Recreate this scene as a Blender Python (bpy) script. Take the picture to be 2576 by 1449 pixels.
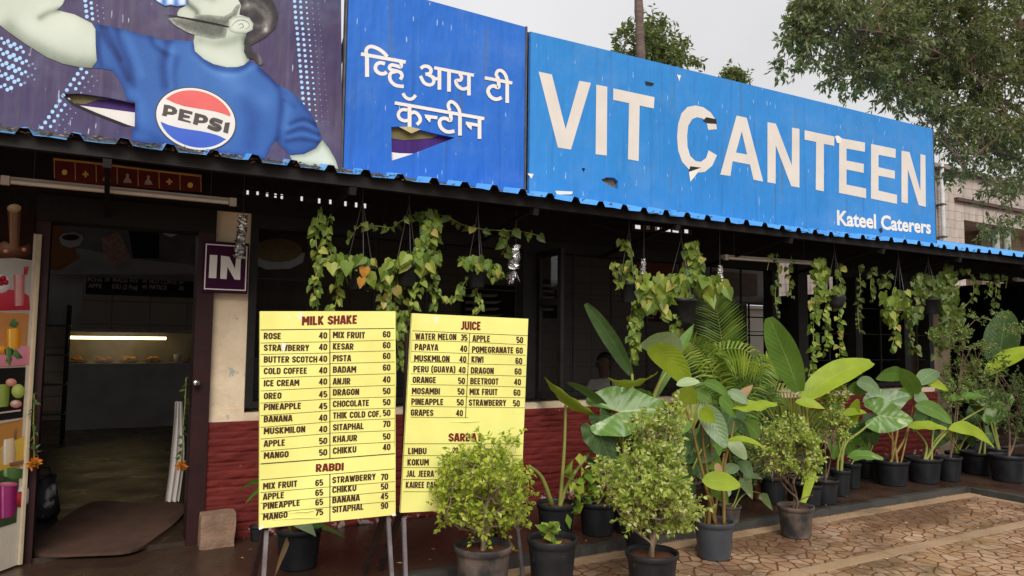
import bpy, math, random
from mathutils import Vector as V
R=math.radians
random.seed(7)
SC=bpy.context.scene
for _o in list(bpy.data.objects): bpy.data.objects.remove(_o)
COL=SC.collection

# ------------------------------------------------------------------ camera
F=1800.0; CX,CY=1288.0,724.5
CAM=V((0,-5.75,1.5))
_yaw,_pit,_rol=R(60.8),R(4.1),0.012
_f=V((math.cos(_yaw)*math.cos(_pit),math.sin(_yaw)*math.cos(_pit),math.sin(_pit)))
_r0=V((math.sin(_yaw),-math.cos(_yaw),0)); _u0=_r0.cross(_f)
_r=_r0*math.cos(_rol)+_u0*math.sin(_rol); _u=_u0*math.cos(_rol)-_r0*math.sin(_rol)
cd=bpy.data.cameras.new('camera'); cam=bpy.data.objects.new('camera',cd); COL.objects.link(cam)
cd.sensor_width=36; cd.lens=36*F/2576; cd.clip_end=600; cd.clip_start=.05
from mathutils import Matrix
M=Matrix(((_r.x,_u.x,-_f.x,CAM.x),(_r.y,_u.y,-_f.y,CAM.y),(_r.z,_u.z,-_f.z,CAM.z),(0,0,0,1)))
cam.matrix_world=M
SC.camera=cam

# ------------------------------------------------------------------ sky, sun, exposure
SUN_EL,SUN_AZ=R(41),R(203)      # azimuth clockwise from +Y: behind the camera, a little left
W=bpy.data.worlds.new("World"); SC.world=W; W.use_nodes=True
nt=W.node_tree; nt.nodes.clear()
sky=nt.nodes.new('ShaderNodeTexSky'); sky.sky_type='NISHITA'; sky.sun_disc=False
sky.sun_elevation=SUN_EL; sky.sun_rotation=SUN_AZ; sky.air_density=1.6; sky.dust_density=4.0
hs=nt.nodes.new('ShaderNodeHueSaturation'); hs.inputs['Saturation'].default_value=.10
tcw=nt.nodes.new('ShaderNodeTexCoord'); nz=nt.nodes.new('ShaderNodeTexNoise'); nz.inputs['Scale'].default_value=2.2; nz.inputs['Detail'].default_value=5
mr=nt.nodes.new('ShaderNodeMapRange'); mr.inputs[1].default_value=.3; mr.inputs[2].default_value=.7; mr.inputs[3].default_value=5.4; mr.inputs[4].default_value=6.6
mixs=nt.nodes.new('ShaderNodeMix'); mixs.data_type='RGBA'; mixs.inputs[0].default_value=.72
cl=nt.nodes.new('ShaderNodeVectorMath'); cl.operation='SCALE'; cl.inputs[0].default_value=(1.0,.995,1.01)
bg=nt.nodes.new('ShaderNodeBackground'); bg.inputs['Strength'].default_value=.112
out=nt.nodes.new('ShaderNodeOutputWorld')
lk=nt.links.new
spz=nt.nodes.new('ShaderNodeSeparateXYZ'); lk(tcw.outputs['Generated'],spz.inputs[0])
gz=nt.nodes.new('ShaderNodeMapRange'); gz.inputs[1].default_value=.1; gz.inputs[2].default_value=1; gz.inputs[3].default_value=1.0; gz.inputs[4].default_value=1.55; lk(spz.outputs[2],gz.inputs[0])
mg=nt.nodes.new('ShaderNodeMath'); mg.operation='MULTIPLY'; lk(mr.outputs[0],mg.inputs[0]); lk(gz.outputs[0],mg.inputs[1])
lk(sky.outputs[0],hs.inputs['Color']); lk(tcw.outputs['Generated'],nz.inputs['Vector']); lk(nz.outputs[0],mr.inputs[0]); lk(mg.outputs[0],cl.inputs['Scale'])
lk(hs.outputs[0],mixs.inputs[6]); lk(cl.outputs[0],mixs.inputs[7]); lk(mixs.outputs[2],bg.inputs[0]); lk(bg.outputs[0],out.inputs[0])
sd=bpy.data.lights.new('sun','SUN'); sd.energy=2.7; sd.angle=R(34); sd.color=(1,.96,.9)
sun=bpy.data.objects.new('sun',sd); COL.objects.link(sun)
_sv=V((math.sin(SUN_AZ)*math.cos(SUN_EL),math.cos(SUN_AZ)*math.cos(SUN_EL),math.sin(SUN_EL)))
sun.rotation_euler=_sv.to_track_quat('Z','Y').to_euler()
vs=SC.view_settings; vs.view_transform='Standard'; vs.look='None'; vs.gamma=1; vs.exposure=.22; vs.use_curve_mapping=False
SC.cycles.max_bounces=8; SC.cycles.transparent_max_bounces=12
try: SC.cycles.use_denoising=True
except Exception: pass

# ------------------------------------------------------------------ photo pixel (2576 x 1449 frame) -> point in the place
def ray(x,y): return _f+_r*((x-CX)/F)-_u*((y-CY)/F)
def PY(x,y,Y=0.0):
    d=ray(x,y); return CAM+d*((Y-CAM.y)/d.y)
def PG(x,y,z=0.0):
    d=ray(x,y); return CAM+d*((z-CAM.z)/d.z)
def depth(p): return (V(p)-CAM).dot(_f)
def mpx(p): return depth(p)/F          # metres per photo pixel at p
def proj(P):
    d=V(P)-CAM; return (CX+F*d.dot(_r)/d.dot(_f), CY-F*d.dot(_u)/d.dot(_f))
rnd=random.uniform

# ------------------------------------------------------------------ object helpers
def props(o,label=None,cat=None,group=None,kind=None):
    if label: o['label']=label
    if cat: o['category']=cat
    if group: o['group']=group
    if kind: o['kind']=kind
    return o
def thing(name,label,cat,loc=(0,0,0),group=None):
    o=bpy.data.objects.new(name,None); COL.objects.link(o); o.location=loc; o.empty_display_size=.1
    return props(o,label,cat,group)
def wloc(o):
    p=V((0,0,0))
    while o is not None: p+=V(o.location); o=o.parent
    return p
class MB:
    def __init__(s): s.v=[];s.f=[];s.uv=[];s.mi=[];s.m=0
    def add(s,vs,fs,uvs=None):
        n=len(s.v); s.v+= [tuple(p) for p in vs]
        for f in fs:
            s.f.append(tuple(n+i for i in f)); s.mi.append(s.m)
            s.uv.append([uvs[i] for i in f] if uvs else None)
        return s
    def box(s,x0,x1,y0,y1,z0,z1):
        vs=[(x,y,z) for z in (z0,z1) for y in (y0,y1) for x in (x0,x1)]
        return s.add(vs,[(0,2,3,1),(4,5,7,6),(0,1,5,4),(2,6,7,3),(0,4,6,2),(1,3,7,5)])
    def obox(s,p,q,w,h,up=(0,0,1)):          # bar from p to q of section w x h
        p=V(p);q=V(q);a=(q-p).normalized();u=V(up)
        if abs(a.dot(u))>.98:u=V((0,1,0))
        x=a.cross(u).normalized()*w/2; y=x.cross(a).normalized()*h/2
        vs=[p-x-y,p+x-y,p+x+y,p-x+y,q-x-y,q+x-y,q+x+y,q-x+y]
        return s.add(vs,[(3,2,1,0),(4,5,6,7),(0,1,5,4),(1,2,6,5),(2,3,7,6),(3,0,4,7)])
    def tube(s,pts,rad,n=6):
        pts=[V(p) for p in pts]; m=len(pts)
        if not hasattr(rad,'__len__'): rad=[rad]*m
        vs=[];fs=[];prev=None
        for i,p in enumerate(pts):
            a=(pts[min(i+1,m-1)]-pts[max(i-1,0)])
            a=a.normalized() if a.length>1e-9 else V((0,0,1))
            if prev is None:
                h=V((1,0,0)) if abs(a.x)<.8 else V((0,1,0)); x=a.cross(h).normalized()
            else: 
                x=prev-a*prev.dot(a); x=x.normalized() if x.length>1e-6 else a.orthogonal().normalized()
            prev=x; y=a.cross(x)
            for k in range(n):
                t=2*math.pi*k/n; vs.append(p+(x*math.cos(t)+y*math.sin(t))*rad[i])
        for i in range(m-1):
            for k in range(n):
                fs.append((i*n+k,i*n+(k+1)%n,(i+1)*n+(k+1)%n,(i+1)*n+k))
        fs.append(tuple(range(n-1,-1,-1))); fs.append(tuple((m-1)*n+k for k in range(n)))
        return s.add(vs,fs)
    def lathe(s,c,prof,n=24,sx=1,sy=1,capb=True,capt=False):
        c=V(c);vs=[];fs=[]
        for r,z in prof:
            for k in range(n):
                t=2*math.pi*k/n; vs.append((c.x+r*math.cos(t)*sx,c.y+r*math.sin(t)*sy,c.z+z))
        for i in range(len(prof)-1):
            for k in range(n): fs.append((i*n+k,i*n+(k+1)%n,(i+1)*n+(k+1)%n,(i+1)*n+k))
        if capb: fs.append(tuple(range(n-1,-1,-1)))
        if capt: fs.append(tuple((len(prof)-1)*n+k for k in range(n)))
        return s.add(vs,fs)
    def ball(s,c,rx,ry,rz,n=12,m=8,amp=0):
        c=V(c);vs=[];fs=[]
        for i in range(m+1):
            a=math.pi*i/m
            for k in range(n):
                t=2*math.pi*k/n; j=1+rnd(-amp,amp)
                vs.append((c.x+rx*math.sin(a)*math.cos(t)*j,c.y+ry*math.sin(a)*math.sin(t)*j,c.z-rz*math.cos(a)*j))
        for i in range(m):
            for k in range(n): fs.append((i*n+k,i*n+(k+1)%n,(i+1)*n+(k+1)%n,(i+1)*n+k))
        return s.add(vs,fs)
    def build(s,name,mat,parent=None,smooth=False):
        me=bpy.data.meshes.new(name); off=wloc(parent) if parent else V((0,0,0))
        me.from_pydata([tuple(V(p)-off) for p in s.v],[],s.f)
        for mm in (mat if isinstance(mat,(list,tuple)) else [mat]): me.materials.append(mm)
        if any(u for u in s.uv):
            ul=me.uv_layers.new(name='UVMap'); i=0
            for u,f in zip(s.uv,s.f):
                for k in range(len(f)):
                    ul.data[i].uv=u[k] if u else (0,0); i+=1
        for p,m in zip(me.polygons,s.mi):
            p.material_index=m; p.use_smooth=smooth
        me.update()
        o=bpy.data.objects.new(name,me); COL.objects.link(o)
        if parent: o.parent=parent
        return o

# flat filled outlines and lettering (always in a vertical plane Y = const)
def fill2d(loops):
    c=bpy.data.curves.new('outline','CURVE'); c.dimensions='2D'; c.fill_mode='BOTH'
    for lp in loops:
        sp=c.splines.new('POLY'); sp.points.add(len(lp)-1); sp.use_cyclic_u=True
        for p,q in zip(sp.points,lp): p.co=(q[0],q[1],0,1)
    return _curve_mesh(c)
def _curve_mesh(c):
    o=bpy.data.objects.new('outline',c); COL.objects.link(o)
    dg=bpy.context.evaluated_depsgraph_get(); dg.update()
    m=bpy.data.meshes.new_from_object(o.evaluated_get(dg))
    vs=[(v.co.x,v.co.y) for v in m.vertices]; fs=[tuple(p.vertices) for p in m.polygons]
    bpy.data.objects.remove(o); bpy.data.curves.remove(c); bpy.data.meshes.remove(m)
    return vs,fs
def facing(vs,f):     # order a face so that it looks towards -Y
    a=0
    for i in range(len(f)):
        p,q=vs[f[i]],vs[f[(i+1)%len(f)]]; a+=p[0]*q[1]-q[0]*p[1]
    return f if a>0 else tuple(reversed(f))
def flat(mb,loops,Y):                     # loops in (X,Z)
    vs,fs=fill2d(loops); fs=[facing(vs,f) for f in fs]
    mb.add([(x,Y,z) for x,z in vs],fs); return mb
def pxz(pts,Y): return [(p.x,p.z) for p in (PY(x,y,Y) for x,y in pts)]
def flatpx(mb,pts,Y,base=None,holes=()):
    b=Y if base is None else base
    return flat(mb,[pxz(pts,b)]+[pxz(h,b) for h in holes],Y)
def slab(mb,loops,Y0,Y1):                 # outline with thickness, front at Y0 (nearer the street)
    flat(mb,loops,Y0)
    vs,fs=fill2d(loops); mb.add([(x,Y1,z) for x,z in vs],[tuple(reversed(facing(vs,f))) for f in fs])
    for lp in loops:
        n=len(lp)
        mb.add([(x,Y0,z) for x,z in lp]+[(x,Y1,z) for x,z in lp],[(i,(i+1)%n,n+(i+1)%n,n+i) for i in range(n)])
    return mb
def smooth_line(pts,k=6):
    if len(pts)<3: return pts
    o=[];P=[pts[0]]+list(pts)+[pts[-1]]
    for i in range(1,len(P)-2):
        a,b,c,d=P[i-1],P[i],P[i+1],P[i+2]
        for j in range(k):
            t=j/k
            o.append(tuple(.5*((2*b[m])+(-a[m]+c[m])*t+(2*a[m]-5*b[m]+4*c[m]-d[m])*t*t+(-a[m]+3*b[m]-3*c[m]+d[m])*t**3) for m in range(len(b))))
    o.append(tuple(pts[-1])); return o
def ribbon(mb,pts,w,Y,base=None,smooth=True,taper=False):   # pen stroke through photo points
    if smooth: pts=smooth_line(pts)
    n=len(pts); L=[];Rr=[]
    for i,p in enumerate(pts):
        a=pts[max(i-1,0)];b=pts[min(i+1,n-1)]
        dx,dy=b[0]-a[0],b[1]-a[1];l=math.hypot(dx,dy) or 1
        ww=w*.5*(math.sin(math.pi*min(max(i/(n-1),.04),.96))**.5 if taper else 1)
        L.append((p[0]-dy/l*ww,p[1]+dx/l*ww));Rr.append((p[0]+dy/l*ww,p[1]-dx/l*ww))
    b=Y if base is None else base
    vs=[]
    for q in L+Rr:
        p=PY(q[0],q[1],b); vs.append((p.x,Y,p.z))
    fs=[(i,n+i,n+i+1,i+1) for i in range(n-1)]
    xz=[(v[0],v[2]) for v in vs]
    mb.add(vs,[facing(xz,f) for f in fs]); return mb
_tc={}
def text2d(s,bold=.022):
    k=(s,bold)
    if k not in _tc:
        c=bpy.data.curves.new('lettering','FONT'); c.body=s; c.size=1; c.offset=bold; c.resolution_u=3; c.dimensions='2D'; c.fill_mode='BOTH'
        _tc[k]=_curve_mesh(c)
    return _tc[k]
CAP=.70
def text_px(mb,s,x0,x1,yc,cap,Y,yc1=None,bold=.022,base=None):
    """lettering s from photo x0 to x1, centred on height yc (yc1 at the right end), capital height cap px, on plane Y"""
    vs,fs=text2d(s,bold); mn=min(v[0] for v in vs); mx=max(v[0] for v in vs)
    b=Y if base is None else base
    a=PY(x0,yc,b); e=PY(x1,yc if yc1 is None else yc1,b); h=PY(x0,yc-cap/2,b).z-PY(x0,yc+cap/2,b).z
    ze=a.z if yc1 is None else e.z
    o=[]
    for x,y in vs:
        t=(x-mn)/(mx-mn); o.append((a.x+(e.x-a.x)*t,Y,a.z+(ze-a.z)*t+(y-CAP*.5)/CAP*h))
    xz=[(p[0],p[2]) for p in o]
    mb.add(o,[facing(xz,f) for f in fs]); return mb


# condensed sign-painter's capitals drawn as pen strokes (cap height 1)
def _glyphs():
    l,r,b,t,c=.10,.42,.10,.90,.12; G={}
    ob=[(l+c,b),(r-c,b),(r,b+c),(r,t-c),(r-c,t),(l+c,t),(l,t-c),(l,b+c),(l+c,b),(l+c+.04,b)]
    C=[(r,.67),(r,t-c),(r-c,t),(l+c,t),(l,t-c),(l,b+c),(l+c,b),(r-c,b),(r,b+c),(r,.33)]
    st=[(l,0),(l,1)]; bowl=[(l,t),(r-c,t),(r,t-c),(r,.58),(r-c,.46),(l,.46)]
    G['O']=G['0']=(.52,[ob]); G['C']=(.52,[C]); G['G']=(.53,[C+[(r,.46),(.26,.46)]])
    G['S']=(.51,[[(r,.70),(r,t-c),(r-c,t),(l+c,t),(l,t-c),(l,.64),(l+.09,.54),(r-.09,.46),(r,.36),(r,b+c),(r-c,b),(l+c,b),(l,b+c),(l,.30)]])
    G['A']=(.54,[[(.075,0),(.23,1)],[(.465,0),(.31,1)],[(.20,.92),(.34,.92)],[(.14,.26),(.40,.26)]])
    G['B']=(.53,[st,[(l,t),(r-c,t),(r,t-c),(r,.63),(r-.09,.53),(l,.53)],[(r-.09,.53),(r+.01,.42),(r+.01,b+c),(r-c,b),(l,b)]])
    G['D']=(.53,[st,[(l,b),(r-c,b),(r,b+c),(r,t-c),(r-c,t),(l,t)]])
    G['E']=(.46,[st,[(l,t),(.41,t)],[(l,.51),(.37,.51)],[(l,b),(.41,b)]]); G['F']=(.44,[st,[(l,t),(.41,t)],[(l,.49),(.37,.49)]])
    G['H']=(.54,[st,[(.44,0),(.44,1)],[(l,.5),(.44,.5)]]); G['I']=(.20,[st]); G['J']=(.40,[[(.30,1),(.30,b+c),(.30-c,b),(.03,b)]])
    G['K']=(.53,[st,[(.16,.48),(.43,1)],[(.18,.52),(.45,0)]]); G['L']=(.43,[st,[(l,b),(.40,b)]])
    G['M']=(.66,[st,[(.56,0),(.56,1)],[(.13,.97),(.33,.34)],[(.53,.97),(.33,.34)]]); G['N']=(.54,[st,[(.44,0),(.44,1)],[(.13,.97),(.41,.03)]])
    G['P']=(.51,[st,bowl]); G['R']=(.53,[st,bowl,[(.25,.46),(.44,0)]]); G['Q']=(.52,[ob,[(.28,.25),(.46,-.05)]])
    G['T']=(.48,[[(.24,0),(.24,1)],[(.02,t),(.46,t)]]); G['U']=(.53,[[(l,1),(l,b+c),(l+c,b),(r-c,b),(r,b+c),(r,1)]])
    G['V']=(.52,[[(.08,1),(.25,0)],[(.44,1),(.27,0)]]); G['W']=(.74,[[(.08,1),(.21,0)],[(.37,.9),(.22,0)],[(.37,.9),(.52,0)],[(.66,1),(.53,0)]])
    G['X']=(.52,[[(.08,0),(.44,1)],[(.44,0),(.08,1)]]); G['Y']=(.50,[[(.07,1),(.25,.42)],[(.43,1),(.25,.42)],[(.25,0),(.25,.46)]]); G['Z']=(.48,[[(.05,t),(.43,t),(.08,b),(.44,b)]])
    G['1']=(.40,[[(.26,0),(.26,1)],[(.06,.76),(.24,.94)]]); G['2']=(.50,[[(l,.70),(l,t-c),(l+c,t),(r-c,t),(r,t-c),(r,.62),(l,.20),(l,b),(.43,b)]])
    G['3']=(.50,[[(l,t-.10),(l+c,t),(r-c,t),(r,t-c),(r,.62),(r-.1,.52),(.20,.52)],[(r-.1,.52),(r,.42),(r,b+c),(r-c,b),(l+c,b),(l,b+.12)]])
    G['4']=(.52,[[(.35,0),(.35,1)],[(.33,.95),(.09,.30),(.49,.30)]]); G['5']=(.50,[[(.42,t),(l,t),(l,.54),(r-c,.56),(r,.44),(r,b+c),(r-c,b),(l+c,b),(l,b+.12)]])
    G['6']=(.52,[[(r,.74),(r,t-c),(r-c,t),(l+c,t),(l,t-c),(l,b+c),(l+c,b),(r-c,b),(r,b+c),(r,.44),(r-c,.53),(l,.53)]]); G['7']=(.46,[[(.03,t),(.40,t),(.18,0)]])
    G['8']=(.52,[[(l+c,b),(r-c,b),(r,b+c),(r,.42),(l,.60),(l,t-c),(l+c,t),(r-c,t),(r,t-c),(r,.60),(l,.42),(l,b+c),(l+c,b)]]); G['9']=(.52,[[(l,.26),(l,b+c),(l+c,b),(r-c,b),(r,b+c),(r,t-c),(r-c,t),(l+c,t),(l,t-c),(l,.56),(l+c,.47),(r,.47)]])
    G['(']=(.30,[[(.26,1.1),(.10,.85),(.10,.15),(.26,-.1)]]); G[')']=(.30,[[(.04,1.1),(.20,.85),(.20,.15),(.04,-.1)]]); G['.']=(.20,[[(.10,0),(.10,.2)]]); G[' ']=(.26,[])
    return G
GL=_glyphs()
def strokes_px(mb,s,x0,x1,yc,cap,Y,yc1=None,th=.20,base=None):
    b=Y if base is None else base; adv=0; segs=[]
    for ch in s:
        w,ss=GL[ch]; segs+=[[(x+adv,y) for x,y in q] for q in ss]; adv+=w+.045
    adv-=.045
    a=PY(x0,yc,b); e=PY(x1,yc if yc1 is None else yc1,b); h=PY(x0,yc-cap/2,b).z-PY(x0,yc+cap/2,b).z; ze=a.z if yc1 is None else e.z
    def put(x,y,k): t=x/adv; return (a.x+(e.x-a.x)*t,Y-.00005*k,a.z+(ze-a.z)*t+(y-.5)*h)
    for k,q in enumerate(segs):
        n=len(q); L=[];Rr=[]
        for i,p in enumerate(q):
            d0=V((q[i][0]-q[i-1][0],q[i][1]-q[i-1][1])).normalized() if i else None
            d1=V((q[i+1][0]-q[i][0],q[i+1][1]-q[i][1])).normalized() if i<n-1 else None
            d=(d0+d1).normalized() if d0 and d1 else (d0 or d1); m=1/max(.5,(d.dot(d1) if d0 and d1 else 1))
            L.append((p[0]-d.y*th/2*m,p[1]+d.x*th/2*m)); Rr.append((p[0]+d.y*th/2*m,p[1]-d.x*th/2*m))
        vs=[put(x,y,k%6) for x,y in L+Rr]; xz=[(v[0],v[2]) for v in vs]
        mb.add(vs,[facing(xz,(i,i+1,n+i+1,n+i)) for i in range(n-1)])
    return mb

# ------------------------------------------------------------------ materials
def _new(name):
    m=bpy.data.materials.new(name); m.use_nodes=True; n=m.node_tree; n.nodes.clear()
    o=n.nodes.new('ShaderNodeOutputMaterial'); b=n.nodes.new('ShaderNodeBsdfPrincipled'); n.links.new(b.outputs[0],o.inputs[0])
    return m,n,b,o
def c4(c): return (c[0],c[1],c[2],1)
def nd(n,t,**k):
    x=n.nodes.new(t)
    for a,v in k.items(): setattr(x,a,v)
    return x
def coords(n,scale=(1,1,1),kind='Object'):
    t=nd(n,'ShaderNodeTexCoord'); mp=nd(n,'ShaderNodeMapping'); mp.inputs['Scale'].default_value=scale
    n.links.new(t.outputs[kind],mp.inputs[0]); return mp.outputs[0]
def noise(n,vec,scale,detail=4,rough=.55):
    x=nd(n,'ShaderNodeTexNoise'); x.inputs['Scale'].default_value=scale; x.inputs['Detail'].default_value=detail; x.inputs['Roughness'].default_value=rough
    n.links.new(vec,x.inputs['Vector']); return x.outputs['Fac']
def ramp(n,fac,stops):
    r=nd(n,'ShaderNodeValToRGB'); e=r.color_ramp.elements
    e[0].position=stops[0][0]; e[0].color=c4(stops[0][1]); e[1].position=stops[-1][0]; e[1].color=c4(stops[-1][1])
    for p,c in stops[1:-1]:
        q=e.new(p); q.color=c4(c)
    n.links.new(fac,r.inputs[0]); return r.outputs[0]
def mixc(n,fac,a,b,mode='MIX'):
    x=nd(n,'ShaderNodeMix',data_type='RGBA',blend_type=mode)
    for s,v in ((0,fac),(6,a),(7,b)):
        if isinstance(v,(int,float)): x.inputs[s].default_value=v
        elif isinstance(v,(tuple,list)): x.inputs[s].default_value=c4(v)
        else: n.links.new(v,x.inputs[s])
    return x.outputs[2]
def math_(n,op,a,b=None,c=None):
    x=nd(n,'ShaderNodeMath',operation=op)
    for i,v in enumerate((a,b,c)):
        if v is None: continue
        if isinstance(v,(int,float)): x.inputs[i].default_value=v
        else: n.links.new(v,x.inputs[i])
    return x.outputs[0]
def bump(n,b,h,strength=.3,dist=.01):
    x=nd(n,'ShaderNodeBump'); x.inputs['Strength'].default_value=strength; x.inputs['Distance'].default_value=dist
    n.links.new(h,x.inputs['Height']); n.links.new(x.outputs[0],b.inputs['Normal'])
def mat(name,c1,c2=None,scale=6,rough=.6,bmp=0,bscale=40,metal=0,stretch=(1,1,1),lo=.3,hi=.7,spec=.22,specks=None):
    m,n,b,o=_new(name); c2=c2 or tuple(x*.75 for x in c1)
    v=coords(n,stretch); col=ramp(n,noise(n,v,scale),[(lo,c1),(hi,c2)])
    if specks:
        c,th,sc=specks; f=noise(n,coords(n),sc,6,.7); col=mixc(n,ramp(n,f,[(th,(0,0,0)),(th+.03,(1,1,1))]),col,c)
    n.links.new(col,b.inputs['Base Color']); b.inputs['Roughness'].default_value=rough; b.inputs['Metallic'].default_value=metal
    b.inputs['Specular IOR Level'].default_value=spec
    if bmp: bump(n,b,noise(n,coords(n),bscale,5),bmp,.01)
    return m
def leafmat(name,stops,rough=.45,trans=.3,veins=0,vein_col=None,blotch=None,spec=.28):
    m,n,b,o=_new(name)
    g=nd(n,'ShaderNodeNewGeometry'); col=ramp(n,g.outputs['Random Per Island'],stops)
    col=mixc(n,math_(n,'MULTIPLY',noise(n,coords(n),14,3),.5),col,tuple(x*.55 for x in stops[0][1]))
    if blotch:
        f=ramp(n,noise(n,coords(n),blotch[1],4,.6),[(blotch[2],(0,0,0)),(blotch[2]+.08,(1,1,1))]); col=mixc(n,f,col,blotch[0])
    if veins:
        t=nd(n,'ShaderNodeTexCoord'); sp=nd(n,'ShaderNodeSeparateXYZ'); n.links.new(t.outputs['UV'],sp.inputs[0])
        s=math_(n,'ABSOLUTE',math_(n,'SUBTRACT',sp.outputs[1],.5))
        ph=math_(n,'SUBTRACT',sp.outputs[0],math_(n,'MULTIPLY',s,.45))
        w=math_(n,'PINGPONG',math_(n,'MULTIPLY',ph,veins),.5)
        line=math_(n,'LESS_THAN',w,.05); mid=math_(n,'LESS_THAN',s,.020)
        vv=math_(n,'MAXIMUM',math_(n,'MULTIPLY',line,.42),mid)
        col=mixc(n,math_(n,'MULTIPLY',vv,.7),col,vein_col or (.25,.36,.1))
        bump(n,b,w,.22,.012)
        big=noise(n,coords(n),3.2,4,.6); col=mixc(n,math_(n,'MULTIPLY',ramp(n,big,[(.42,(0,0,0)),(.66,(1,1,1))]),.45),col,tuple(x*.5 for x in stops[0][1]))
        ed=math_(n,'MAXIMUM',math_(n,'MULTIPLY',s,2.0),sp.outputs[0]); ed=math_(n,'ADD',ed,math_(n,'MULTIPLY',math_(n,'SUBTRACT',noise(n,coords(n),8,5,.7),.5),.42))
        col=mixc(n,math_(n,'MULTIPLY',ramp(n,ed,[(.99,(0,0,0)),(1.04,(1,1,1))]) if False else math_(n,'GREATER_THAN',ed,1.035),.8),col,(.22,.13,.045))
        dust=noise(n,coords(n),22,5,.7); col=mixc(n,math_(n,'MULTIPLY',ramp(n,dust,[(.56,(0,0,0)),(.75,(1,1,1))]),.22),col,(.35,.31,.22))
    n.links.new(col,b.inputs['Base Color']); b.inputs['Roughness'].default_value=rough; b.inputs['Specular IOR Level'].default_value=spec
    tr=nd(n,'ShaderNodeBsdfTranslucent'); n.links.new(mixc(n,.5,col,(.45,.6,.08),'MIX'),tr.inputs[0])
    mx=nd(n,'ShaderNodeMixShader'); mx.inputs[0].default_value=trans
    n.links.new(b.outputs[0],mx.inputs[1]); n.links.new(tr.outputs[0],mx.inputs[2]); n.links.new(mx.outputs[0],o.inputs[0])
    return m
def glow(name,c,s):
    m=bpy.data.materials.new(name); m.use_nodes=True; n=m.node_tree; n.nodes.clear()
    o=n.nodes.new('ShaderNodeOutputMaterial'); e=n.nodes.new('ShaderNodeEmission'); e.inputs[0].default_value=c4(c); e.inputs[1].default_value=s
    n.links.new(e.outputs[0],o.inputs[0]); return m
def vinyl(name,c1,c2,streak=(.35,.42,.55)):
    """weathered printed vinyl: rain streaks, faded patches, grime, wrinkles and scuffs"""
    m,n,b,o=_new(name)
    col=ramp(n,noise(n,coords(n),.9,4),[(.3,c1),(.7,c2)])
    st=noise(n,coords(n,(9,1,.35)),2.2,5,.6)
    col=mixc(n,math_(n,'MULTIPLY',ramp(n,st,[(.52,(0,0,0)),(.78,(1,1,1))]),.38),col,streak)
    d2=noise(n,coords(n,(5,1,.3)),3.1,5,.6)
    col=mixc(n,math_(n,'MULTIPLY',ramp(n,d2,[(.55,(0,0,0)),(.75,(1,1,1))]),.45),col,tuple(x*.40+.01 for x in c1))
    fade=noise(n,coords(n,(1,1,1.4)),1.7,5,.7)
    col=mixc(n,math_(n,'MULTIPLY',ramp(n,fade,[(.5,(0,0,0)),(.72,(1,1,1))]),.18),col,(.20,.30,.44))
    gr=noise(n,coords(n,(7,1,.5)),1.1,4,.6)
    col=mixc(n,math_(n,'MULTIPLY',ramp(n,gr,[(.63,(0,0,0)),(.72,(1,1,1))]),.35),col,(.10,.13,.09))
    sc=noise(n,coords(n,(14,1,2.2)),3.3,3,.4)
    col=mixc(n,math_(n,'MULTIPLY',ramp(n,sc,[(.70,(0,0,0)),(.73,(1,1,1))]),.6),col,(.55,.62,.70))
    n.links.new(col,b.inputs['Base Color']); b.inputs['Roughness'].default_value=.5; b.inputs['Specular IOR Level'].default_value=.22
    h=math_(n,'ADD',noise(n,coords(n,(1,1,.5)),2.5,3),math_(n,'MULTIPLY',noise(n,coords(n,(3,1,1.2)),3.0,2),.35))
    bump(n,b,h,.55,.05)
    return m
def tonemat(name,stops,grain=.16,gs=55,rough=.55):
    """printed picture: tones of one ink scale carried by the print itself, with print grain"""
    m,n,b,o=_new(name); at=nd(n,'ShaderNodeAttribute'); at.attribute_name='print_tone'
    f=math_(n,'ADD',at.outputs['Fac'],math_(n,'MULTIPLY',math_(n,'SUBTRACT',noise(n,coords(n),gs,4,.7),.5),grain))
    f=math_(n,'ADD',f,math_(n,'MULTIPLY',math_(n,'SUBTRACT',noise(n,coords(n,(1.5,1,.6)),4,4,.6),.5),.25))
    n.links.new(ramp(n,f,stops),b.inputs['Base Color']); b.inputs['Roughness'].default_value=rough; b.inputs['Specular IOR Level'].default_value=.2
    return m
def _seg(p,a,b):
    dx,dy=b[0]-a[0],b[1]-a[1]; l=dx*dx+dy*dy or 1e-9; t=max(0,min(1,((p[0]-a[0])*dx+(p[1]-a[1])*dy)/l)); return math.hypot(p[0]-a[0]-t*dx,p[1]-a[1]-t*dy)
def _inside(p,P):
    c=False
    for i in range(len(P)):
        a,b=P[i-1],P[i]
        if (a[1]>p[1])!=(b[1]>p[1]) and p[0]<(b[0]-a[0])*(p[1]-a[1])/(b[1]-a[1])+a[0]: c=not c
    return c
from mathutils.geometry import delaunay_2d_cdt
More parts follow.
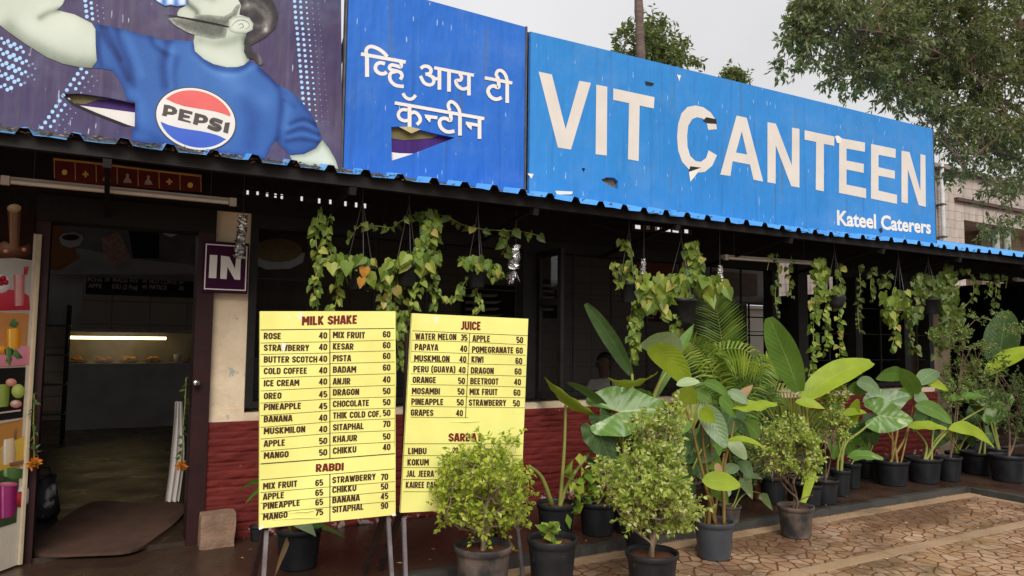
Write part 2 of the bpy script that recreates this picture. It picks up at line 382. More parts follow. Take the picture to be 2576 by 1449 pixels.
def tonal(name,m,outer,mapf,shade,step,parent,front):
    """a printed shape with tones: shade(x,y,edge distance,u,v) -> 0..1 in photo pixels"""
    P=[tuple(p) for p in outer]; n=len(P); L=sum(math.hypot(P[i][0]-P[i-1][0],P[i][1]-P[i-1][1]) for i in range(n))
    Q=[]
    for i in range(n):
        a,b=P[i],P[(i+1)%n]; k=max(1,int(math.hypot(b[0]-a[0],b[1]-a[1])/step))
        Q+=[(a[0]+(b[0]-a[0])*j/k,a[1]+(b[1]-a[1])*j/k) for j in range(k)]
    xs=[p[0] for p in P]; ys=[p[1] for p in P]; x0,x1,y0,y1=min(xs),max(xs),min(ys),max(ys)
    I=[]; y=y0+step*.5; r=0
    while y<y1:
        x=x0+step*(.5 if r%2 else .0)
        while x<x1:
            if _inside((x,y),P) and min(_seg((x,y),P[i-1],P[i]) for i in range(n))>step*.35: I.append((x,y))
            x+=step
        y+=step*.87; r+=1
    vs,_,fs,_,_,_=delaunay_2d_cdt([V(p) for p in Q+I],[(i,(i+1)%len(Q)) for i in range(len(Q))],[],1,1e-5)
    tn=[]
    for v in vs:
        d=min(_seg((v.x,v.y),P[i-1],P[i]) for i in range(n)); tn.append(max(0,min(1,shade(v.x,v.y,d,(v.x-x0)/(x1-x0),(v.y-y0)/(y1-y0)))))
    W=[V(mapf(v.x,v.y)) for v in vs]; F=[]
    for f in fs:
        nn=(W[f[1]]-W[f[0]]).cross(W[f[2]]-W[f[0]]); F.append(tuple(f) if nn.dot(front)>0 else tuple(reversed(f)))
    mb=MB(); mb.add(W,F); o=mb.build(name,m,parent); at=o.data.attributes.new('print_tone','FLOAT','POINT')
    for i,t in enumerate(tn): at.data[i].value=t
    return o
def glass(name,fac=.14,tint=(.9,.95,.95)):
    m=bpy.data.materials.new(name); m.use_nodes=True; n=m.node_tree; n.nodes.clear()
    o=n.nodes.new('ShaderNodeOutputMaterial'); t=n.nodes.new('ShaderNodeBsdfTransparent'); t.inputs[0].default_value=c4(tint)
    g=n.nodes.new('ShaderNodeBsdfGlossy'); g.inputs['Roughness'].default_value=.08; x=n.nodes.new('ShaderNodeMixShader'); x.inputs[0].default_value=fac
    n.links.new(t.outputs[0],x.inputs[1]); n.links.new(g.outputs[0],x.inputs[2]); n.links.new(x.outputs[0],o.inputs[0]); return m

mCream=mat('cream_plaster',(.72,.58,.41),(.52,.40,.27),4,.85,.6,26,specks=((.36,.37,.33),.60,7))
mMaroon=mat('maroon_paint',(.026,.006,.006),(.016,.005,.005),9,.6,.2,30,specks=((.5,.45,.42),.70,26))
mBlackWood=mat('black_wood',(.007,.006,.006),(.012,.010,.009),9,.6,.2,40)
mGrimeShade=mat('grimy_shade_board',(.010,.007,.006),(.006,.005,.0045),5,.75,.3,20,stretch=(8,1,.6))  # grimy board; deep shade under the roof is put into its near-black colour
mRoof=mat('blue_sheet',(.08,.30,.64),(.12,.38,.74),3,.38,.08,20,specks=((.34,.36,.36),.66,14),spec=.5)
mRoofUnder=mat('shaded_underside',(.010,.009,.009),(.006,.006,.006),4,.7)
mSteel=mat('dull_steel',(.10,.10,.10),(.06,.055,.05),8,.5,metal=.3)
mWhite=mat('white_print',(.70,.67,.63),(.62,.59,.55),3,.6,specks=((.62,.55,.45),.70,18))
mTile=mat('interior_tile',(.32,.27,.2),(.24,.2,.15),3,.5)
mPot=mat('black_plastic',(.009,.0095,.011),(.020,.021,.023),7,.42,.1,30,specks=((.10,.09,.085),.66,22))
mPotDusty=mat('dusty_plastic',(.025,.024,.024),(.14,.105,.085),4,.55,.15,30,lo=.40,hi=.62)
mSoil=mat('red_soil',(.10,.035,.018),(.05,.02,.012),20,.95,.8,60)
mBark=mat('bark',(.15,.095,.06),(.08,.05,.035),14,.85,.6,40)
mTwig=mat('pale_twig',(.26,.19,.12),(.17,.12,.075),14,.8,.3,60)
mStem=mat('green_stem',(.16,.20,.04),(.22,.20,.05),10,.45)
mStemRed=mat('cane_stem',(.21,.14,.035),(.12,.075,.022),12,.5)
mYellow=mat('yellow_vinyl',(.79,.77,.25),(.64,.61,.17),1.9,.42,.45,3.5,specks=((.72,.70,.46),.66,7),spec=.35)
mInk=mat('brown_ink',(.045,.018,.010),(.06,.025,.014),9,.55)
mInkRed=mat('maroon_ink',(.16,.014,.012),(.12,.012,.010),9,.55)
mPurple=mat('purple_panel',(.040,.005,.028),(.030,.004,.020),5,.6,spec=.08)
mGrey=mat('grey_metal',(.19,.17,.18),(.10,.08,.08),9,.45,metal=.2,specks=((.15,.07,.04),.64,16))
mRust=mat('rusty_bar',(.035,.018,.013),(.02,.012,.01),14,.75,.3,50)
mTube=mat('tube_white',(.60,.56,.50),(.48,.44,.38),6,.4)
mFoil=mat('foil',(.75,.75,.76),(.35,.34,.33),38,.22,.8,60,metal=.9)

# ================================================================== SETTING
def crazy_paving():
    m,n,b,o=_new('crazy_paving')
    v=coords(n); w=noise(n,v,1.3,2); 
    cm=nd(n,'ShaderNodeVectorMath',operation='SCALE'); 
    nn=nd(n,'ShaderNodeTexNoise'); nn.inputs['Scale'].default_value=2.0; nn.inputs['Detail'].default_value=2; n.links.new(v,nn.inputs['Vector'])
    n.links.new(nn.outputs['Color'],cm.inputs[0]); cm.inputs['Scale'].default_value=.16
    ad=nd(n,'ShaderNodeVectorMath',operation='ADD'); n.links.new(v,ad.inputs[0]); n.links.new(cm.outputs[0],ad.inputs[1])
    def vor(feature):
        x=nd(n,'ShaderNodeTexVoronoi',voronoi_dimensions='2D',feature=feature); x.inputs['Scale'].default_value=9.6; x.inputs['Randomness'].default_value=1; n.links.new(ad.outputs[0],x.inputs['Vector']); return x
    e=vor('DISTANCE_TO_EDGE'); c=vor('F1')
    sp=nd(n,'ShaderNodeSeparateColor'); n.links.new(c.outputs['Color'],sp.inputs[0])
    col=ramp(n,sp.outputs[0],[(0,(.42,.21,.10)),(.3,(.53,.355,.235)),(.55,(.46,.265,.15)),(.8,(.58,.41,.29)),(1,(.36,.17,.085))])
    fine=noise(n,v,26,6,.7); col=mixc(n,math_(n,'MULTIPLY',fine,.55),col,(.22,.13,.075))
    ew=math_(n,'ADD',e.outputs['Distance'],math_(n,'MULTIPLY',math_(n,'SUBTRACT',noise(n,v,17,3),.5),.075))
    gr=ramp(n,ew,[(.045,(1,1,1)),(.085,(0,0,0))])
    col=mixc(n,gr,col,(.13,.050,.026))
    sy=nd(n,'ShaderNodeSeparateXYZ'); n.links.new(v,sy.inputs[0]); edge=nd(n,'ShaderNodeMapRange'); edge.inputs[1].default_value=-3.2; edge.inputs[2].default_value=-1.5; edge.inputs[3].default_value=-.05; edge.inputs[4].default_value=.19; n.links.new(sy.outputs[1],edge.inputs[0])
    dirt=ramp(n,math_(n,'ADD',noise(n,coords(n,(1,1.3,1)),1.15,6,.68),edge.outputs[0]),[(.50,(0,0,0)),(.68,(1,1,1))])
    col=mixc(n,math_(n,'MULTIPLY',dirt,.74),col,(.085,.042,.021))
    n.links.new(col,b.inputs['Base Color'])
    wet=ramp(n,noise(n,v,1.7,3),[(.42,(.07,.07,.07)),(.66,(.42,.42,.42))])
    n.links.new(wet,b.inputs['Roughness'])
    bump(n,b,mixc(n,gr,mixc(n,.8,fine,(.9,.9,.9)),(0,0,0)),.45,.012)
    return m
mPave=crazy_paving()
def slabmat(name,c1,c2,stain,rlo=.25,rhi=.6):
    m,n,b,o=_new(name); v=coords(n)
    col=ramp(n,noise(n,v,2.2,6,.65),[(.3,c1),(.7,c2)])
    col=mixc(n,math_(n,'MULTIPLY',ramp(n,noise(n,v,.9,5,.7),[(.5,(0,0,0)),(.65,(1,1,1))]),.7),col,stain)
    col=mixc(n,math_(n,'MULTIPLY',noise(n,v,55,4,.7),.4),col,tuple(x*.4 for x in c1))
    n.links.new(col,b.inputs['Base Color']); n.links.new(ramp(n,noise(n,v,1.4,3),[(.4,(rlo,)*3),(.6,(rhi,)*3)]),b.inputs['Roughness'])
    bump(n,b,noise(n,v,30,6,.7),.35,.01); return m
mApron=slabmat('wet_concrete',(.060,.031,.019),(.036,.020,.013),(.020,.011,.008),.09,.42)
mStrip=slabmat('stone_strip',(.40,.27,.16),(.33,.21,.12),(.16,.10,.06))
mCurb=slabmat('mossy_edge',(.045,.040,.032),(.022,.020,.017),(.011,.011,.009),.4,.8)
mEarth=slabmat('far_ground',(.20,.13,.08),(.15,.10,.065),(.10,.07,.05),.6,.9)

def sheet(name,x0,x1,y0,y1,z,m,kind='structure'):
    o=MB().add([(x0,y0,z),(x1,y0,z),(x1,y1,z),(x0,y1,z)],[(0,1,2,3)]).build(name,m); return props(o,kind=kind)
sheet('ground',-300,300,-300,300,-.10,mEarth)
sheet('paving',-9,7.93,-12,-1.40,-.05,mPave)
a=MB()
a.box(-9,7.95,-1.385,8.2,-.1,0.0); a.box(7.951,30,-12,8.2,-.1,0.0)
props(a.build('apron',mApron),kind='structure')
a=MB()                                                  # worn mossy lip along the slab's edge, slightly uneven
def lip(p,q,n):
    vs=[];d=(V(q)-V(p));nrm=V((d.y,-d.x,0)).normalized()
    for i in range(n+1):
        c=V(p)+d*i/n; w=.016+rnd(-.010,.010); h=rnd(.002,.012)
        vs+=[c+nrm*(w+.008)+V((0,0,-.055)),c+nrm*w+V((0,0,h)),c-nrm*.045+V((0,0,h)),c-nrm*.055+V((0,0,-.01))]
    a.add(vs,[(i*4+k,i*4+k+4,i*4+k+5,i*4+k+1) for i in range(n) for k in range(3)])
lip((-9,-1.385,0),(7.99,-1.385,0),240); lip((7.951,-1.36,0),(7.951,-12,0),120)
props(a.build('kerb',mCurb),kind='structure')
a=MB()
for (x0,x1,y0,y1) in [(-9,7.93,-1.56,-1.44),(-9,7.79,-2.44,-2.33),(7.80,7.89,-12,-1.57)]:
    L=x0 if y1-y0<1 else y0
    if y1-y0<1:
        x=x0
        while x<x1:
            e=min(x+rnd(.7,1.2),x1); a.box(x+.004,e-.004,y0+rnd(-.004,.004),y1,-.1,-.046+rnd(-.0005,.001)); x=e
    else: a.box(x0,x1,y0,y1,-.1,-.0455)
props(a.build('stone_border',mStrip),kind='structure')

# ================================================================== CANTEEN BUILDING
bld=thing('canteen_building','long low canteen with red stone base, cream sill, open windows and blue sheet roof','building',(0,0,0))
XL,XP,XR,YB=-3.2,9.8,17.3,9.0
TAN=math.tan(R(14.6)); EY,EZ=-1.2,2.562
def roofz(y): return EZ+(y-EY)*TAN
# corrugated roof
def corrugated(mb,dz,wob):
    pitch=.236; X=[];Z=[]
    k=0; x=XL-.6
    while x<XR+2.5:
        for dx,z in ((0,0),(.022,.040),(.062,.040),(.084,0),(.16,0)):
            X.append(x+dx);Z.append(z)
        x+=pitch
    ys=[EY,EY+.05,EY+.5,1.2,YB+.3]
    random.seed(3); wobs=[rnd(-wob,wob) for _ in X]; sag=[.012*math.sin(q*.9)+.006*math.sin(q*2.7+1) for q in X]; drop=[rnd(-.02,.015) for _ in X]
    for i in range(1,len(X)):          # one sheet of five ribs shares its overhang
        if (i//20)!=((i-1)//20): d=rnd(-.025,.025)
        else: d=drop[i-1]
        drop[i]=d
    vs=[]
    for j,y in enumerate(ys):
        for i in range(len(X)):
            e=1 if j<2 else 0
            yy=y+(drop[i] if j<2 else 0)
            vs.append((X[i],yy,roofz(yy)+Z[i]+dz+(wobs[i]+sag[i])*e))
    n=len(X)
    mb.add(vs,[(j*n+i,j*n+i+1,(j+1)*n+i+1,(j+1)*n+i) for j in range(len(ys)-1) for i in range(n-1)])
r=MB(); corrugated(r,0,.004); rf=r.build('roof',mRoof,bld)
r=MB(); corrugated(r,-.004,.004); r.build('roof_shaded_underside',mRoofUnder,rf)  # near-black copy of the blue sheet: underside shade painted as colour, no separate layer
r=MB()
for y in (EY+.10,EY+.62,-.12): r.box(XL-.5,XR+2,y-.025,y+.025,roofz(y)-.085,roofz(y)-.012)
for x in [XL+.3+i*1.42 for i in range(13)]:
    r.obox((x,EY+.06,roofz(EY+.06)-.11),(x,0,roofz(0)-.11),.045,.05)
    r.obox((x,EY+.2,roofz(EY+.2)-.13),(x,-.02,2.32),.03,.03)
r.build('roof_frame',mBlackWood,rf)
# upper front board, walls
a=MB()
ft=roofz(-.03)-.03
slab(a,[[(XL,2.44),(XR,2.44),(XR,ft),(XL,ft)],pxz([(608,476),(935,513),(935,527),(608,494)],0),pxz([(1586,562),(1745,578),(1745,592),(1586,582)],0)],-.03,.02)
a.build('fascia_board',mGrimeShade,bld)
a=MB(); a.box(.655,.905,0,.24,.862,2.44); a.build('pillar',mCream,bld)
a=MB(); a.box(XL,-.47,0,.22,0,2.44); a.build('wall',mGrimeShade,bld)  # near-black colour stands in for shade on this wall
a=MB(); a.box(XP,XP+.42,.0,.3,0,2.44); a.build('pillar',mat('brown_plaster',(.20,.145,.10),(.14,.10,.07),4,.8,.4,30),bld)
a=MB()
n=60; vs=[]                                            # sill with a chipped front edge
for i in range(n+1):
    x=.905+(XP-.905)*i/n; vs+=[(x,-.015+rnd(-.004,.004),.862),(x,-.02+rnd(-.006,.006),.915+rnd(-.006,.006)),(x,.25,.955)]
a.add(vs,[(i*3+k,i*3+k+3,i*3+k+4,i*3+k+1) for i in range(n) for k in range(2)])
a.box(.655,.9049,-.012,.2,.862,.955)
a.build('sill',mCream,bld)
# red painted coursed stone
def stone_base():
    from mathutils import noise as N
    mb=MB(); nx,nz=420,100; x0,x1,z1=.657,XP,.862; vs=[]
    H=[0];
    random.seed(11)
    while H[-1]<z1: H.append(H[-1]+rnd(.046,.078))
    for j in range(nz+1):
        z=z1*j/nz
        for i in range(nx+1):
            x=x0+(x1-x0)*i/nx
            zz=z+.012*N.noise(V((x*1.6,z*3,2)))
            d=min(abs(zz-h) for h in H); k=sum(1 for h in H if h<zz)
            jx=(x+.17*math.sin(k*5.1))%(.34+.05*math.sin(k*3.3)); dj=min(jx,.03)
            y=-.045-.008*min(1,d/.010)*min(1,dj/.012)-.009*N.noise(V((x*2.3,k*7.3,0)))-.008*N.noise(V((x*9,z*26,5)))-.005*N.noise(V((x*25,z*40,1)))
            vs.append((x,y,z))
    mb.add(vs,[(j*(nx+1)+i,j*(nx+1)+i+1,(j+1)*(nx+1)+i+1,(j+1)*(nx+1)+i) for j in range(nz) for i in range(nx)])
    mb.box(x0,x1,-.03,.24,0,z1)
    m,nn,b,o=_new('red_painted_stone'); v=coords(nn)
    col=ramp(nn,noise(nn,coords(nn,(1,1,3)),4,5),[(.3,(.165,.020,.015)),(.7,(.10,.013,.010))])
    z=nd(nn,'ShaderNodeSeparateXYZ'); nn.links.new(v,z.inputs[0])
    low=nd(nn,'ShaderNodeMapRange'); low.inputs[1].default_value=.22; low.inputs[2].default_value=.02; nn.links.new(z.outputs[2],low.inputs[0])
    f=math_(nn,'ADD',noise(nn,v,11,6,.65),math_(nn,'MULTIPLY',low.outputs[0],.14))
    col=mixc(nn,ramp(nn,f,[(.68,(0,0,0)),(.71,(1,1,1))]),col,(.42,.34,.30))
    col=mixc(nn,math_(nn,'MULTIPLY',noise(nn,v,35,5,.7),.5),col,(.05,.012,.012))
    nn.links.new(col,b.inputs['Base Color']); b.inputs['Roughness'].default_value=.7; b.inputs['Specular IOR Level'].default_value=.15
    bump(nn,b,noise(nn,coords(nn,(1,1,2)),45,5,.7),.5,.008)
    return mb.build('stone_base',m,bld,True)
stone_base()
# door frame
fr=MB(); fr.box(.535,.653,-.07,.16,0,2.2595); f2=MB(); f2.box(-.47,-.385,-.03,.16,0,2.2595); f2.build('door_frame',mMaroon,bld); 
lt_=MB(); lt_.box(-.47,.653,-.06,.155,2.26,2.438); lt_.build('lintel',mGrimeShade,bld)  # lintel coloured near-black to carry the shade over the door
dfr=fr.build('door_frame',mMaroon,bld)
k=PY(491,962,-.07); kn=MB(); kn.lathe((0,0,0),[(.012,0)],8); kn=MB()
kn.ball((k.x,k.y-.05,k.z),.026,.022,.026,14,10); kn.tube([(k.x,k.y+.004,k.z),(k.x,k.y-.04,k.z)],[.022,.011],12)
kn.build('door_knob',mat('chrome',(.55,.55,.56),(.4,.4,.4),5,.25,metal=1),dfr,True)
# window posts and grilles: four bays
def px2x(x,Y=0.0): return PY(x,850,Y).x
posts=[(612,640),(1312,1346),(1941,1957),(2006,2030),(2150,2166),(2272,2287)]
P=[(px2x(a),px2x(b)) for a,b in posts]+[(XP-.10,XP-.002)]
bays=[(0,1),(1,2),(3,4),(4,5),(5,6)]
for i,j in bays:
    x0,x1=P[i][1],P[j][0]
    w=MB()
    w.box(P[i][0] if i!=0 else .9055,x0,-.025+.001*i,.11,.956,2.439); 
    if (i,j) in ((1,2),(5,6)): w.box(x1,P[j][1],-.024,.11,.956,2.439)
    w.box(x0+.001,x1-.001,-.022,.10,2.33,2.438); w.box(x0+.001,x1-.001,-.022,.10,.957,1.005)
    wf=w.build('window',mBlackWood,bld)
    g=MB(); nb=max(2,int((x1-x0)/.40))
    for q in range(1,nb):
        xx=x0+(x1-x0)*q/nb; g.tube([(xx,.03,1.006),(xx,.03,2.329)],.013,5)
    for zz in (1.29,1.62,1.95): g.obox((x0+.001,.048,zz),(x1-.001,.048,zz),.022,.010)
    g.build('grille',mBlackWood,wf)
# open casement sash
hx=px2x(1346)+.01; fp=PY(1413,1017,-.42); sd_=V((fp.x-hx,fp.y+.03,0)); Ls=sd_.length; sd_.normalize()
def sash(name,org,d,L,z0,z1):
    s=MB(); O=V(org)
    def bar(u0,u1,za,zb): 
        p=O+d*((u0+u1)/2); s.obox(p+V((0,0,za)),p+V((0,0,zb)),abs(u1-u0),.035,up=d.cross(V((0,0,1))))
    bar(0,.055,z0,z1); bar(L-.055,L,z0,z1)
    for zz in (z0+.03,(z0+z1)/2+.2,z1-.03): s.obox(O+d*.056+V((0,0,zz)),O+d*(L-.056)+V((0,0,zz)),.032,.06)
    o=s.build('casement',mBlackWood,bld)
    g=MB(); nrm=d.cross(V((0,0,1)))
    a_,b_=O+d*.05,O+d*(L-.05)
    g.add([a_+V((0,0,z0+.05)),b_+V((0,0,z0+.05)),b_+V((0,0,z1-.05)),a_+V((0,0,z1-.05))],[(0,1,2,3)])
    g.build('pane',mGlass,o)
mGlass=glass('dusty_glass',.10,(.75,.74,.70))
sash('casement',(hx,-.03,0),sd_,Ls,.965,2.32)
# inside: floor, walls, back wall with high vents and a far window
a=MB(); a.box(XL,XR,0.001,YB,-.05,.02); 
mInFloor=slabmat('canteen_floor',(.036,.021,.013),(.022,.014,.010),(.014,.009,.007),.25,.5)
a.build('floor',mInFloor,bld)
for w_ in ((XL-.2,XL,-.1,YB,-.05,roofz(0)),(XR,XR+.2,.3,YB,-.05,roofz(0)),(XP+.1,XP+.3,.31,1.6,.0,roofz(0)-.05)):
    a=MB(); a.box(*w_); a.build('side_wall',mGrimeShade,bld)
def tilemat():
    m,n,b,o=_new('back_wall_tile'); v=coords(n)
    br=nd(n,'ShaderNodeTexBrick'); br.offset=0; br.inputs['Scale'].default_value=1; br.inputs['Brick Width'].default_value=.62; br.inputs['Row Height'].default_value=.42; br.inputs['Mortar Size'].default_value=.012
    br.inputs['Color1'].default_value=(.19,.148,.11,1); br.inputs['Color2'].default_value=(.15,.118,.088,1); br.inputs['Mortar'].default_value=(.06,.045,.035,1)
    sp=nd(n,'ShaderNodeSeparateXYZ'); n.links.new(v,sp.inputs[0]); cb=nd(n,'ShaderNodeCombineXYZ'); n.links.new(sp.outputs[0],cb.inputs[0]); n.links.new(sp.outputs[2],cb.inputs[1]); n.links.new(cb.outputs[0],br.inputs['Vector'])
    n.links.new(mixc(n,math_(n,'MULTIPLY',noise(n,v,3,5),.6),br.outputs[0],(.16,.12,.09)),b.inputs['Base Color']); b.inputs['Roughness'].default_value=.4; return m
zt=roofz(YB)-.05
holes=[]
def hpx(x0,y0,x1,y1): 
    p=PY(x0,y1,YB);q=PY(x1,y0,YB); return [(p.x,p.z),(q.x,p.z),(q.x,q.z),(p.x,q.z)]
for x,y in [(620,483),(645,484),(669,488),(690,491),(706,494),(756,499),(800,505),(828,507),(866,512),(893,515),(915,518)]: holes.append(hpx(x,y-6,x+6,y+6))
for x,y,w in [(1598,571,13),(1626,573,9),(1648,575,11),(1664,577,23),(1692,580,15),(1722,582,9)]: holes.append(hpx(x,y-4,x+w,y+4))
wh=hpx(1880,766,1940,902); holes.append(wh)
a=MB(); flat(a,[[(XL,.02),(XR,.02),(XR,zt),(XL,zt)]]+holes,YB)
bw=a.build('back_wall',tilemat(),bld)
a=MB(); x0,z0,x1,z1=wh[0][0],wh[0][1],wh[2][0],wh[2][1]
for zz in (z0+.02,z0+(z1-z0)*.42,z0+(z1-z0)*.75,z1-.02): a.obox((x0,YB-.02,zz),(x1,YB-.02,zz),.04,.035)
for xx in (x0+.02,x0+(x1-x0)*.63,x1-.02): a.obox((xx,YB-.06,z0),(xx,YB-.06,z1),.05,.03)
a.build('back_window',mBlackWood,bld)
# low garden wall seen through the far window
g=MB(); g.box(14,24,11.0,11.3,-.1,2.6); g.box(14,24,10.9,11.4,2.6,2.7)
props(g.build('boundary_wall',mat('pink_wash',(.55,.42,.36),(.40,.42,.33),2,.8,.3,20)),'pale pink yard wall glimpsed through the far back window of the canteen','wall')
# stone block at the foot of the door post, mat
g=MB(); p=PG(489,1361,0)
from mathutils import noise as NZ
def rough_block(mb,x0,x1,y0,y1,z0,z1,amp,n=8):
    def pt(x,y,z): 
        d=NZ.noise_vector(V((x*9,y*9,z*9)))*amp; return (x+d.x,y+d.y,z+max(d.z,-.001))
    for ax in range(6):
        vs=[]
        for i in range(n+1):
            for j in range(n+1):
                s,t=i/n,j/n
                q=[(x0+(x1-x0)*s,y0,z0+(z1-z0)*t),(x1-(x1-x0)*s,y1,z0+(z1-z0)*t),(x0,y1-(y1-y0)*s,z0+(z1-z0)*t),(x1,y0+(y1-y0)*s,z0+(z1-z0)*t),(x0+(x1-x0)*s,y0+(y1-y0)*t,z1),(x0+(x1-x0)*s,y1-(y1-y0)*t,z0)][ax]
                vs.append(pt(*q))
        mb.add(vs,[(i*(n+1)+j,(i+1)*(n+1)+j,(i+1)*(n+1)+j+1,i*(n+1)+j+1) for i in range(n) for j in range(n)])
rough_block(g,.615,.845,-.22,-.075,.0,.235,.012)
props(g.build('stone_block',mat('rough_granite',(.25,.155,.10),(.15,.095,.065),9,.9,.8,40)),'rough brown stone block standing at the foot of the doorway post','stone block')
def ground_slab(name,pts,z0,th,m,lab,cat,curl=None):
    P2=[PG(x,y,z0) for x,y in smooth_line(pts+[pts[0]],4)[:-1]]
    n=len(P2); mb=MB(); c=sum((V(p) for p in P2),V((0,0,0)))/n
    vs=[];K=6
    for k in range(K+1):
        for p in P2:
            q=c+(p-c)*(k/K); e=(k/K)**6
            vs.append((q.x,q.y,z0+th+.006*NZ.noise(V((q.x*5,q.y*5,0)))+(curl(q)*e if curl else 0)))
    fs=[(k*n+i,k*n+(i+1)%n,(k+1)*n+(i+1)%n,(k+1)*n+i) for k in range(1,K) for i in range(n)]
    fs+=[tuple(n+i for i in range(n))]
    base=len(vs); vs+=[(p.x,p.y,z0) for p in P2]
    fs+=[(K*n+i,K*n+(i+1)%n,base+(i+1)%n,base+i) for i in range(n)]
    mb.add(vs,fs); return props(mb.build(name,m,None,False),lab,cat)
ground_slab('door_mat',[(70,1384),(100,1401),(226,1399),(330,1391),(391,1358),(457,1304),(455,1272),(330,1270),(236,1268),(155,1312)],.022,.012,
    mat('coir_mat',(.085,.042,.028),(.055,.03,.02),7,.95,.7,120,specks=((.15,.09,.06),.68,40)),'worn brown door mat lying across the canteen threshold','mat',curl=lambda q:.008)

# ================================================================== BILLBOARDS ABOVE THE ROOF
YS=-.97; L1=YS-.0015
def Z1(*p): return [(x*.33511,y*.33511) for x,y in p]
def Z2(*p): return [(856.1+x*.33511,y*.33511) for x,y in p]
def Z3(*p): return [(1712.2+x*.3353,y*.3353) for x,y in p]
def ZH(*p): return [(894.4+x*.1807,95.8+y*.1807) for x,y in p]
def ZP(*p): return [(370.6+x*.1323,204.5+y*.1323) for x,y in p]
def flatm(name,m,parts,Y,parent):
    mb=MB()
    for q in parts:
        if q and isinstance(q[0][0],(list,tuple)): flatpx(mb,q[0],Y,YS,q[1:])
        else: flatpx(mb,q,Y,YS)
    return mb.build(name,m,parent)
mNight=vinyl('dusky_print',(.036,.025,.082),(.092,.070,.125),(.15,.13,.20))
mShirt=mat('shirt_print',(.030,.095,.34),(.085,.21,.52),3.0,.6,stretch=(2.2,1,.8),lo=.36,hi=.66)
mShirtDark=mat('shirt_fold_print',(.022,.055,.19),(.026,.07,.23),4,.55)
mSkin=mat('pale_skin_print',(.64,.69,.60),(.42,.47,.40),2.6,.6,lo=.38,hi=.68)
mSkinDark=mat('skin_line_print',(.22,.23,.19),(.30,.31,.26),5,.55)
mBeard=mat('beard_print',(.13,.14,.12),(.26,.28,.25),46,.6)
mHair=mat('hair_print',(.045,.042,.045),(.11,.105,.10),16,.6,stretch=(2.5,1,.5))
mDot=mat('pale_blue_print',(.36,.56,.80),(.30,.48,.76),8,.55)
mDotDim=mat('dim_dot_print',(.17,.19,.36),(.22,.26,.46),8,.55)
mRed=mat('coral_print',(.66,.13,.12),(.56,.10,.10),4,.5)
mRoyal=mat('royal_print',(.035,.085,.40),(.05,.115,.46),4,.5)
mCharcoal=mat('charcoal_print',(.060,.050,.045),(.085,.072,.066),8,.55)
mVio=mat('violet_vinyl',(.055,.016,.16),(.035,.010,.09),3,.5,stretch=(6,1,.5))
mOlive=mat('olive_vinyl',(.16,.135,.05),(.11,.09,.035),4,.6)
mDkGap=mat('dark_gap',(.015,.012,.012),(.03,.025,.02),5,.8)
mCan=mat('can_print',(.18,.30,.60),(.55,.62,.70),9,.4)
def frame_behind(root,x0,x1,z0,z1):
    f=MB()
    for z in (z0+.06,(z0+z1)/2,z1-.05): f.obox((x0+.03,YS+.085,z),(x1-.03,YS+.085,z),.03,.04)
    n=max(2,int((x1-x0)/1.2))
    for i in range(n+1):
        x=x0+.05+(x1-x0-.1)*i/n
        f.obox((x,YS+.12,z0-.02),(x,YS+.12,z1-.02),.035,.03)
        f.obox((x,YS+.13,z1-.25),(x,YS+1.05,roofz(YS+1.05)+.03),.03,.03)
    f.build('support_frame',mRust,root)
TOPL=PY(858,-25,YS).z
# ---- the drinks billboard
pb=thing('drink_billboard','faded purple billboard of a man in a blue shirt drinking, left of the blue signs','billboard',(-.2,YS,2.64))
xl=-2.3; b0=PY(0,318,YS); b1=PY(861,426,YS)
outer=[(xl,b0.z),(b1.x,b1.z),(PY(858,-25,YS).x,TOPL),(xl,TOPL)]
tear=pxz(Z1((460,705),(600,702),(800,730),(1015,775),(1012,950),(960,940),(720,850),(560,780)),YS)
m=MB(); slab(m,[outer,tear],YS,YS+.03); m.build('panel',mNight,pb)
m=MB(); m.box(xl,b1.x-.01,YS-.012,YS+.034,b0.z-.03,b0.z-.002); m.box(b1.x-.012,b1.x-.001,YS-.008,YS+.034,b0.z-.03,TOPL)
m.build('edge_strip',mSteel,pb)
m=MB(); slab(m,[[(p.x,p.z) for p in (PY(135,215,YS),PY(350,215,YS),PY(350,335,YS),PY(135,335,YS))]],YS+.036,YS+.04); bk=m.build('torn_backing',mVio,pb)
flatm('torn_lining',mOlive,[Z1((380,690),(1060,690),(1060,745),(870,735),(740,735),(640,770),(520,760))],YS+.033,bk)
flatm('torn_lining',mWhite,[Z1((560,775),(760,800),(1060,840),(1060,980),(900,980))],YS+.033,bk)
flatm('torn_flap',mDkGap,[Z1((452,700),(560,775),(720,845),(960,938),(1000,950),(930,948),(700,860),(540,788))],L1-.001,pb)
# halftone dots: big bright ones and small dim ones in separate parts
dots=[];dim=[]
def disc(cx,cy,r,k=10): return [(cx+r*math.cos(2*math.pi*i/k),cy+r*1.0*math.sin(2*math.pi*i/k)) for i in range(k)]
random.seed(5)
for row in range(23):                                    # right column
    for c in range(5):
        x=2205+c*44+row*1.6+(30 if row<5 else 44)*row/23.; y=10+row*40.5+c*4
        if y<925: (dots if c<3 else dim).append(disc(x+6,y,[13,12,8,5.5,4][c]*(1 if y<760 else .75)))
for row in range(14):                                    # left fan
    for c in range(7):
        x=-30+c*48-row*3+(22 if row%2 else 0); y=185+row*41+c*22-(6 if row%2 else 0)
        if y<235+max(0,x)*.75 or x<-10 or y>735-c*22: continue
        r=19-abs(x-90)*.055-abs(y-480)*.014
        if r>4: (dots if r>12 else dim).append(disc(x,y,r))
for row in range(12):                                    # lower diagonal
    for c in range(4):
        x=610-row*27+c*40; y=515+row*40.5+c*30
        if y<990 and not (455+ (y-700)*1.5<x<1015 and 700<y<950): (dots if c<2 else dim).append(disc(x,y,[15,13,8,6][c]))
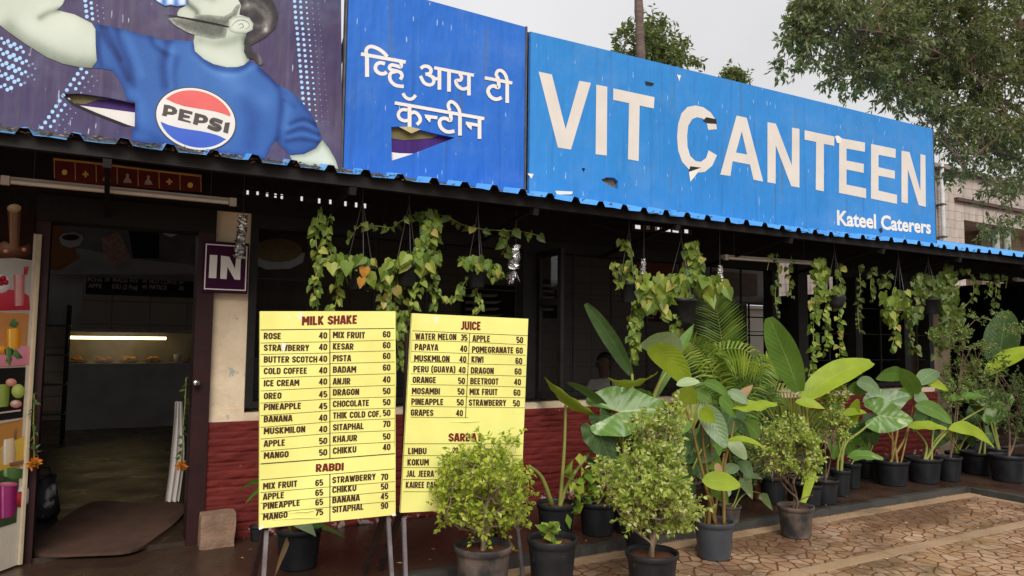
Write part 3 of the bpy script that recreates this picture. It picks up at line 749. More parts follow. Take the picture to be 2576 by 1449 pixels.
for row in range(5):
    for c in range(4):
        x=640+c*44+row*4; y=5+row*40+c*18
        if y<165: (dots if c<2 else dim).append(disc(x,y,[15,13,8,6][c]))
def dotmesh(name,L,m):
    b=MB()
    for d in L:
        q=pxz(Z1(*d),YS); b.add([(x,L1,z) for x,z in q],[facing(q,tuple(range(len(q))))])
    b.build(name,m,pb)
dotmesh('halftone_dots',dots,mDot); dotmesh('faint_dots',dim,mDotDim)
shirt=Z1((712,180),(850,202),(1000,240),(1085,268),(1120,262),(1200,298),(1350,302),(1455,312),(1462,385),(1530,445),(1600,482),(1700,506),(1780,505),(1830,490),(1870,455),(1935,490),(2010,560),(2080,630),(2200,700),(2290,795),(2350,880),(2400,990),(2416,1045),(2370,1110),(2280,1155),(2175,1165),(2070,1055),(2030,1100),(1990,1190),(1400,1125),(990,1055),(990,962),(1016,960),(1016,770),(948,750),(930,680),(890,592),(840,530),(780,517),(700,512),(724,460),(722,400),(712,340),(716,260))
YMAP=lambda off:(lambda x,y:(lambda p:(p.x,L1-off,p.z))(PY(x,y,YS)))
FR=V((0,-1,0))
def linef(lines):
    S=[(smooth_line(Z1(*pts),5),w,amt) for pts,w,amt in lines]
    def f(x,y):
        t=0
        for pts,w,amt in S:
            d=min(_seg((x,y),pts[i],pts[i+1]) for i in range(len(pts)-1)); t+=amt*math.exp(-(d/w)**2)
        return t
    return f
tShirt=tonemat('shirt_print',[(0,(.008,.018,.085)),(.3,(.020,.066,.25)),(.6,(.040,.125,.37)),(.85,(.075,.19,.47)),(1,(.14,.28,.56))],.14,60)
tSkin=tonemat('pale_skin_print',[(0,(.09,.11,.08)),(.3,(.27,.31,.25)),(.6,(.44,.49,.41)),(1,(.60,.65,.57))],.08,40)
tHair=tonemat('hair_print',[(0,(.012,.012,.014)),(.45,(.055,.05,.05)),(.8,(.16,.15,.14)),(1,(.42,.40,.37))],.5,30)
tBeard=tonemat('beard_print',[(0,(.06,.065,.055)),(.5,(.17,.185,.155)),(.8,(.33,.36,.30)),(1,(.50,.55,.47))],.75,80)
fold=linef([(((760,200),(800,300),(880,430),(960,600)),9,-.28),(((800,215),(850,330),(910,450)),6,-.2),(((880,230),(905,340),(960,470),(1000,640)),10,-.22),(((940,250),(1000,380),(1060,560)),12,.18),(((1260,330),(1225,480),(1240,640)),14,-.30),(((1330,420),(1305,560),(1320,680)),10,-.22),(((1290,350),(1275,500),(1290,650)),9,.2),(((1130,290),(1170,350),(1260,410)),9,-.25),(((1180,310),(1230,360),(1330,400)),8,.15),
 (((1460,330),(1500,430),(1620,510),(1780,530),(1870,475)),7,-.30),(((1480,420),(1600,540),(1780,560),(1900,500)),10,.16),(((1950,520),(2080,640),(2110,780),(2085,1040)),9,-.30),(((2130,650),(2170,780),(2130,950)),14,.2),(((2140,700),(2210,800),(2140,750)),6,-.2),(((2180,930),(2280,895),(2385,950)),6,-.28),(((2160,1000),(2270,965),(2395,1010)),6,-.26),(((2150,1060),(2260,1045),(2390,1065)),6,-.26),(((2160,960),(2280,930),(2390,980)),5,.18),(((2160,1030),(2270,1008),(2390,1040)),5,.18),
 (((1000,700),(1060,820),(1080,1000)),18,.14),(((1850,760),(1900,900),(1880,1090)),22,-.2),(((1700,560),(1850,700),(1980,760)),24,.15),(((1010,960),(1300,1090),(1600,1130)),14,-.18),(((740,260),(740,380),(760,480)),8,-.22)])
man=tonal('printed_man',tShirt,shirt,YMAP(.001),lambda x,y,d,u,v:.27+.20*min(1,d/14)+.18*math.sin(3.1*min(1,max(0,(x-330)/430)))-.08*v+fold(x,y),5,pb,FR)
armf=linef([(((300,135),(360,100),(430,78)),9,-.5),(((340,60),(420,110),(560,170)),26,.12),(((60,200),(220,320),(480,455),(690,490)),20,-.36),(((240,210),(440,250),(690,300)),30,.14)])
tonal('printed_arm',tSkin,Z1((-330,-120),(-260,40),(-120,130),(0,190),(60,238),(190,330),(350,430),(470,480),(600,506),(690,512),(726,460),(718,340),(716,220),(690,176),(560,110),(428,78),(470,35),(495,-20),(520,-120)),YMAP(.002),lambda x,y,d,u,v:.52+.16*min(1,d/9)-.10*max(0,(y-60)/110)+armf(x,y),6,man,FR)
tonal('printed_arm',tSkin,Z1((2172,1168),(2280,1158),(2370,1114),(2418,1050),(2470,1115),(2520,1205),(2538,1268),(2350,1246),(2200,1222)),YMAP(.002),lambda x,y,d,u,v:.4+.5*min(1,d/14)-.25*(1-v),5,man,FR)
hf=linef([(((1500,300),(1620,330),(1760,300),(1840,250)),14,-.30),(((1560,350),(1640,420),(1760,470)),24,.15),(((1840,300),(1840,380),(1860,450)),10,-.35),(((1400,20),(1440,55),(1475,85),(1480,108)),8,-.6),(((1560,40),(1640,60),(1760,20)),22,.15),(((1500,-30),(1600,0)),10,-.3)])
hd=tonal('printed_head',tSkin,Z1((1330,100),(1345,70),(1385,50),(1410,0),(1430,-80),(1500,-190),(1650,-240),(1800,-200),(1880,-80),(1880,100),(1850,250),(1830,330),(1870,455),(1830,490),(1780,505),(1700,506),(1600,482),(1530,445),(1462,385),(1452,312),(1465,250),(1400,230),(1340,180)),YMAP(.0025),lambda x,y,d,u,v:.50+.16*min(1,d/8)+hf(x,y),5,man,FR)
strand=linef([(((1820,60),(1900,40),(2000,140),(1990,230)),9,.42),(((1850,-40),(1960,20),(2030,120),(2010,220)),7,.3),(((1800,-60),(1850,20),(1880,110)),8,.3),(((1910,350),(1945,410),(1955,480)),7,.5),(((1880,300),(1920,280),(1990,230)),8,.25),(((1870,180),(1940,200),(1980,180)),7,.3)])
tonal('printed_hair',tHair,Z1((1500,-190),(1640,-270),(1850,-230),(1990,-90),(2060,30),(2088,110),(2065,210),(2000,275),(1920,322),(1884,338),(1896,385),(1950,420),(1978,480),(1950,494),(1905,445),(1855,440),(1830,390),(1842,280),(1870,245),(1900,190),(1862,132),(1795,110),(1808,40),(1760,-60),(1650,-150)),YMAP(.0035),lambda x,y,d,u,v:.22+strand(x,y),4.5,hd,FR)
tonal('printed_beard',tBeard,Z1((1262,140),(1312,192),(1400,242),(1480,270),(1600,297),(1692,284),(1712,206),(1780,112),(1808,30),(1775,40),(1730,100),(1680,124),(1560,112),(1480,110),(1440,140),(1330,132)),YMAP(.0032),lambda x,y,d,u,v:.72-.5*min(1,d/13),4,hd,FR)
tonal('printed_ear',tSkin,Z1((1718,150),(1750,128),(1810,122),(1870,135),(1902,180),(1895,225),(1850,250),(1770,250),(1725,235),(1712,200)),YMAP(.004),lambda x,y,d,u,v:.35+.5*min(1,d/9),3,hd,FR)
m=MB(); ribbon(m,Z1((1735,205),(1765,168),(1810,152),(1860,170),(1868,205),(1835,222)),2.0,L1-.0047,YS,taper=True); ribbon(m,Z1((1790,190),(1815,180),(1825,205),(1795,215)),1.8,L1-.005,YS,taper=True)
m.build('printed_outline',mBeard,hd)
flatm('printed_slit',mDkGap,[Z1((1225,112),(1330,122),(1480,148),(1620,176),(1722,202),(1715,208),(1600,186),(1450,156),(1320,130))],L1-.0055,pb)
tonal('printed_can',tonemat('can_print',[(0,(.02,.05,.18)),(.5,(.16,.30,.62)),(1,(.75,.80,.85))],.6,14),Z1((1140,-20),(1180,15),(1240,48),(1280,40),(1330,50),(1400,40),(1400,-10),(1330,-90),(1200,-120)),YMAP(.0045),lambda x,y,d,u,v:.2+.7*abs(math.sin(u*9))*min(1,d/6+.3),4,pb,FR)
# round emblem on the shirt (a true circle on the board)
e=[PY(*ZP(q)[0],YS) for q in ((170,600),(1667,830),(820,122),(1060,1322))]
cx=(e[0].x+e[1].x)/2; cz=(e[2].z+e[3].z)/2; rx=(e[1].x-e[0].x)/2; rz=(e[2].z-e[3].z)/2
def ell(k,n=56): return [(cx+rx*k*math.cos(2*math.pi*i/n),cz+rz*k*math.sin(2*math.pi*i/n)) for i in range(n)]
m=MB(); flat(m,[ell(1.03)],L1-.004); em=m.build('emblem',mCharcoal,pb)
m=MB(); flat(m,[ell(1.0)],L1-.005); m.build('emblem_disc',mWhite,em)
def arcpoly(wave,up):
    w=pxz(wave,YS); f=lambda p: math.atan2((p[1]-cz)/rz,(p[0]-cx)/rx)
    a0,a1=f(w[-1]),f(w[0])
    if up:
        while a1<a0:a1+=2*math.pi
    else:
        while a1>a0:a1-=2*math.pi
    return w+[(cx+rx*.925*math.cos(a0+(a1-a0)*i/24),cz+rz*.925*math.sin(a0+(a1-a0)*i/24)) for i in range(1,24)]
m=MB(); flat(m,[arcpoly(ZP((350,335),(500,412),(700,478),(900,513),(1100,543),(1300,582),(1450,625),(1575,675)),True)],L1-.006); m.build('emblem_top',mRed,em)
m=MB(); flat(m,[arcpoly(ZP((250,772),(400,835),(600,890),(800,922),(1000,950),(1200,992),(1350,1037),(1500,1107)),False)],L1-.006); m.build('emblem_bottom',mRoyal,em)
m=MB()
flatpx(m,ZP((318,445),(420,462),(520,500),(570,560),(555,620),(480,645),(375,635),(362,675),(268,650),(288,620)),L1-.0065,YS,[ZP((395,520),(450,530),(478,560),(460,585),(385,580))])
flatpx(m,ZP((612,525),(860,585),(850,640),(700,605),(692,635),(810,668),(800,710),(680,695),(675,720),(825,770),(820,800),(578,740),(595,640)),L1-.0065,YS)
flatpx(m,ZP((905,605),(1010,630),(1110,660),(1155,715),(1140,775),(1080,800),(965,795),(950,840),(862,815),(885,720)),L1-.0065,YS,[ZP((985,690),(1040,700),(1065,725),(1045,750),(975,745))])
ribbon(m,ZP((1425,790),(1330,752),(1250,735),(1212,775),(1265,822),(1345,855),(1375,895),(1330,925),(1240,903),(1148,860)),10,L1-.0065,YS)
flatpx(m,ZP((1475,790),(1568,787),(1530,1000),(1438,970)),L1-.0065,YS)
m.build('emblem_lettering',mCharcoal,em)
frame_behind(pb,xl,b1.x,2.66,TOPL)

# ---- the sign in Devanagari
mHind=vinyl('deep_blue_vinyl',(.014,.105,.44),(.022,.135,.52),(.05,.18,.45))
mAzure=vinyl('azure_vinyl',(.016,.175,.48),(.032,.21,.54),(.09,.21,.52))
hs_=thing('hindi_sign','deep blue sign with white Devanagari lettering and a torn triangular hole','sign',(2.0,YS,2.64))
q=[PY(863,426,YS),PY(1322,491,YS),PY(1327,69,YS),PY(862,-25,YS)]
q[3].z=q[2].z+.02
hole=ZH((497,1237),(600,1232),(760,1242),(1080,1322),(1385,1387),(1230,1445))+Z2((530,1160),(387,1205))
m=MB(); slab(m,[[(q[0].x+.004,q[0].z),(q[1].x,q[1].z),(q[2].x,q[2].z),(q[0].x+.004,q[3].z)],pxz(hole,YS)],YS,YS+.03); m.build('panel',mHind,hs_)
m=MB(); slab(m,[pxz([(965,300),(1160,300),(1160,420),(965,420)],YS)],YS+.036,YS+.04); bk=m.build('torn_backing',mVio,hs_)
flatm('torn_lining',mOlive,[[(975,305),(1150,320),(1090,345),(1020,350),(975,343)]],YS+.033,bk)
flatm('torn_lining',mWhite,[[(972,378),(1010,383),(1050,384),(1030,410),(972,418)]],YS+.033,bk)
flatm('torn_flap',mat('tan_flap',(.46,.38,.20),(.40,.33,.17),5,.6),[ZH((600,1236),(760,1236),(905,1272),(775,1328))],L1-.003,hs_)
m=MB(); k=[0]
def st(w,*p,sm=True):
    k[0]+=1; ribbon(m,ZH(*p),w*.1807,L1-.0002*k[0],YS,smooth=sm)
st(48,(75,222),(697,335),sm=False); st(56,(158,238),(160,541),sm=False)
st(50,(150,240),(146,180),(165,138),(212,118),(272,132),(340,166),(400,215),(440,262))
st(50,(408,360),(350,345),(300,360),(275,408),(290,460),(340,494),(400,496),(430,470))
st(48,(630,330),(630,402),(560,386),(500,376),(470,404),(490,440),(560,458),(625,482),(645,530),(620,578))
st(48,(560,470),(500,482),(473,532),(490,600),(545,652),(610,670),(670,674))
st(48,(905,425),(950,395),(1010,400),(1047,440),(1036,490),(970,507)); st(46,(1000,507),(1060,540),(1088,590),(1070,640),(1015,653),(950,620),(900,528))
st(44,(1070,540),(1110,568),(1150,565)); st(44,(1092,415),(1645,520),sm=False); st(52,(1165,430),(1165,721),sm=False); st(52,(1298,455),(1298,748),sm=False); st(50,(1575,500),(1575,801),sm=False)
st(46,(1445,500),(1472,545),(1455,588),(1395,595),(1405,650),(1445,692),(1500,712),(1565,690))
st(46,(1795,555),(2178,628),sm=False); st(50,(1985,590),(1985,690),(1920,668),(1862,692),(1840,745),(1870,810),(1930,850),(1985,850),(2030,828)); st(46,(1990,575),(1955,515),(1975,462),(2022,455),(2072,500),(2103,580),(2108,660)); st(50,(2107,640),(2107,906),sm=False)
st(46,(655,772),(690,825),(740,852),(790,845),(835,797))
st(46,(542,905),(1787,1125),sm=False); st(54,(748,930),(748,1238),sm=False)
st(46,(718,1003),(650,1000),(605,1030),(592,1080),(620,1130),(680,1155),(735,1145)); st(48,(760,1055),(805,1035),(850,1052),(890,1105),(893,1160),(848,1208))
st(46,(965,1090),(1135,1112),sm=False); st(50,(1318,1050),(1318,1148),(1250,1122),(1192,1128),(1164,1172),(1180,1240),(1230,1290),(1290,1310),(1372,1298))
st(46,(1310,1015),(1285,950),(1300,902),(1337,890),(1392,930),(1435,1000),(1448,1075)); st(52,(1448,1060),(1448,1360),sm=False)
st(52,(1720,1110),(1720,1407),sm=False); st(44,(1530,1187),(1720,1220),sm=False)
flatpx(m,ZH((950,1066),(1045,1106),(1030,1182),(985,1134)),L1-.0070,YS); flatpx(m,ZH((1521,1168),(1612,1215),(1607,1286),(1553,1240)),L1-.0072,YS)
m.build('lettering',mWhite,hs_)
m=MB(); m.box(q[1].x-.016,q[1].x-.001,YS-.006,YS+.034,q[1].z-.01,q[2].z+.004); m.box(q[0].x,q[1].x,YS-.012,YS+.034,q[0].z-.028,q[0].z-.003)
m.build('edge_strip',mSteel,hs_)
frame_behind(hs_,q[0].x,q[1].x,2.66,q[2].z)

# ---- the long sign in English
cs=thing('canteen_sign','long azure blue sign reading VIT CANTEEN in big off-white letters','sign',(5.5,YS,2.64))
q=[PY(1331,499,YS),PY(2353,619,YS),PY(2348,325,YS),PY(1330,78,YS)]
x0=q[0].x; x1=(q[1].x+q[2].x)/2
h1=[(1512,452),(1525,446),(1545,447),(1555,456),(1554,475),(1530,466)]; h2=[(1463,422),(1473,424),(1468,436)]
m=MB(); slab(m,[[(x0,q[0].z),(x1,q[1].z),(x1,q[2].z),(x0,q[3].z)],pxz(h1,YS),pxz(h2,YS)],YS,YS+.03); m.build('panel',mAzure,cs)
m=MB(); slab(m,[pxz([(1450,410),(1580,410),(1580,490),(1450,490)],YS)],YS+.036,YS+.04); m.build('torn_backing',mat('grey_backing',(.05,.05,.045),(.20,.18,.16),40,.8),cs)
C_=[(270,970),(262,900),(225,845),(170,805),(110,792),(50,803),(5,850),(-20,930),(-28,1030),(-20,1130),(10,1215),(60,1270),(120,1297),(180,1290),(235,1245),(272,1165),(208,1128),(190,1185),(150,1215),(110,1208),(70,1170),(50,1100),(47,1020),(55,945),(85,895),(120,880),(165,890),(195,920),(205,975)]
LET=[[Z2((1487,538),(1587,560),(1690,970),(1793,607),(1880,623),(1730,1124),(1632,1108))],[Z2((1920,636),(2003,652),(1999,1168),(1915,1158))],
 [Z2((2048,664),(2357,730),(2352,815),(2246,793),(2238,1210),(2158,1196),(2166,775),(2047,750))],[Z3(*C_)],
 [Z3((418,868),(494,884),(618,1363),(545,1348),(519,1235),(388,1210),(372,1321),(296,1310)),Z3((457,985),(414,1145),(497,1160))],
 [Z3((650,917),(713,928),(832,1240),(834,958),(890,967),(890,1408),(828,1397),(712,1090),(711,1378),(650,1368))],
 [Z3((928,977),(1152,1025),(1150,1095),(1073,1080),(1073,1436),(1012,1424),(1015,1065),(928,1048))],
 [Z3((1188,1035),(1382,1070),(1381,1140),(1243,1115),(1243,1205),(1373,1230),(1372,1298),(1243,1272),(1243,1385),(1390,1415),(1390,1488),(1186,1447))],
 [Z3((1427,1080),(1612,1118),(1611,1186),(1483,1162),(1483,1255),(1606,1282),(1605,1342),(1483,1318),(1483,1430),(1622,1462),(1622,1530),(1426,1490))],
 [Z3((1655,1130),(1716,1142),(1797,1430),(1797,1157),(1835,1165),(1838,1552),(1785,1540),(1703,1270),(1703,1527),(1655,1517))]]
m=MB()
for g in LET: flatpx(m,g[0],L1-.001,YS,g[1:])
m.build('lettering',mat('offwhite_print',(.61,.57,.52),(.54,.50,.45),3,.6,specks=((.52,.44,.33),.69,22)),cs)
m=MB(); text_px(m,'Kateel Caterers',2105,2341,547,36,L1-.001,571,.030,YS); m.build('small_lettering',mWhite,cs)
flatm('peeled_flap',mWhite,[Z3((1155,1022),(1180,1018),(1208,1040),(1195,1078),(1170,1072)),Z3((60,1290),(150,1262),(100,1330),(70,1365)),[(1326,436),(1342,438),(1336,450)],[(1396,480),(1440,482),(1438,489),(1400,490)],[(1702,188),(1712,190),(1708,205)]],L1-.003,cs)
flatm('torn_spot',mDkGap,[Z3((165,905),(190,880),(265,895),(268,930),(200,925)),Z3((58,1290),(70,1248),(150,1258)),[(1622,204),(1645,210),(1640,216),(1624,214)]],L1-.0035,cs)
m=MB(); flatpx(m,[(2210,576),(2217,573),(2220,582),(2214,587)],L1-.003,YS); m.build('rust_spot',mRust,cs)
m=MB(); m.box(x0,x1,YS-.008,YS+.034,q[1].z-.03,q[0].z-.012); m.box(x1,x1+.012,YS-.004,YS+.034,q[1].z,q[2].z); m.build('edge_strip',mSteel,cs)
frame_behind(cs,x0,x1,2.68,q[2].z)

# ================================================================== MENU BOARDS
YM=-1.62
def ZA(x,y): return (607+x*.471,766.8+y*.4709)
def ZB(x,y): return (990.4+x*.471,766.8+y*.471)
mPale=mat('peeled_white',(.75,.74,.68),(.66,.64,.56),9,.5)
def menu_board(name,label,corners,tf,heads,items,rules,legs,flaps=(),creases=()):
    p=[PY(*c,YM) for c in corners]
    root=thing(name,label,'menu board',((p[2].x+p[3].x)/2,YM+.1,-.05),'yellow price boards standing outside the canteen')
    m=MB(); slab(m,[[(a.x,a.z) for a in p]],YM,YM+.022); m.build('panel',mYellow,root)
    m=MB()
    for t,a,b,y,cap,tl in heads: strokes_px(m,t,tf(a,y)[0],tf(b,y)[0],tf(a,y)[1],cap*.471,YM-.0015,tf(b,y+tl)[1],.21)
    m.build('heading',mInkRed,root)
    m=MB()
    for it in items:
        t,a,b,y=it[:4]; tl=it[4] if len(it)>4 else None
        xa,ya=tf(a,y); xb,yb=tf(b,y if tl is None else y+tl)
        strokes_px(m,t,xa,xb,ya,16.2,YM-.0015,None if tl is None else yb,.20)
    m.build('price_list',mInk,root)
    m=MB()
    for x0,y0,x1,y1,w in rules:
        a,b=PY(*tf(x0,y0),YM),PY(*tf(x1,y1),YM); 
        if abs(x1-x0)>abs(y1-y0): m.add([(a.x,YM-.0012,a.z-w),(b.x,YM-.0012,b.z-w),(b.x,YM-.0012,b.z+w),(a.x,YM-.0012,a.z+w)],[(0,1,2,3)])
        else: m.add([(a.x-w,YM-.0011,a.z),(b.x-w,YM-.0011,b.z),(b.x+w,YM-.0011,b.z),(a.x+w,YM-.0011,a.z)],[(0,1,2,3)])
    m.build('ruled_lines',mInk,root)
    m=MB()
    for pts in flaps: flatpx(m,[tf(*q) for q in pts],YM-.0025,YM)
    if flaps: m.build('peeled_spot',mPale,root)
    for pts in creases:
        m=MB(); P=[PY(*tf(*q),YM) for q in pts]; m.tube([V((v.x,YM-.001,v.z)) for v in P],[.001]+[.0045]*(len(P)-2)+[.001],6); m.build('crease',mYellow,root,True)
    zb=(p[2].z+p[3].z)/2
    for x,dx in legs:
        m=MB(); m.obox((x,YM+.045,zb-.02),(x+dx,YM-.03,-.05),.022,.022); m.build('leg',mGrey,root)
        m=MB(); m.obox((x+.012,YM+.075,p[0].z-.12),(x+.012,YM+.075,zb+.02),.03,.03); m.obox((x+.012,YM+.08,zb+.05),(x-.01,YM+.42,.0),.03,.03); m.build('rear_leg',mRust,root)
    m=MB(); m.obox((p[3].x+.03,YM+.05,zb+.03),(p[2].x-.03,YM+.05,zb+.03),.03,.03); m.obox((p[3].x+.03,YM+.05,p[0].z-.06),(p[2].x-.03,YM+.05,p[0].z-.06),.03,.03); m.build('frame',mRust,root)
    return root,p
Lm=[("ROSE",120,213,166),("STRAWBERRY",120,362,229),("BUTTER SCOTCH",120,406,292),("COLD COFFEE",120,352,354),("ICE CREAM",120,310,419),("OREO",120,215,487),("PINEAPPLE",120,320,546),("BANANA",120,273,611),("MUSKMILON",120,342,675),("APPLE",120,234,742),("MANGO",120,253,806)]
Lp=list(zip("40 40 40 40 40 45 45 40 40 50 50".split(),(163,225,288,350,410,478,542,604,665,728,790)))
Rm=[("MIX FRUIT",489,661,160),("KESAR",489,600,222),("PISTA",489,587,285),("BADAM",489,614,346),("ANJIR",489,583,409),("DRAGON",489,630,468),("CHOCOLATE",489,683,530),("THIK COLD COF.",489,746,592),("SITAPHAL",489,654,655),("KHAJUR",489,619,718),("CHIKKU",489,615,780)]
Rp=list(zip("60 60 60 60 40 50 50 50 70 50 40".split(),(157,215,273,335,399,461,521,578,637,704,761)))
it=Lm+[(t,415,459,y) for t,y in Lp]+Rm+[(t,756,797,y) for t,y in Rp]
it+=[("MIX FRUIT",116,299,970),("APPLE",116,229,1026),("PINEAPPLE",116,314,1076),("MANGO",116,247,1134),("STRAWBERRY",486,717,937),("CHIKKU",486,615,989),("BANANA",486,633,1044),("SITAPHAL",486,653,1095)]
it+=[(t,395,437,y) for t,y in zip(("65","65","65","75"),(952,1005,1056,1110))]+[(t,745,785,y) for t,y in zip(("70","50","45","90"),(921,972,1024,1075))]
ru=[(103,134,820,126,.0022)]
for a,b in ((204,197),(265,257),(328,316),(392,379),(460,441),(525,503),(592,566),(655,625),(717,687),(782,751)): ru.append((103,a,472,b,.0013))
for a,b in ((197,188),(254,245),(314,305),(378,367),(441,429),(502,491),(563,551),(622,608),(685,671),(750,732)): ru.append((474,a,820,b,.0013))
ru+=[(103,850,820,795,.0028),(103,935,820,876,.0016),(473,131,473,822,.0028),(473,905,473,1158,.0028)]
for a,b in ((1003,972),(1060,1026),(1117,1080)): ru.append((103,a,472,b,.0013))
for a,b in ((972,944),(1026,995),(1080,1048)): ru.append((474,a,820,b,.0013))
menu_board('menu_board','yellow menu board headed MILK SHAKE and RABDI',[(654,783),(995,783),(995,1295),(652,1330)],ZA,
  [("MILK SHAKE",324,620,86,48,-8),("RABDI",398,547,872,42,-8)],it,ru,[(.80,-.03),(1.50,.02)],[[(216,202),(238,206),(232,246),(226,258),(218,236)],[(92,1192),(112,1176),(124,1190),(96,1202)],[(800,1118),(822,1112),(826,1126),(806,1128)]],[[(248,1112),(300,1106),(350,1105),(390,1101)],[(160,1150),(300,1138),(420,1142)],[(820,60),(823,400),(818,760)]])
J=[("WATER MELON",115,335,168,4),("PAPAYA",112,238,225,3),("MUSKMILON",109,299,285,4),("PERU (GUAVA)",105,330,343,3),("ORANGE",101,227,400,2),("MOSAMBI",97,247,460,2),("PINEAPPLE",94,266,517,2),("GRAPES",91,212,575,2),
 ("APPLE",421,515,179,3),("POMEGRANATE",418,640,238,5),("KIWI",415,480,291,2),("DRAGON",412,535,350,3),("BEETROOT",409,560,407,3),("MIX FRUIT",405,555,464,2),("STRAWBERRY",401,600,522,2),
 ("LIMBU",77,176,781,0),("KOKUM",73,188,841,0),("JAL JEERA",67,215,902,0),("KAIREE PANNA",64,270,962,0),("20",315,345,777,0)]
J+=[(t,x,x+37,y,2) for t,x,y in (("35",357,174),("40",355,233),("40",351,290),("40",347,347),("50",344,405),("50",341,462),("50",337,520),("40",333,577),("50",655,187),("60",653,243),("60",650,299),("60",646,355),("40",643,411),("60",640,468),("50",637,525))]
ju=[(95,138,716,165,.0016)]
for a,b in ((188,198),(249,260),(305,311),(368,373),(425,430),(485,490),(542,546),(600,603)): ju.append((90,a,398,b,.0013))
for a,b in ((198,214),(258,270),(315,322),(372,382),(430,440),(492,497),(546,550)): ju.append((400,a,705,b,.0013))
ju+=[(406,150,383,602,.0025),(58,742,690,742,.0016),(372,742,365,1000,.0025)]+[(50,y,685,y,.0013) for y in (805,869,933,998)]
menu_board('menu_board','yellow menu board headed JUICE and SARBAT, half hidden by a round bush',[(1037,788),(1329,802),(1310,1274),(1008,1290)],ZB,
  [("JUICE",358,466,110,46,3),("SARBAT",293,470,708,44,0)],J,ju,[(1.60,-.0),(2.37,.03)],[],[[(300,624),(380,626),(460,624)],[(90,300),(96,160),(100,90)]])

# ================================================================== DOORWAY THINGS
YI=-.085
ins=thing('entrance_sign','square purple sign reading IN fixed beside the doorway','sign',(.735,YI,1.84))
p0=PY(508,735,YI);p1=PY(627,613,YI)
m=MB(); m.box(p0.x,p1.x,YI,YI+.035,p0.z,p1.z); m.box(p0.x+.05,p1.x-.05,YI+.0351,-.012,p0.z+.1,p1.z-.1); m.build('panel',mPurple,ins)
m=MB(); a=[(p0.x+.012,p0.z+.022),(p1.x-.012,p0.z+.022),(p1.x-.012,p1.z-.022),(p0.x+.012,p1.z-.022)]; b=[(a[0][0]+.008,a[0][1]+.008),(a[1][0]-.008,a[1][1]+.008),(a[2][0]-.008,a[2][1]-.008),(a[3][0]+.008,a[3][1]-.008)]
flat(m,[a,b],YI-.0015); m.build('border',mWhite,ins)
m=MB(); flatpx(m,[(528,641),(547,642),(544,700),(525,699)],YI-.0015); flatpx(m,[(556,643),(577,646),(591,676),(594,650),(606,651),(604,704),(590,703),(572,671),(570,702),(554,701)],YI-.0015); m.build('lettering',mWhite,ins)
# tube lights
def tube_light(x0,y0,x1,y1,Y,label,hang=True):
    a,b=PY(x0,y0,Y),PY(x1,y1,Y); b.z=a.z+(b.z-a.z)
    r=thing('tube_light',label,'light',tuple((a+b)/2),'unlit tube lights under the sheet roof')
    m=MB(); m.obox(a,b,.045,.04); m.build('batten',mTube,r)
    d=(b-a).normalized(); m=MB(); m.tube([a+d*.05+V((0,-.035,-.012)),b-d*.05+V((0,-.035,-.012))],.014,10); m.build('tube',mat('unlit_tube',(.66,.63,.58),(.6,.56,.5),4,.25),r)
    for e,s in ((a,1),(b,-1)):
        m=MB(); m.obox(e+d*s*.02+V((0,-.028,-.035)),e+d*s*.02+V((0,-.028,.02)),.045,.03); m.build('end_cap',mTube,r)
    m=MB()
    for t in (.12,.88):
        c=a+(b-a)*t; m.tube([c+V((0,0,.02)),V((c.x,c.y,roofz(c.y)-.03))],.002,4)
    m.build('hanging_wire',mSteel,r)
tube_light(5,452,592,508,-.42,'long dusty white tube light above the doorway')
tube_light(1817,646,2048,662,-.42,'white tube light hanging over the middle window')
tube_light(2552,702,2680,722,-.42,'white tube light at the far right end of the roof')
# dark red door banner with gold trim
YT=-.50
dbn=thing('door_banner','dark red festive door banner with gold trim hung over the doorway','banner',tuple(PY(320,430,YT)))
mRedCloth=mat('dark_red_cloth',(.085,.010,.009),(.055,.007,.007),7,.85); mGold=mat('gold_trim',(.42,.24,.06),(.30,.16,.04),20,.5)
E=[(136,398),(505,442),(504,483),(136,455)]
m=MB(); slab(m,[pxz(E,YT)],YT,YT+.006); m.build('cloth',mRedCloth,dbn)
m=MB(); ribbon(m,[(134,400),(250,412),(350,425),(507,443)],5,YT-.0015)
for i in range(8):
    t=i/7; x=136+369*t; ribbon(m,[(x,398+44*t),(x+1,448+35*t)],2.2,YT-.002,smooth=False)
m.build('trim',mGold,dbn)
m=MB()
def tile(i): t=(i+.5)/7; return 136+369*t, 431+33*t
for i in (0,6): x,y=tile(i); flatpx(m,disc(x,y-(0 if i==0 else -4),7),YT-.003)
for i in (1,5):
    x,y=tile(i)
    for dx,dy in ((0,-5),(0,5),(-5,0),(5,0)): flatpx(m,[(x+dx-2,y+dy-3),(x+dx+2,y+dy-2),(x+dx+2.5,y+dy+3),(x+dx-2,y+dy+2.5)],YT-.003)
    flatpx(m,[(x-2,y-2),(x+2,y-2),(x+2,y+2),(x-2,y+2)],YT-.0032)
m.build('gold_motif',mat('gold_print',(.62,.42,.10),(.5,.33,.08),20,.5),dbn)
m=MB()
for i in (2,3,4):
    x,y=tile(i); flatpx(m,[(x-10,y+12),(x-8,y+4),(x-3,y-2),(x-4,y-8),(x,y-12),(x+4,y-8),(x+3,y-1),(x+8,y+5),(x+11,y+13)],YT-.003)
m.build('pale_motif',mat('pale_print',(.36,.27,.22),(.16,.12,.10),60,.6),dbn)
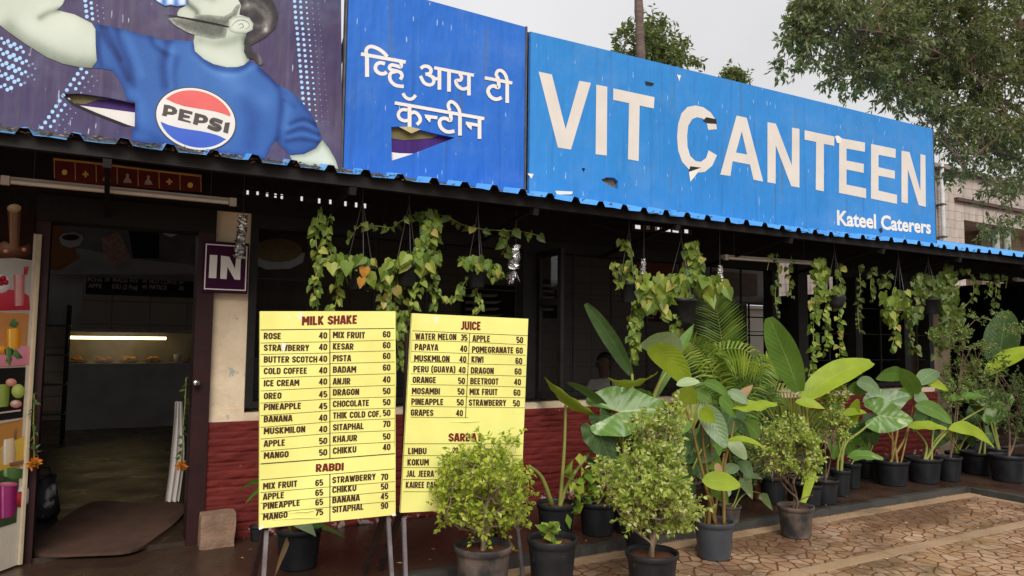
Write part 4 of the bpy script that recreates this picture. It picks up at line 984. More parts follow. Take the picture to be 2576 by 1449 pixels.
# board of drink photographs, swung out beside the door
hg=V((-.455,-.07,0)); dd=V((-math.cos(R(54)),-math.sin(R(54)),0)); dn=V((-dd.y,dd.x,0))
if dn.dot(CAM-hg)<0: dn=-dn
def PB(x,y):
    d=ray(x,y); t=(hg-CAM).dot(dn)/d.dot(dn); p=CAM+d*t; return ((p-hg).dot(dd),p.z)
pbd=thing('poster_board','white board of fruit drink photographs standing open at the left of the doorway','display board',tuple(hg))
WB=.95
m=MB(); a=hg-dn*.0; 
def dbox(mb,u0,u1,n0,n1,z0,z1): 
    c=[hg+dd*u+dn*n+V((0,0,z)) for z in (z0,z1) for n in (n0,n1) for u in (u0,u1)]
    mb.add(c,[(0,2,3,1),(4,5,7,6),(0,1,5,4),(2,6,7,3),(0,4,6,2),(1,3,7,5)])
dbox(m,0,WB,-.03,0,.012,2.16); m.build('panel',mCream if False else mat('cream_board',(.60,.53,.42),(.52,.45,.35),5,.6,.2,30,specks=((.35,.28,.2),.68,12)),pbd)
m=MB(); m.tube([hg+V((.012,.0,.012)),hg+V((.012,0,2.16))],.016,6); m.build('edge_post',mat('pale_wood',(.42,.34,.23),(.34,.27,.18),12,.7,.3,30),pbd)
def fl(name,loops,off,mm,parent):
    mb=MB()
    for lp in loops:
        vs,fs=fill2d([[PB(*q) for q in lp]]); n0=V((0,0,0))
        pts=[hg+dd*u+dn*off+V((0,0,z)) for u,z in vs]; out=[]
        for f in fs:
            nn=(pts[f[1]]-pts[f[0]]).cross(pts[f[2]]-pts[f[0]]); out.append(f if nn.dot(dn)>0 else tuple(reversed(f)))
        mb.add(pts,out)
    return mb.build(name,mm,parent)
def pm(nm,c,c2=None,s=9): return mat(nm,c,c2,s,.45)
yb=[(520,520),(649,653),(786,785),(927,919),(1064,1044),(1190,1167),(1330,1302)]
bgs=[pm('cocoa_print',(.03,.013,.010),(.012,.006,.005)),pm('pale_print_ground',(.46,.43,.40),(.36,.33,.30),3),pm('peach_print',(.52,.24,.08),(.45,.18,.06),3),pm('black_print',(.012,.011,.010)),pm('amber_print',(.46,.22,.05),(.40,.17,.04),3),pm('leaf_print',(.03,.05,.02),(.07,.10,.035),5)]
PO=[]
for i in range(6):
    t0,t1=yb[i],yb[i+1]; e=1.5
    lo=lambda x,t:(t[0]+(t[1]-t[0])*(x/78.0))
    mb=MB(); u1=WB-.03
    zA=PB(40,(lo(40,t0)))[1]-.004; zB=PB(40,lo(40,t1))[1]+.004
    dbox(mb,.035,u1,.0005,.003,zB,zA); PO.append(mb.build('poster',bgs[i],pbd))
def O_(cx,cy,rx,ry,k=18): return [(cx+rx*math.cos(2*math.pi*i/k),cy+ry*math.sin(2*math.pi*i/k)) for i in range(k)]
def pts3(off): return lambda x,y:(lambda q: hg+dd*q[0]+dn*off+V((0,0,q[1])))(PB(x,y))
def tmm(nm,dk,md,lt): return tonemat(nm,[(0,dk),(.45,md),(.85,lt),(1,tuple(min(.85,x*1.5+.1) for x in lt))],.18,40,.45)
def tp(name,pts,off,m,par,kind='glass'):
    sh={'glass':lambda x,y,d,u,v:.25+.5*math.sin(math.pi*min(1,max(0,u*1.1)))+(.35 if .22<u<.32 else 0)-.1*v,'round':lambda x,y,d,u,v:.85-1.1*math.hypot(u-.38,v-.32),'flat':lambda x,y,d,u,v:.5+.25*(1-v),'wall':lambda x,y,d,u,v:.75-.5*u*.5-.35*v}[kind]
    return tonal(name,m,pts,pts3(off),sh,3.0,par,dn)
tC=dict(brown=tmm('brown_glass_print',(.03,.012,.008),(.13,.055,.03),(.34,.19,.11)),rose=tmm('rose_print',(.26,.05,.06),(.50,.17,.16),(.70,.38,.36)),orange=tmm('orange_print',(.36,.09,.005),(.70,.26,.015),(.84,.46,.08)),green=tmm('green_print',(.05,.08,.01),(.17,.25,.03),(.36,.42,.12)),
 beige=tmm('beige_print',(.26,.15,.07),(.56,.40,.23),(.76,.63,.45)),magenta=tmm('magenta_print',(.08,.003,.03),(.26,.012,.10),(.48,.08,.26)),crimson=tmm('crimson_print',(.12,.004,.01),(.34,.012,.03),(.52,.06,.08)),pink=tmm('pink_print',(.34,.07,.12),(.55,.16,.22),(.68,.30,.34)),lime=tmm('fruit_green_print',(.14,.18,.02),(.40,.48,.09),(.62,.66,.26)),
 guava=tmm('guava_print',(.36,.10,.07),(.62,.25,.18),(.78,.50,.38)),leaf=tmm('dark_green_print',(.01,.03,.008),(.04,.10,.025),(.14,.25,.08)),mustard=tmm('mustard_print',(.28,.14,.01),(.52,.30,.03),(.66,.44,.08)),dab=tmm('white_dab_print',(.4,.3,.3),(.65,.58,.55),(.75,.70,.68)))
G1,G2,G3,G4=.004,.005,.006,.007
q=PO[0]; tp('drink_glass',[(16,520),(52,520),(48,600),(46,640),(24,640),(22,600)],G1,tC['brown'],q); tp('foam',O_(34,524,18,11),G2,tC['beige'],q,'round'); tp('beans',[(-20,650),(-20,618),(10,606),(40,625),(74,612),(76,648)],G3,tC['brown'],q,'round'); tp('garnish',O_(12,632,7,5),G4,tC['guava'],q,'round'); tp('garnish',O_(58,628,6,5),G4,tC['guava'],q,'round')
q=PO[1]; tp('cloth_spot',[(-30,782),(-30,745),(10,728),(50,730),(72,745),(74,780)],G1,tC['crimson'],q,'flat'); tp('fruit_bowl',O_(-2,714,26,24),G2,tC['dab'],q,'round')
for fx,fy in ((-6,704),(6,700),(12,710),(0,712)): tp('fruit',O_(fx,fy,8,7),G3,tC['crimson'],q,'round')
tp('drink_glass',[(32,692),(60,690),(58,768),(35,770)],G3,tC['rose'],q); tp('garnish',[(58,672),(70,670),(66,690),(57,692)],G4,tC['crimson'],q,'flat')
q=PO[2]; tp('table_top',[(-30,925),(-30,872),(74,870),(74,917)],G1,tC['pink'],q,'flat'); tp('drink_glass',[(12,828),(50,825),(48,876),(14,878)],G2,tC['orange'],q); tp('fruit',O_(2,880,14,11),G3,tC['orange'],q,'round')
for lp in ([(8,880),(20,872),(34,884),(24,900),(12,894)],[(24,876),(40,880),(55,900),(40,902),(28,892)],[(16,896),(28,900),(22,920),(12,908)]): tp('leaf',lp,G4,tC['leaf'],q,'glass')
tp('garnish',[(20,818),(26,806),(34,800),(38,808),(46,812),(36,824)],G4,tC['leaf'],q,'flat')
q=PO[3]; tp('drink_glass',[(-20,968),(24,966),(20,1022),(-15,1026)],G1,tC['green'],q); tp('fruit',O_(44,984,17,18),G2,tC['lime'],q,'round'); tp('fruit',O_(26,962,14,10),G3,tC['guava'],q,'round'); tp('fruit',O_(38,1016,15,10),G3,tC['guava'],q,'round'); tp('fruit',O_(36,1014,8,5),G4,tC['dab'],q,'round')
q=PO[4]; tp('table_top',[(-30,1190),(-30,1140),(74,1090),(74,1166)],G1,tC['mustard'],q,'flat'); tp('drink_glass',[(8,1106),(34,1101),(35,1116),(39,1130),(36,1164),(4,1172),(0,1134),(6,1120)],G2,tC['beige'],q); tp('garnish',[(20,1165),(60,1156),(58,1166),(40,1172),(24,1174)],G3,tC['brown'],q,'flat'); tp('garnish',[(34,1080),(42,1076),(38,1104),(33,1104)],G3,tC['brown'],q,'flat')
q=PO[5]; tp('leaf',[(-10,1190),(20,1176),(60,1180),(70,1200),(30,1206)],G1,tC['leaf'],q,'glass'); tp('fruit',O_(58,1246,16,26),G1,tC['dab'],q,'round'); tp('fruit',O_(48,1256,14,20),G2,tC['crimson'],q,'round'); tp('drink_glass',[(-10,1222),(42,1212),(38,1280),(30,1300),(-5,1306)],G3,tC['magenta'],q); tp('foam',O_(18,1218,24,6),G4,tC['pink'],q,'round')
fl('caption',[[(-5,1037),(50,1030),(50,1034),(-5,1041)],[(-5,1062),(48,1052),(48,1056),(-5,1066)]],G4,pm('caption_print',(.6,.45,.42)),pbd)
# foil streamers
def streamer(x0,y0,x1,y1,w,Y,label,tassel=True):
    a,b=PY(x0,y0,Y),PY(x1,y1,Y); s=mpx(a)
    r=thing('foil_streamer',label,'streamer',tuple(a),'silver foil streamers hanging under the roof')
    m=MB(); L=(a-b).length; n=16
    def crumple(c0,c1,w0,w1,n):
        vs=[];K=9
        for i in range(n+1):
            t=i/n; c=c0+(c1-c0)*t; w_=w0+(w1-w0)*t
            for k in range(K):
                an=2*math.pi*k/K+i*.4; rr=w_*rnd(.55,1.1); vs.append(c+V((math.cos(an)*rr,math.sin(an)*rr,rnd(-.01,.01))))
        m.add(vs,[(i*K+k,i*K+(k+1)%K,(i+1)*K+(k+1)%K,(i+1)*K+k) for i in range(n) for k in range(K)])
    if tassel:
        mid=a+(b-a)*.62; crumple(a,mid,w*s*.32,w*s*.42,n); m.build('foil_body',mFoil,r)
        m=MB()
        for k in range(34):
            an=rnd(0,6.28); rr=w*s*.55*rnd(.2,1.); e=b+V((math.cos(an)*rr,math.sin(an)*rr,rnd(-.01,.05))); side=V((-math.sin(an),math.cos(an),0))*.006
            m.add([mid-side,mid+side,(mid+e)/2+side*1.3+V((0,0,.01)),e+side,e-side,(mid+e)/2-side],[(0,1,2,5),(5,2,3,4)])
        m.build('foil_tassel',mFoil,r)
    else:
        crumple(a,b,w*s*.4,w*s*.5,n+8); m.build('foil_body',mFoil,r)
    m=MB(); m.tube([a,V((a.x,a.y,roofz(a.y)-.03))],.0025,4); m.build('string',mSteel,r)
streamer(612,542,602,648,32,-.26,'crumpled silver foil streamer hanging in front of the purple sign',False)
streamer(1298,618,1288,712,42,-.85,'silver foil streamer with a frayed tassel between the hanging plants')
streamer(1620,652,1614,692,18,-.85,'thin silver foil streamer above a trailing yellow vine',False)
streamer(1811,668,1812,708,18,-.85,'thin silver foil streamer left of the middle tube light',False)

# ================================================================== PLANTS
lf=lambda nm,a,b,c=None,**k: leafmat(nm,[(0,a),(.5,b),(1,c or b)],**k)
LgLime=lf('lime_leaf',(.27,.40,.022),(.35,.46,.028),(.42,.50,.035),veins=11,vein_col=(.40,.47,.08),trans=.38)
LgMid=lf('green_leaf',(.075,.17,.022),(.11,.22,.03),(.15,.26,.035),veins=12,vein_col=(.24,.34,.10),trans=.28)
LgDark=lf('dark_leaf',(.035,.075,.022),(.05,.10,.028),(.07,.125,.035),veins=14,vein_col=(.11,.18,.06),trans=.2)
LgGrey=lf('bluish_leaf',(.12,.19,.09),(.15,.23,.10),(.18,.26,.12),veins=10,vein_col=(.24,.33,.15),trans=.22,rough=.32)
LgPale=lf('pale_leaf',(.34,.44,.22),(.40,.50,.27),(.30,.40,.15),veins=9,vein_col=(.5,.58,.3),trans=.3)
LgGloss=lf('glossy_leaf',(.095,.20,.035),(.12,.24,.04),(.16,.28,.05),veins=11,vein_col=(.33,.43,.14),trans=.25,rough=.24,blotch=((.42,.50,.30),5,.60))
LgCal=lf('mottled_leaf',(.20,.30,.10),(.26,.36,.13),veins=8,vein_col=(.12,.2,.05),trans=.3,blotch=((.50,.52,.32),26,.55))
LgBrown=lf('dried_leaf',(.30,.16,.06),(.36,.22,.11),(.42,.30,.18),trans=.25,rough=.7)
SmBush=leafmat('bush_leaf',[(0,(.14,.23,.02)),(.25,(.32,.42,.03)),(.6,(.52,.60,.06)),(.85,(.68,.72,.12)),(1,(.76,.78,.30))],trans=.5)
SmVar=leafmat('variegated_leaf',[(0,(.14,.23,.03)),(.25,(.32,.43,.06)),(.6,(.54,.62,.12)),(.85,(.70,.74,.24)),(1,(.78,.79,.42))],trans=.5)
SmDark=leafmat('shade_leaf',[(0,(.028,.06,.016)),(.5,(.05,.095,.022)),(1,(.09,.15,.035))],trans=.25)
SmVine=leafmat('vine_leaf',[(0,(.09,.15,.03)),(.35,(.16,.24,.035)),(.7,(.28,.36,.055)),(.93,(.46,.46,.10)),(1,(.55,.36,.12))],trans=.35)
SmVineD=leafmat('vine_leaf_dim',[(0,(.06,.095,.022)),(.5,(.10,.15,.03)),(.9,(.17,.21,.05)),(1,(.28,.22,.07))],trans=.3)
SmCrot=leafmat('croton_leaf',[(0,(.10,.19,.03)),(.5,(.19,.29,.04)),(.8,(.36,.43,.05)),(1,(.44,.47,.08))],trans=.33,rough=.28)
PalmM=leafmat('palm_leaf',[(0,(.055,.12,.018)),(.5,(.12,.20,.028)),(1,(.22,.31,.05))],trans=.3,rough=.36)
PalmY=leafmat('palm_leaf_yellow',[(0,(.16,.20,.03)),(.5,(.26,.28,.05)),(1,(.38,.33,.10))],trans=.3,rough=.4)

PalmL=leafmat('palm_leaf_lime',[(0,(.14,.24,.02)),(.5,(.26,.37,.035)),(1,(.40,.48,.07))],trans=.35,rough=.38)
ZV=V((0,0,1))
def frame(p,q,roll):
    a=(q-p).normalized(); c=(CAM-(p+q)/2).normalized(); w=a.cross(c)
    w=w.normalized() if w.length>1e-4 else a.orthogonal().normalized()
    n=w.cross(a).normalized(); cr,sr=math.cos(roll),math.sin(roll)
    return a,w*cr+n*sr,n*cr-w*sr
PROF={'paddle':lambda t:(math.sin(math.pi*min(1,t*.93+.04))**.55)*(1-.12*t),'lance':lambda t:math.sin(math.pi*(t**.8)*.985+.02)**1.0,
      'oval':lambda t:math.sin(math.pi*(t**.85)*.97+.035)**.62,'heart':lambda t:(1-t)**.75*(min(1,.35+t*4.2))*1.02+.0,'strap':lambda t:(1-t)**.5*min(1,.5+t*3)}
def blade(mb,p,q,w,shape='oval',roll=0,bow=.08,fold=.16,n=12,wav=.018,wf=2.6,sag=.05):
    p=V(p);q=V(q);L=(q-p).length; a,W_,N=frame(p,q,roll); pr=PROF[shape]; vs=[];uv=[];ph=rnd(0,6)
    S=(-1,-.55,0,.55,1)
    for i in range(n+1):
        t=i/n; h=max(pr(t)*w/2,.0008); c=p+(q-p)*t+ZV*(bow*L*4*t*(1-t))-ZV*(sag*L*t*t)
        for s in S:
            e=N*(fold*abs(s)*h*1.0)+N*(wav*w*math.sin(wf*6.28*t+ph+(1.7 if s<0 else 0))*abs(s)**2)
            vs.append(c+W_*(s*h)+e); uv.append((t,.5+.5*s))
    mb.add(vs,[(i*5+k,i*5+k+1,i*5+k+6,i*5+k+5) for i in range(n) for k in range(4)],uv)
def arrow(mb,c,tip,w,roll=0,droop=.16,wav=.035,fold=.12,lobe=.42):
    """elephant-ear blade: petiole joins at c, point at tip, two rounded lobes behind"""
    c=V(c);tip=V(tip);L=(tip-c).length; a,W_,N=frame(c,tip,roll); vs=[];uv=[];K=44;RR=(0,.22,.45,.68,.86,1.0); ph=rnd(0,6)
    def rad(th):           # outline in units: along a by L, across by w/2
        x=math.cos(th); s=abs(th)/math.pi
        if s<.5: t=s/.5; u=(1-t)**1.25; return (u*1.0, (math.sin(math.pi*.5*min(1,t*1.02)))**.85)
        t=(s-.5)/.5
        if t<.62: k=t/.62; return (-lobe*math.sin(k*math.pi/2)**1.0, 1-.52*k*k)
        k=(t-.62)/.38; return (-lobe+(lobe-.05)*k**1.3,.48*(1-k)**.8)
    for i,r in enumerate(RR):
        for k in range(K):
            th=-math.pi+2*math.pi*(k+.5)/K; x,y=rad(th); y*=1 if th>0 else -1
            X=x*r*L;Yv=y*r*w/2
            ed=wav*w*math.sin(th*9+ph)*r**3
            vs.append(c+a*X+W_*Yv+N*(fold*abs(Yv)-ed)-ZV*(droop*(abs(X)/L)**2*L*.6))
            uv.append((.5+.5*x*r,.5+.5*y*r))
    n=len(RR)
    mb.add(vs,[(i*K+k,i*K+(k+1)%K,(i+1)*K+(k+1)%K,(i+1)*K+k) for i in range(n-1) for k in range(K) if k!=K-1],uv)
def leaflet(mb,p,d,n,L,w):
    d=d.normalized(); s=d.cross(n); s=s.normalized() if s.length>1e-5 else d.orthogonal().normalized(); n=s.cross(d)
    m=p+d*L*.45
    mb.add([p,m+s*w*.5+n*w*.18,p+d*L-n*L*.08,m-s*w*.5+n*w*.18],[(0,1,2),(0,2,3)])
def heartleaf(mb,p,d,n,L,w):
    d=d.normalized(); s=d.cross(n); s=s.normalized() if s.length>1e-5 else d.orthogonal().normalized(); n=s.cross(d); b=rnd(.05,.2)
    P=[p,p-d*L*.14+s*w*.28+n*w*.08,p+d*L*.12+s*w*.52+n*w*.16,p+d*L*.5+s*w*.40+n*w*.10,p+d*L-n*L*b,p+d*L*.5-s*w*.40+n*w*.10,p+d*L*.12-s*w*.52+n*w*.16,p-d*L*.14-s*w*.28+n*w*.08,p+d*L*.5-n*L*b*.2]
    mb.add(P,[(0,1,2,3,8),(8,3,4),(0,8,5,6,7),(8,4,5)])
def rdir(zb=0,fb=0):
    v=V((rnd(-1,1),rnd(-1,1),rnd(-1,1)))
    while v.length<.1 or v.length>1: v=V((rnd(-1,1),rnd(-1,1),rnd(-1,1)))
    return (v.normalized()+ZV*zb+(CAM-V((2,0,.5))).normalized()*fb).normalized()

def make_pot(root,cx,by,w,rimy,z=0.0,m=None,soil=True,name='pot',taper=.80):
    c=PG(cx,by,z); s=mpx(c); r=w/2*s; c=c+V((_f.x,_f.y,0)).normalized()*r*taper*.75; s=mpx(c); r=w/2*s
    h=(by-rimy)*s*.99; 
    b=MB(); b.lathe((c.x,c.y,z+.001),[(r*taper*.97,0),(r*taper,.012),(r*.93,h*.80),(r*.95,h*.86),(r*1.0,h*.875),(r*1.02,h*.93),(r*1.03,h*.985),(r*1.01,h),(r*.955,h*.995),(r*.93,h*.93),(r*.90,h*.80)],30)
    b.build(name,m or mPot,root,True)
    if soil:
        g=MB(); n=24; vs=[(c.x,c.y,z+h*.90)]
        for k in range(n): t=6.2832*k/n; vs.append((c.x+r*.92*math.cos(t),c.y+r*.92*math.sin(t),z+h*(.86+rnd(0,.03))))
        g.add(vs,[(0,1+k,1+(k+1)%n) for k in range(n)]); g.build('soil',mSoil,root)
    return V((c.x,c.y,z+h*.88)),r,h
class Plant:
    def __init__(s,name,label,cat,pot=None,group=None,z=0.0,m=None,at=None):
        s.pot=None
        if pot:
            c=PG(pot[0],pot[1],z); s.root=thing(name,label,cat,tuple(c),group)
            s.top,s.r,s.h=make_pot(s.root,*pot,z=z,m=m)
        else:
            s.root=thing(name,label,cat,at,group); s.top=V(at)
        s.Y=s.top.y; s.st=MB(); s.nst=0
    def P(s,x,y,dy=0): return PY(x,y,s.Y+dy)
    def leaf(s,x0,y0,x1,y1,wpx,shape='oval',m=None,roll=.25,bow=.05,dy0=0,dy1=0,**k):
        p=s.P(x0,y0,dy0);q=s.P(x1,y1,dy1); b=MB(); blade(b,p,q,wpx*mpx((p+q)/2),shape,roll,bow,**k); b.build('leaf',m or LgMid,s.root,True)
    def ear(s,x0,y0,x1,y1,wpx,m=None,roll=.2,dy0=0,dy1=0,**k):
        p=s.P(x0,y0,dy0);q=s.P(x1,y1,dy1); b=MB(); arrow(b,p,q,wpx*mpx(p),roll,**k); b.build('leaf',m or LgMid,s.root,True)
    def stem(s,pts,r0,r1=None,dy=0,dy1=None):
        n=len(pts); dy1=dy if dy1 is None else dy1
        P=[s.P(x,y,dy+(dy1-dy)*i/(n-1)) for i,(x,y) in enumerate(pts)]; P=[V(p) for p in smooth_line([tuple(p) for p in P],5)]
        r1=r0 if r1 is None else r1; m=len(P)
        s.st.tube(P,[r0+(r1-r0)*i/(m-1) for i in range(m)],7); s.nst+=1
    def fromsoil(s,pts,r0,r1=None,dy1=0,off=None):
        """stem rooted in the soil of the pot"""
        b=s.top+V((rnd(-.4,.4)*s.r,rnd(-.4,.4)*s.r,-.02)) if off is None else s.top+V(off)
        P=[b]+[s.P(x,y,dy1*(i+1)/len(pts)) for i,(x,y) in enumerate(pts)]; P=[V(p) for p in smooth_line([tuple(p) for p in P],5)]
        r1=r0*.6 if r1 is None else r1; m=len(P); s.st.tube(P,[r0+(r1-r0)*i/(m-1) for i in range(m)],7); s.nst+=1
    def done(s,m=None,name='stem'):
        if s.nst: s.st.build(name,m or mStem,s.root,True)
def bush(pl,trunk,blobs,n,size,m,mt=None,name='foliage',pair=9,tw=.11,seed=1,dens=None,conn=.16):
    """trunk: list of photo polylines; blobs: (x,y,rx,ry,dy,rz_m) in photo pixels"""
    random.seed(seed); tm=MB(); lm=MB(); ends=[]
    for pts,r0,r1 in trunk:
        b=pl.top+V((rnd(-.02,.02),rnd(-.02,.02),-.02)); P=[b]+[pl.P(x,y,rnd(-.05,.05)) for x,y in pts]; P=[V(p) for p in smooth_line([tuple(p) for p in P],4)]
        k=len(P); tm.tube(P,[r0+(r1-r0)*i/(k-1) for i in range(k)],6); ends+=P[k//2:]
    tot=sum(b[2]*b[3] for b in blobs)
    for (x,y,rx,ry,dy,rz) in blobs:
        c=pl.P(x,y,dy); s=mpx(c); ex=_r*(rx*s); ez=ZV*(ry*s); ey=V((_f.x,_f.y,0)).normalized()*rz
        for _ in range(int(n*rx*ry/tot)):
            d=rdir(); k=rnd(.05,1)**.27*(rnd(1.05,1.3) if random.random()<.07 else 1); 
            p=c+ex*d.x*k+ez*d.z*k+ey*d.y*k
            if NZ.noise(p*8)<-.19 : continue
            o=(p-c).normalized(); g=(o*.8+rdir(.35)*.9).normalized()
            q=p+g*tw*rnd(.6,1.3)
            tm.tube([p-g*tw*.4,q],[.0022,.001],3)
            for j in range(pair):
                t=j/pair; pp=p+(q-p)*t; sd=g.cross(rdir()).normalized()
                nn=(rdir(.9,.25))
                leaflet(lm,pp,(sd+g*.5),nn,size*rnd(.7,1.25),size*rnd(.55,.75))
            if ends and random.random()<conn:
                e=min((random.choice(ends) for _ in range(6)),key=lambda z:(z-p).length); md=(e+p)/2-ZV*.03
                tm.tube([e,md,p],[.006,.004,.002],4)
    tm.build('branch',mt or mTwig,pl.root); lm.build(name,m,pl.root)

PV=-.05
gp='potted plants lining the canteen front'
# --- behind the first menu board
p=Plant('potted_plant','strap leaved plant in a black pot behind the MILK SHAKE board','plant',(740,1436,114,1336),gp)
p.leaf(700,1240,598,1232,24,'strap',LgMid,.5,.25,0,-.05,n=12); p.leaf(700,1225,618,1262,22,'strap',LgMid,.3,.2,0,-.1); p.leaf(735,1310,795,1345,34,'lance',LgPale,.3,.1,0,-.22); p.leaf(745,1320,868,1346,20,'strap',LgMid,.3,.08,0,-.15); p.leaf(735,1335,690,1446,20,'lance',LgBrown,.8,.05,-.05,-.25); p.leaf(760,1315,830,1332,22,'lance',LgMid,.3,.1,0,-.1)
p.fromsoil([(705,1240)],.012); p.fromsoil([(735,1316)],.012); p.done()
p=Plant('empty_pot','small black empty pot against the red wall left of the MILK SHAKE board','pot',(642,1362,38,1326),'empty pots by the wall')
# --- big bush in front of the second board
p=Plant('potted_bush','round light green bush in a dusty pot in front of the JUICE board','shrub',(1212,1512,146,1386),gp,PV,mPotDusty)
bush(p,[([(1215,1330),(1185,1300),(1150,1290)],.016,.006),([(1228,1330),(1245,1290),(1275,1270)],.015,.006),([(1215,1320),(1230,1240),(1225,1180)],.016,.005),([(1205,1340),(1160,1330),(1120,1300)],.011,.005),([(1225,1330),(1290,1320),(1310,1290)],.010,.004)],
  [(1216,1217,96,81,0,.25),(1180,1185,57,61,-.02,.18),(1258,1240,68,78,0,.22),(1130,1210,33,40,0,.12),(1215,1295,85,39,0,.2),(1225,1145,37,46,0,.10),(1275,1145,33,37,0,.10),(1120,1285,26,37,0,.08),(1310,1245,20,65,0,.08),(1290,1325,32,27,.05,.1)],560,.034,SmBush,pair=10,tw=.10,seed=4)
# --- small croton
p=Plant('potted_plant','little seedling with yellow tipped leaves in a wide black pot right of the round bush','plant',(1390,1500,126,1366),gp,PV)
m=MB();lm=MB(); random.seed(8); stem=[p.top,p.P(1385,1345),p.P(1380,1325)]; m.tube(stem,[.006,.005,.004],5); m.build('stem',mTwig,p.root)
for k in range(15):
    b=stem[1]+(stem[2]-stem[1])*rnd(-.6,1.3); a=k*2.4; d=V((math.cos(a),math.sin(a),rnd(.1,.9))); leaflet(lm,b,d,rdir(1.2,.5),rnd(.07,.12),rnd(.045,.065))
for k in range(8): b=p.P(1395+rnd(-10,14),1372+rnd(-8,6),-.03); leaflet(lm,b,rdir(.2),rdir(1,.5),.06,.035)
lm.build('foliage',SmCrot,p.root)
# --- tall elephant ear behind it
p=Plant('elephant_ear','tall elephant ear with one upright wavy lime leaf on a long stalk','plant',(1400,1362,98,1272),gp)
p.leaf(1499,1043,1369,937,46,'lance',LgLime,.9,-.03,0,-.15,wav=.05,wf=4,n=16,fold=.5); p.fromsoil([(1412,1235),(1420,1120),(1423,1012)],.020,.010); p.fromsoil([(1385,1260),(1362,1200),(1330,1172)],.022,.012,-.1); p.fromsoil([(1430,1215),(1475,1150),(1500,1120)],.018,.010)
p.ear(1508,1098,1550,1166,84,LgDark,.5,0,-.1); p.done()
p=Plant('potted_plant','leafy lime shrub in a black pot right of the upright elephant ear stalk','plant',(1506,1350,96,1268),gp)
random.seed(21); lm=MB(); m=MB()
for sx,sy,ex,ey in [(1500,1260,1415,1195),(1500,1255,1455,1165),(1505,1255,1440,1250),(1510,1255,1530,1185),(1510,1260,1560,1215),(1505,1250,1490,1200),(1505,1260,1425,1300)]:
    a,b=p.P(sx,sy),p.P(ex,ey,-.1); md=(a+b)/2+ZV*.04; m.tube([p.top,a,md,b],[.006,.005,.004,.002],4)
    for k in range(10):
        t=rnd(.35,1.05); pp=a+(b-a)*t+ZV*.02; leaflet(lm,pp,rdir(.0,.3),rdir(1.3,.6),rnd(.08,.125),rnd(.05,.075))
m.build('stem',mStem,p.root); lm.build('foliage',SmCrot,p.root)
# --- the big variegated bush
p=Plant('potted_bush','tall cone shaped variegated bush in a wide black pot on the stone paving','shrub',(1648,1512,132,1402),gp,PV)
bush(p,[([(1640,1360),(1632,1330),(1600,1290)],.014,.007),([(1645,1350),(1658,1300),(1660,1240)],.015,.006),([(1650,1355),(1680,1320),(1715,1280)],.012,.006),([(1640,1370),(1610,1345),(1575,1320)],.008,.004)],
  [(1640,1240,96,56,0,.28),(1648,1175,67,44,0,.22),(1662,1105,44,43,0,.14),(1690,1060,27,34,0,.08),(1600,1205,60,47,-.05,.18),(1700,1280,53,47,0,.18),(1590,1275,39,30,-.05,.15),(1650,1302,67,22,0,.16),(1520,1195,29,22,0,.08),(1625,1085,25,30,0,.1)],760,.034,SmVar,pair=10,tw=.105,seed=9)
p=Plant('potted_plant','stump of a plant in the black pot hidden behind the big variegated bush','plant',(1612,1388,78,1322),gp)
p.fromsoil([(1612,1290),(1600,1250)],.012); p.leaf(1600,1250,1555,1160,60,'oval',LgMid,.4,.05,0,-.1); p.leaf(1605,1255,1545,1235,40,'oval',LgLime,.4,.1,0,-.15); p.done()
# --- elephant ears and banana leaves in the middle
p=Plant('banana_plant','young banana with one tall dark leaf leaning left and broad bright leaves','plant',(1650,1330,84,1262),gp)
p.leaf(1588,942,1474,752,44,'paddle',LgDark,.25,.03,0,.1,n=14,fold=.25); p.leaf(1537,1038,1428,953,26,'paddle',LgDark,.5,.06,0,-.05,n=12,fold=.3)
p.leaf(1712,905,1614,852,74,'oval',LgPale,.2,.10,-.05,-.25,n=14,fold=.15,wav=.02); p.leaf(1632,872,1738,968,66,'oval',LgLime,-.2,.12,-.3,-.3,n=14,wav=.02)
p.leaf(1698,898,1746,810,26,'lance',LgMid,.3,.0,0,0); p.leaf(1655,935,1530,940,40,'lance',LgLime,1.0,-.10,0,-.2,wav=.06,wf=4,n=16)
p.leaf(1690,915,1640,1010,30,'strap',LgMid,.2,0,-.02,0)
p.fromsoil([(1625,1100),(1650,985),(1705,890)],.030,.014); p.fromsoil([(1600,1080),(1590,940)],.026,.012); p.fromsoil([(1560,1110),(1537,1038)],.02,.01); p.done()
p=Plant('elephant_ear','wide veined elephant ear leaf spread flat above the variegated bush','plant',(1585,1345,80,1280),gp)
p.ear(1559,1036,1690,1022,132,LgGloss,.35,-.05,-.25,droop=.05,lobe=.62); p.ear(1610,1000,1560,972,60,LgMid,.5,.05,.05); p.fromsoil([(1575,1180),(1559,1036)],.02,.011,-.05)
p.ear(1505,1085,1540,1165,92,LgDark,.3,0,-.05); p.leaf(1600,1075,1640,1100,30,'oval',LgMid,.3,.1); p.done()
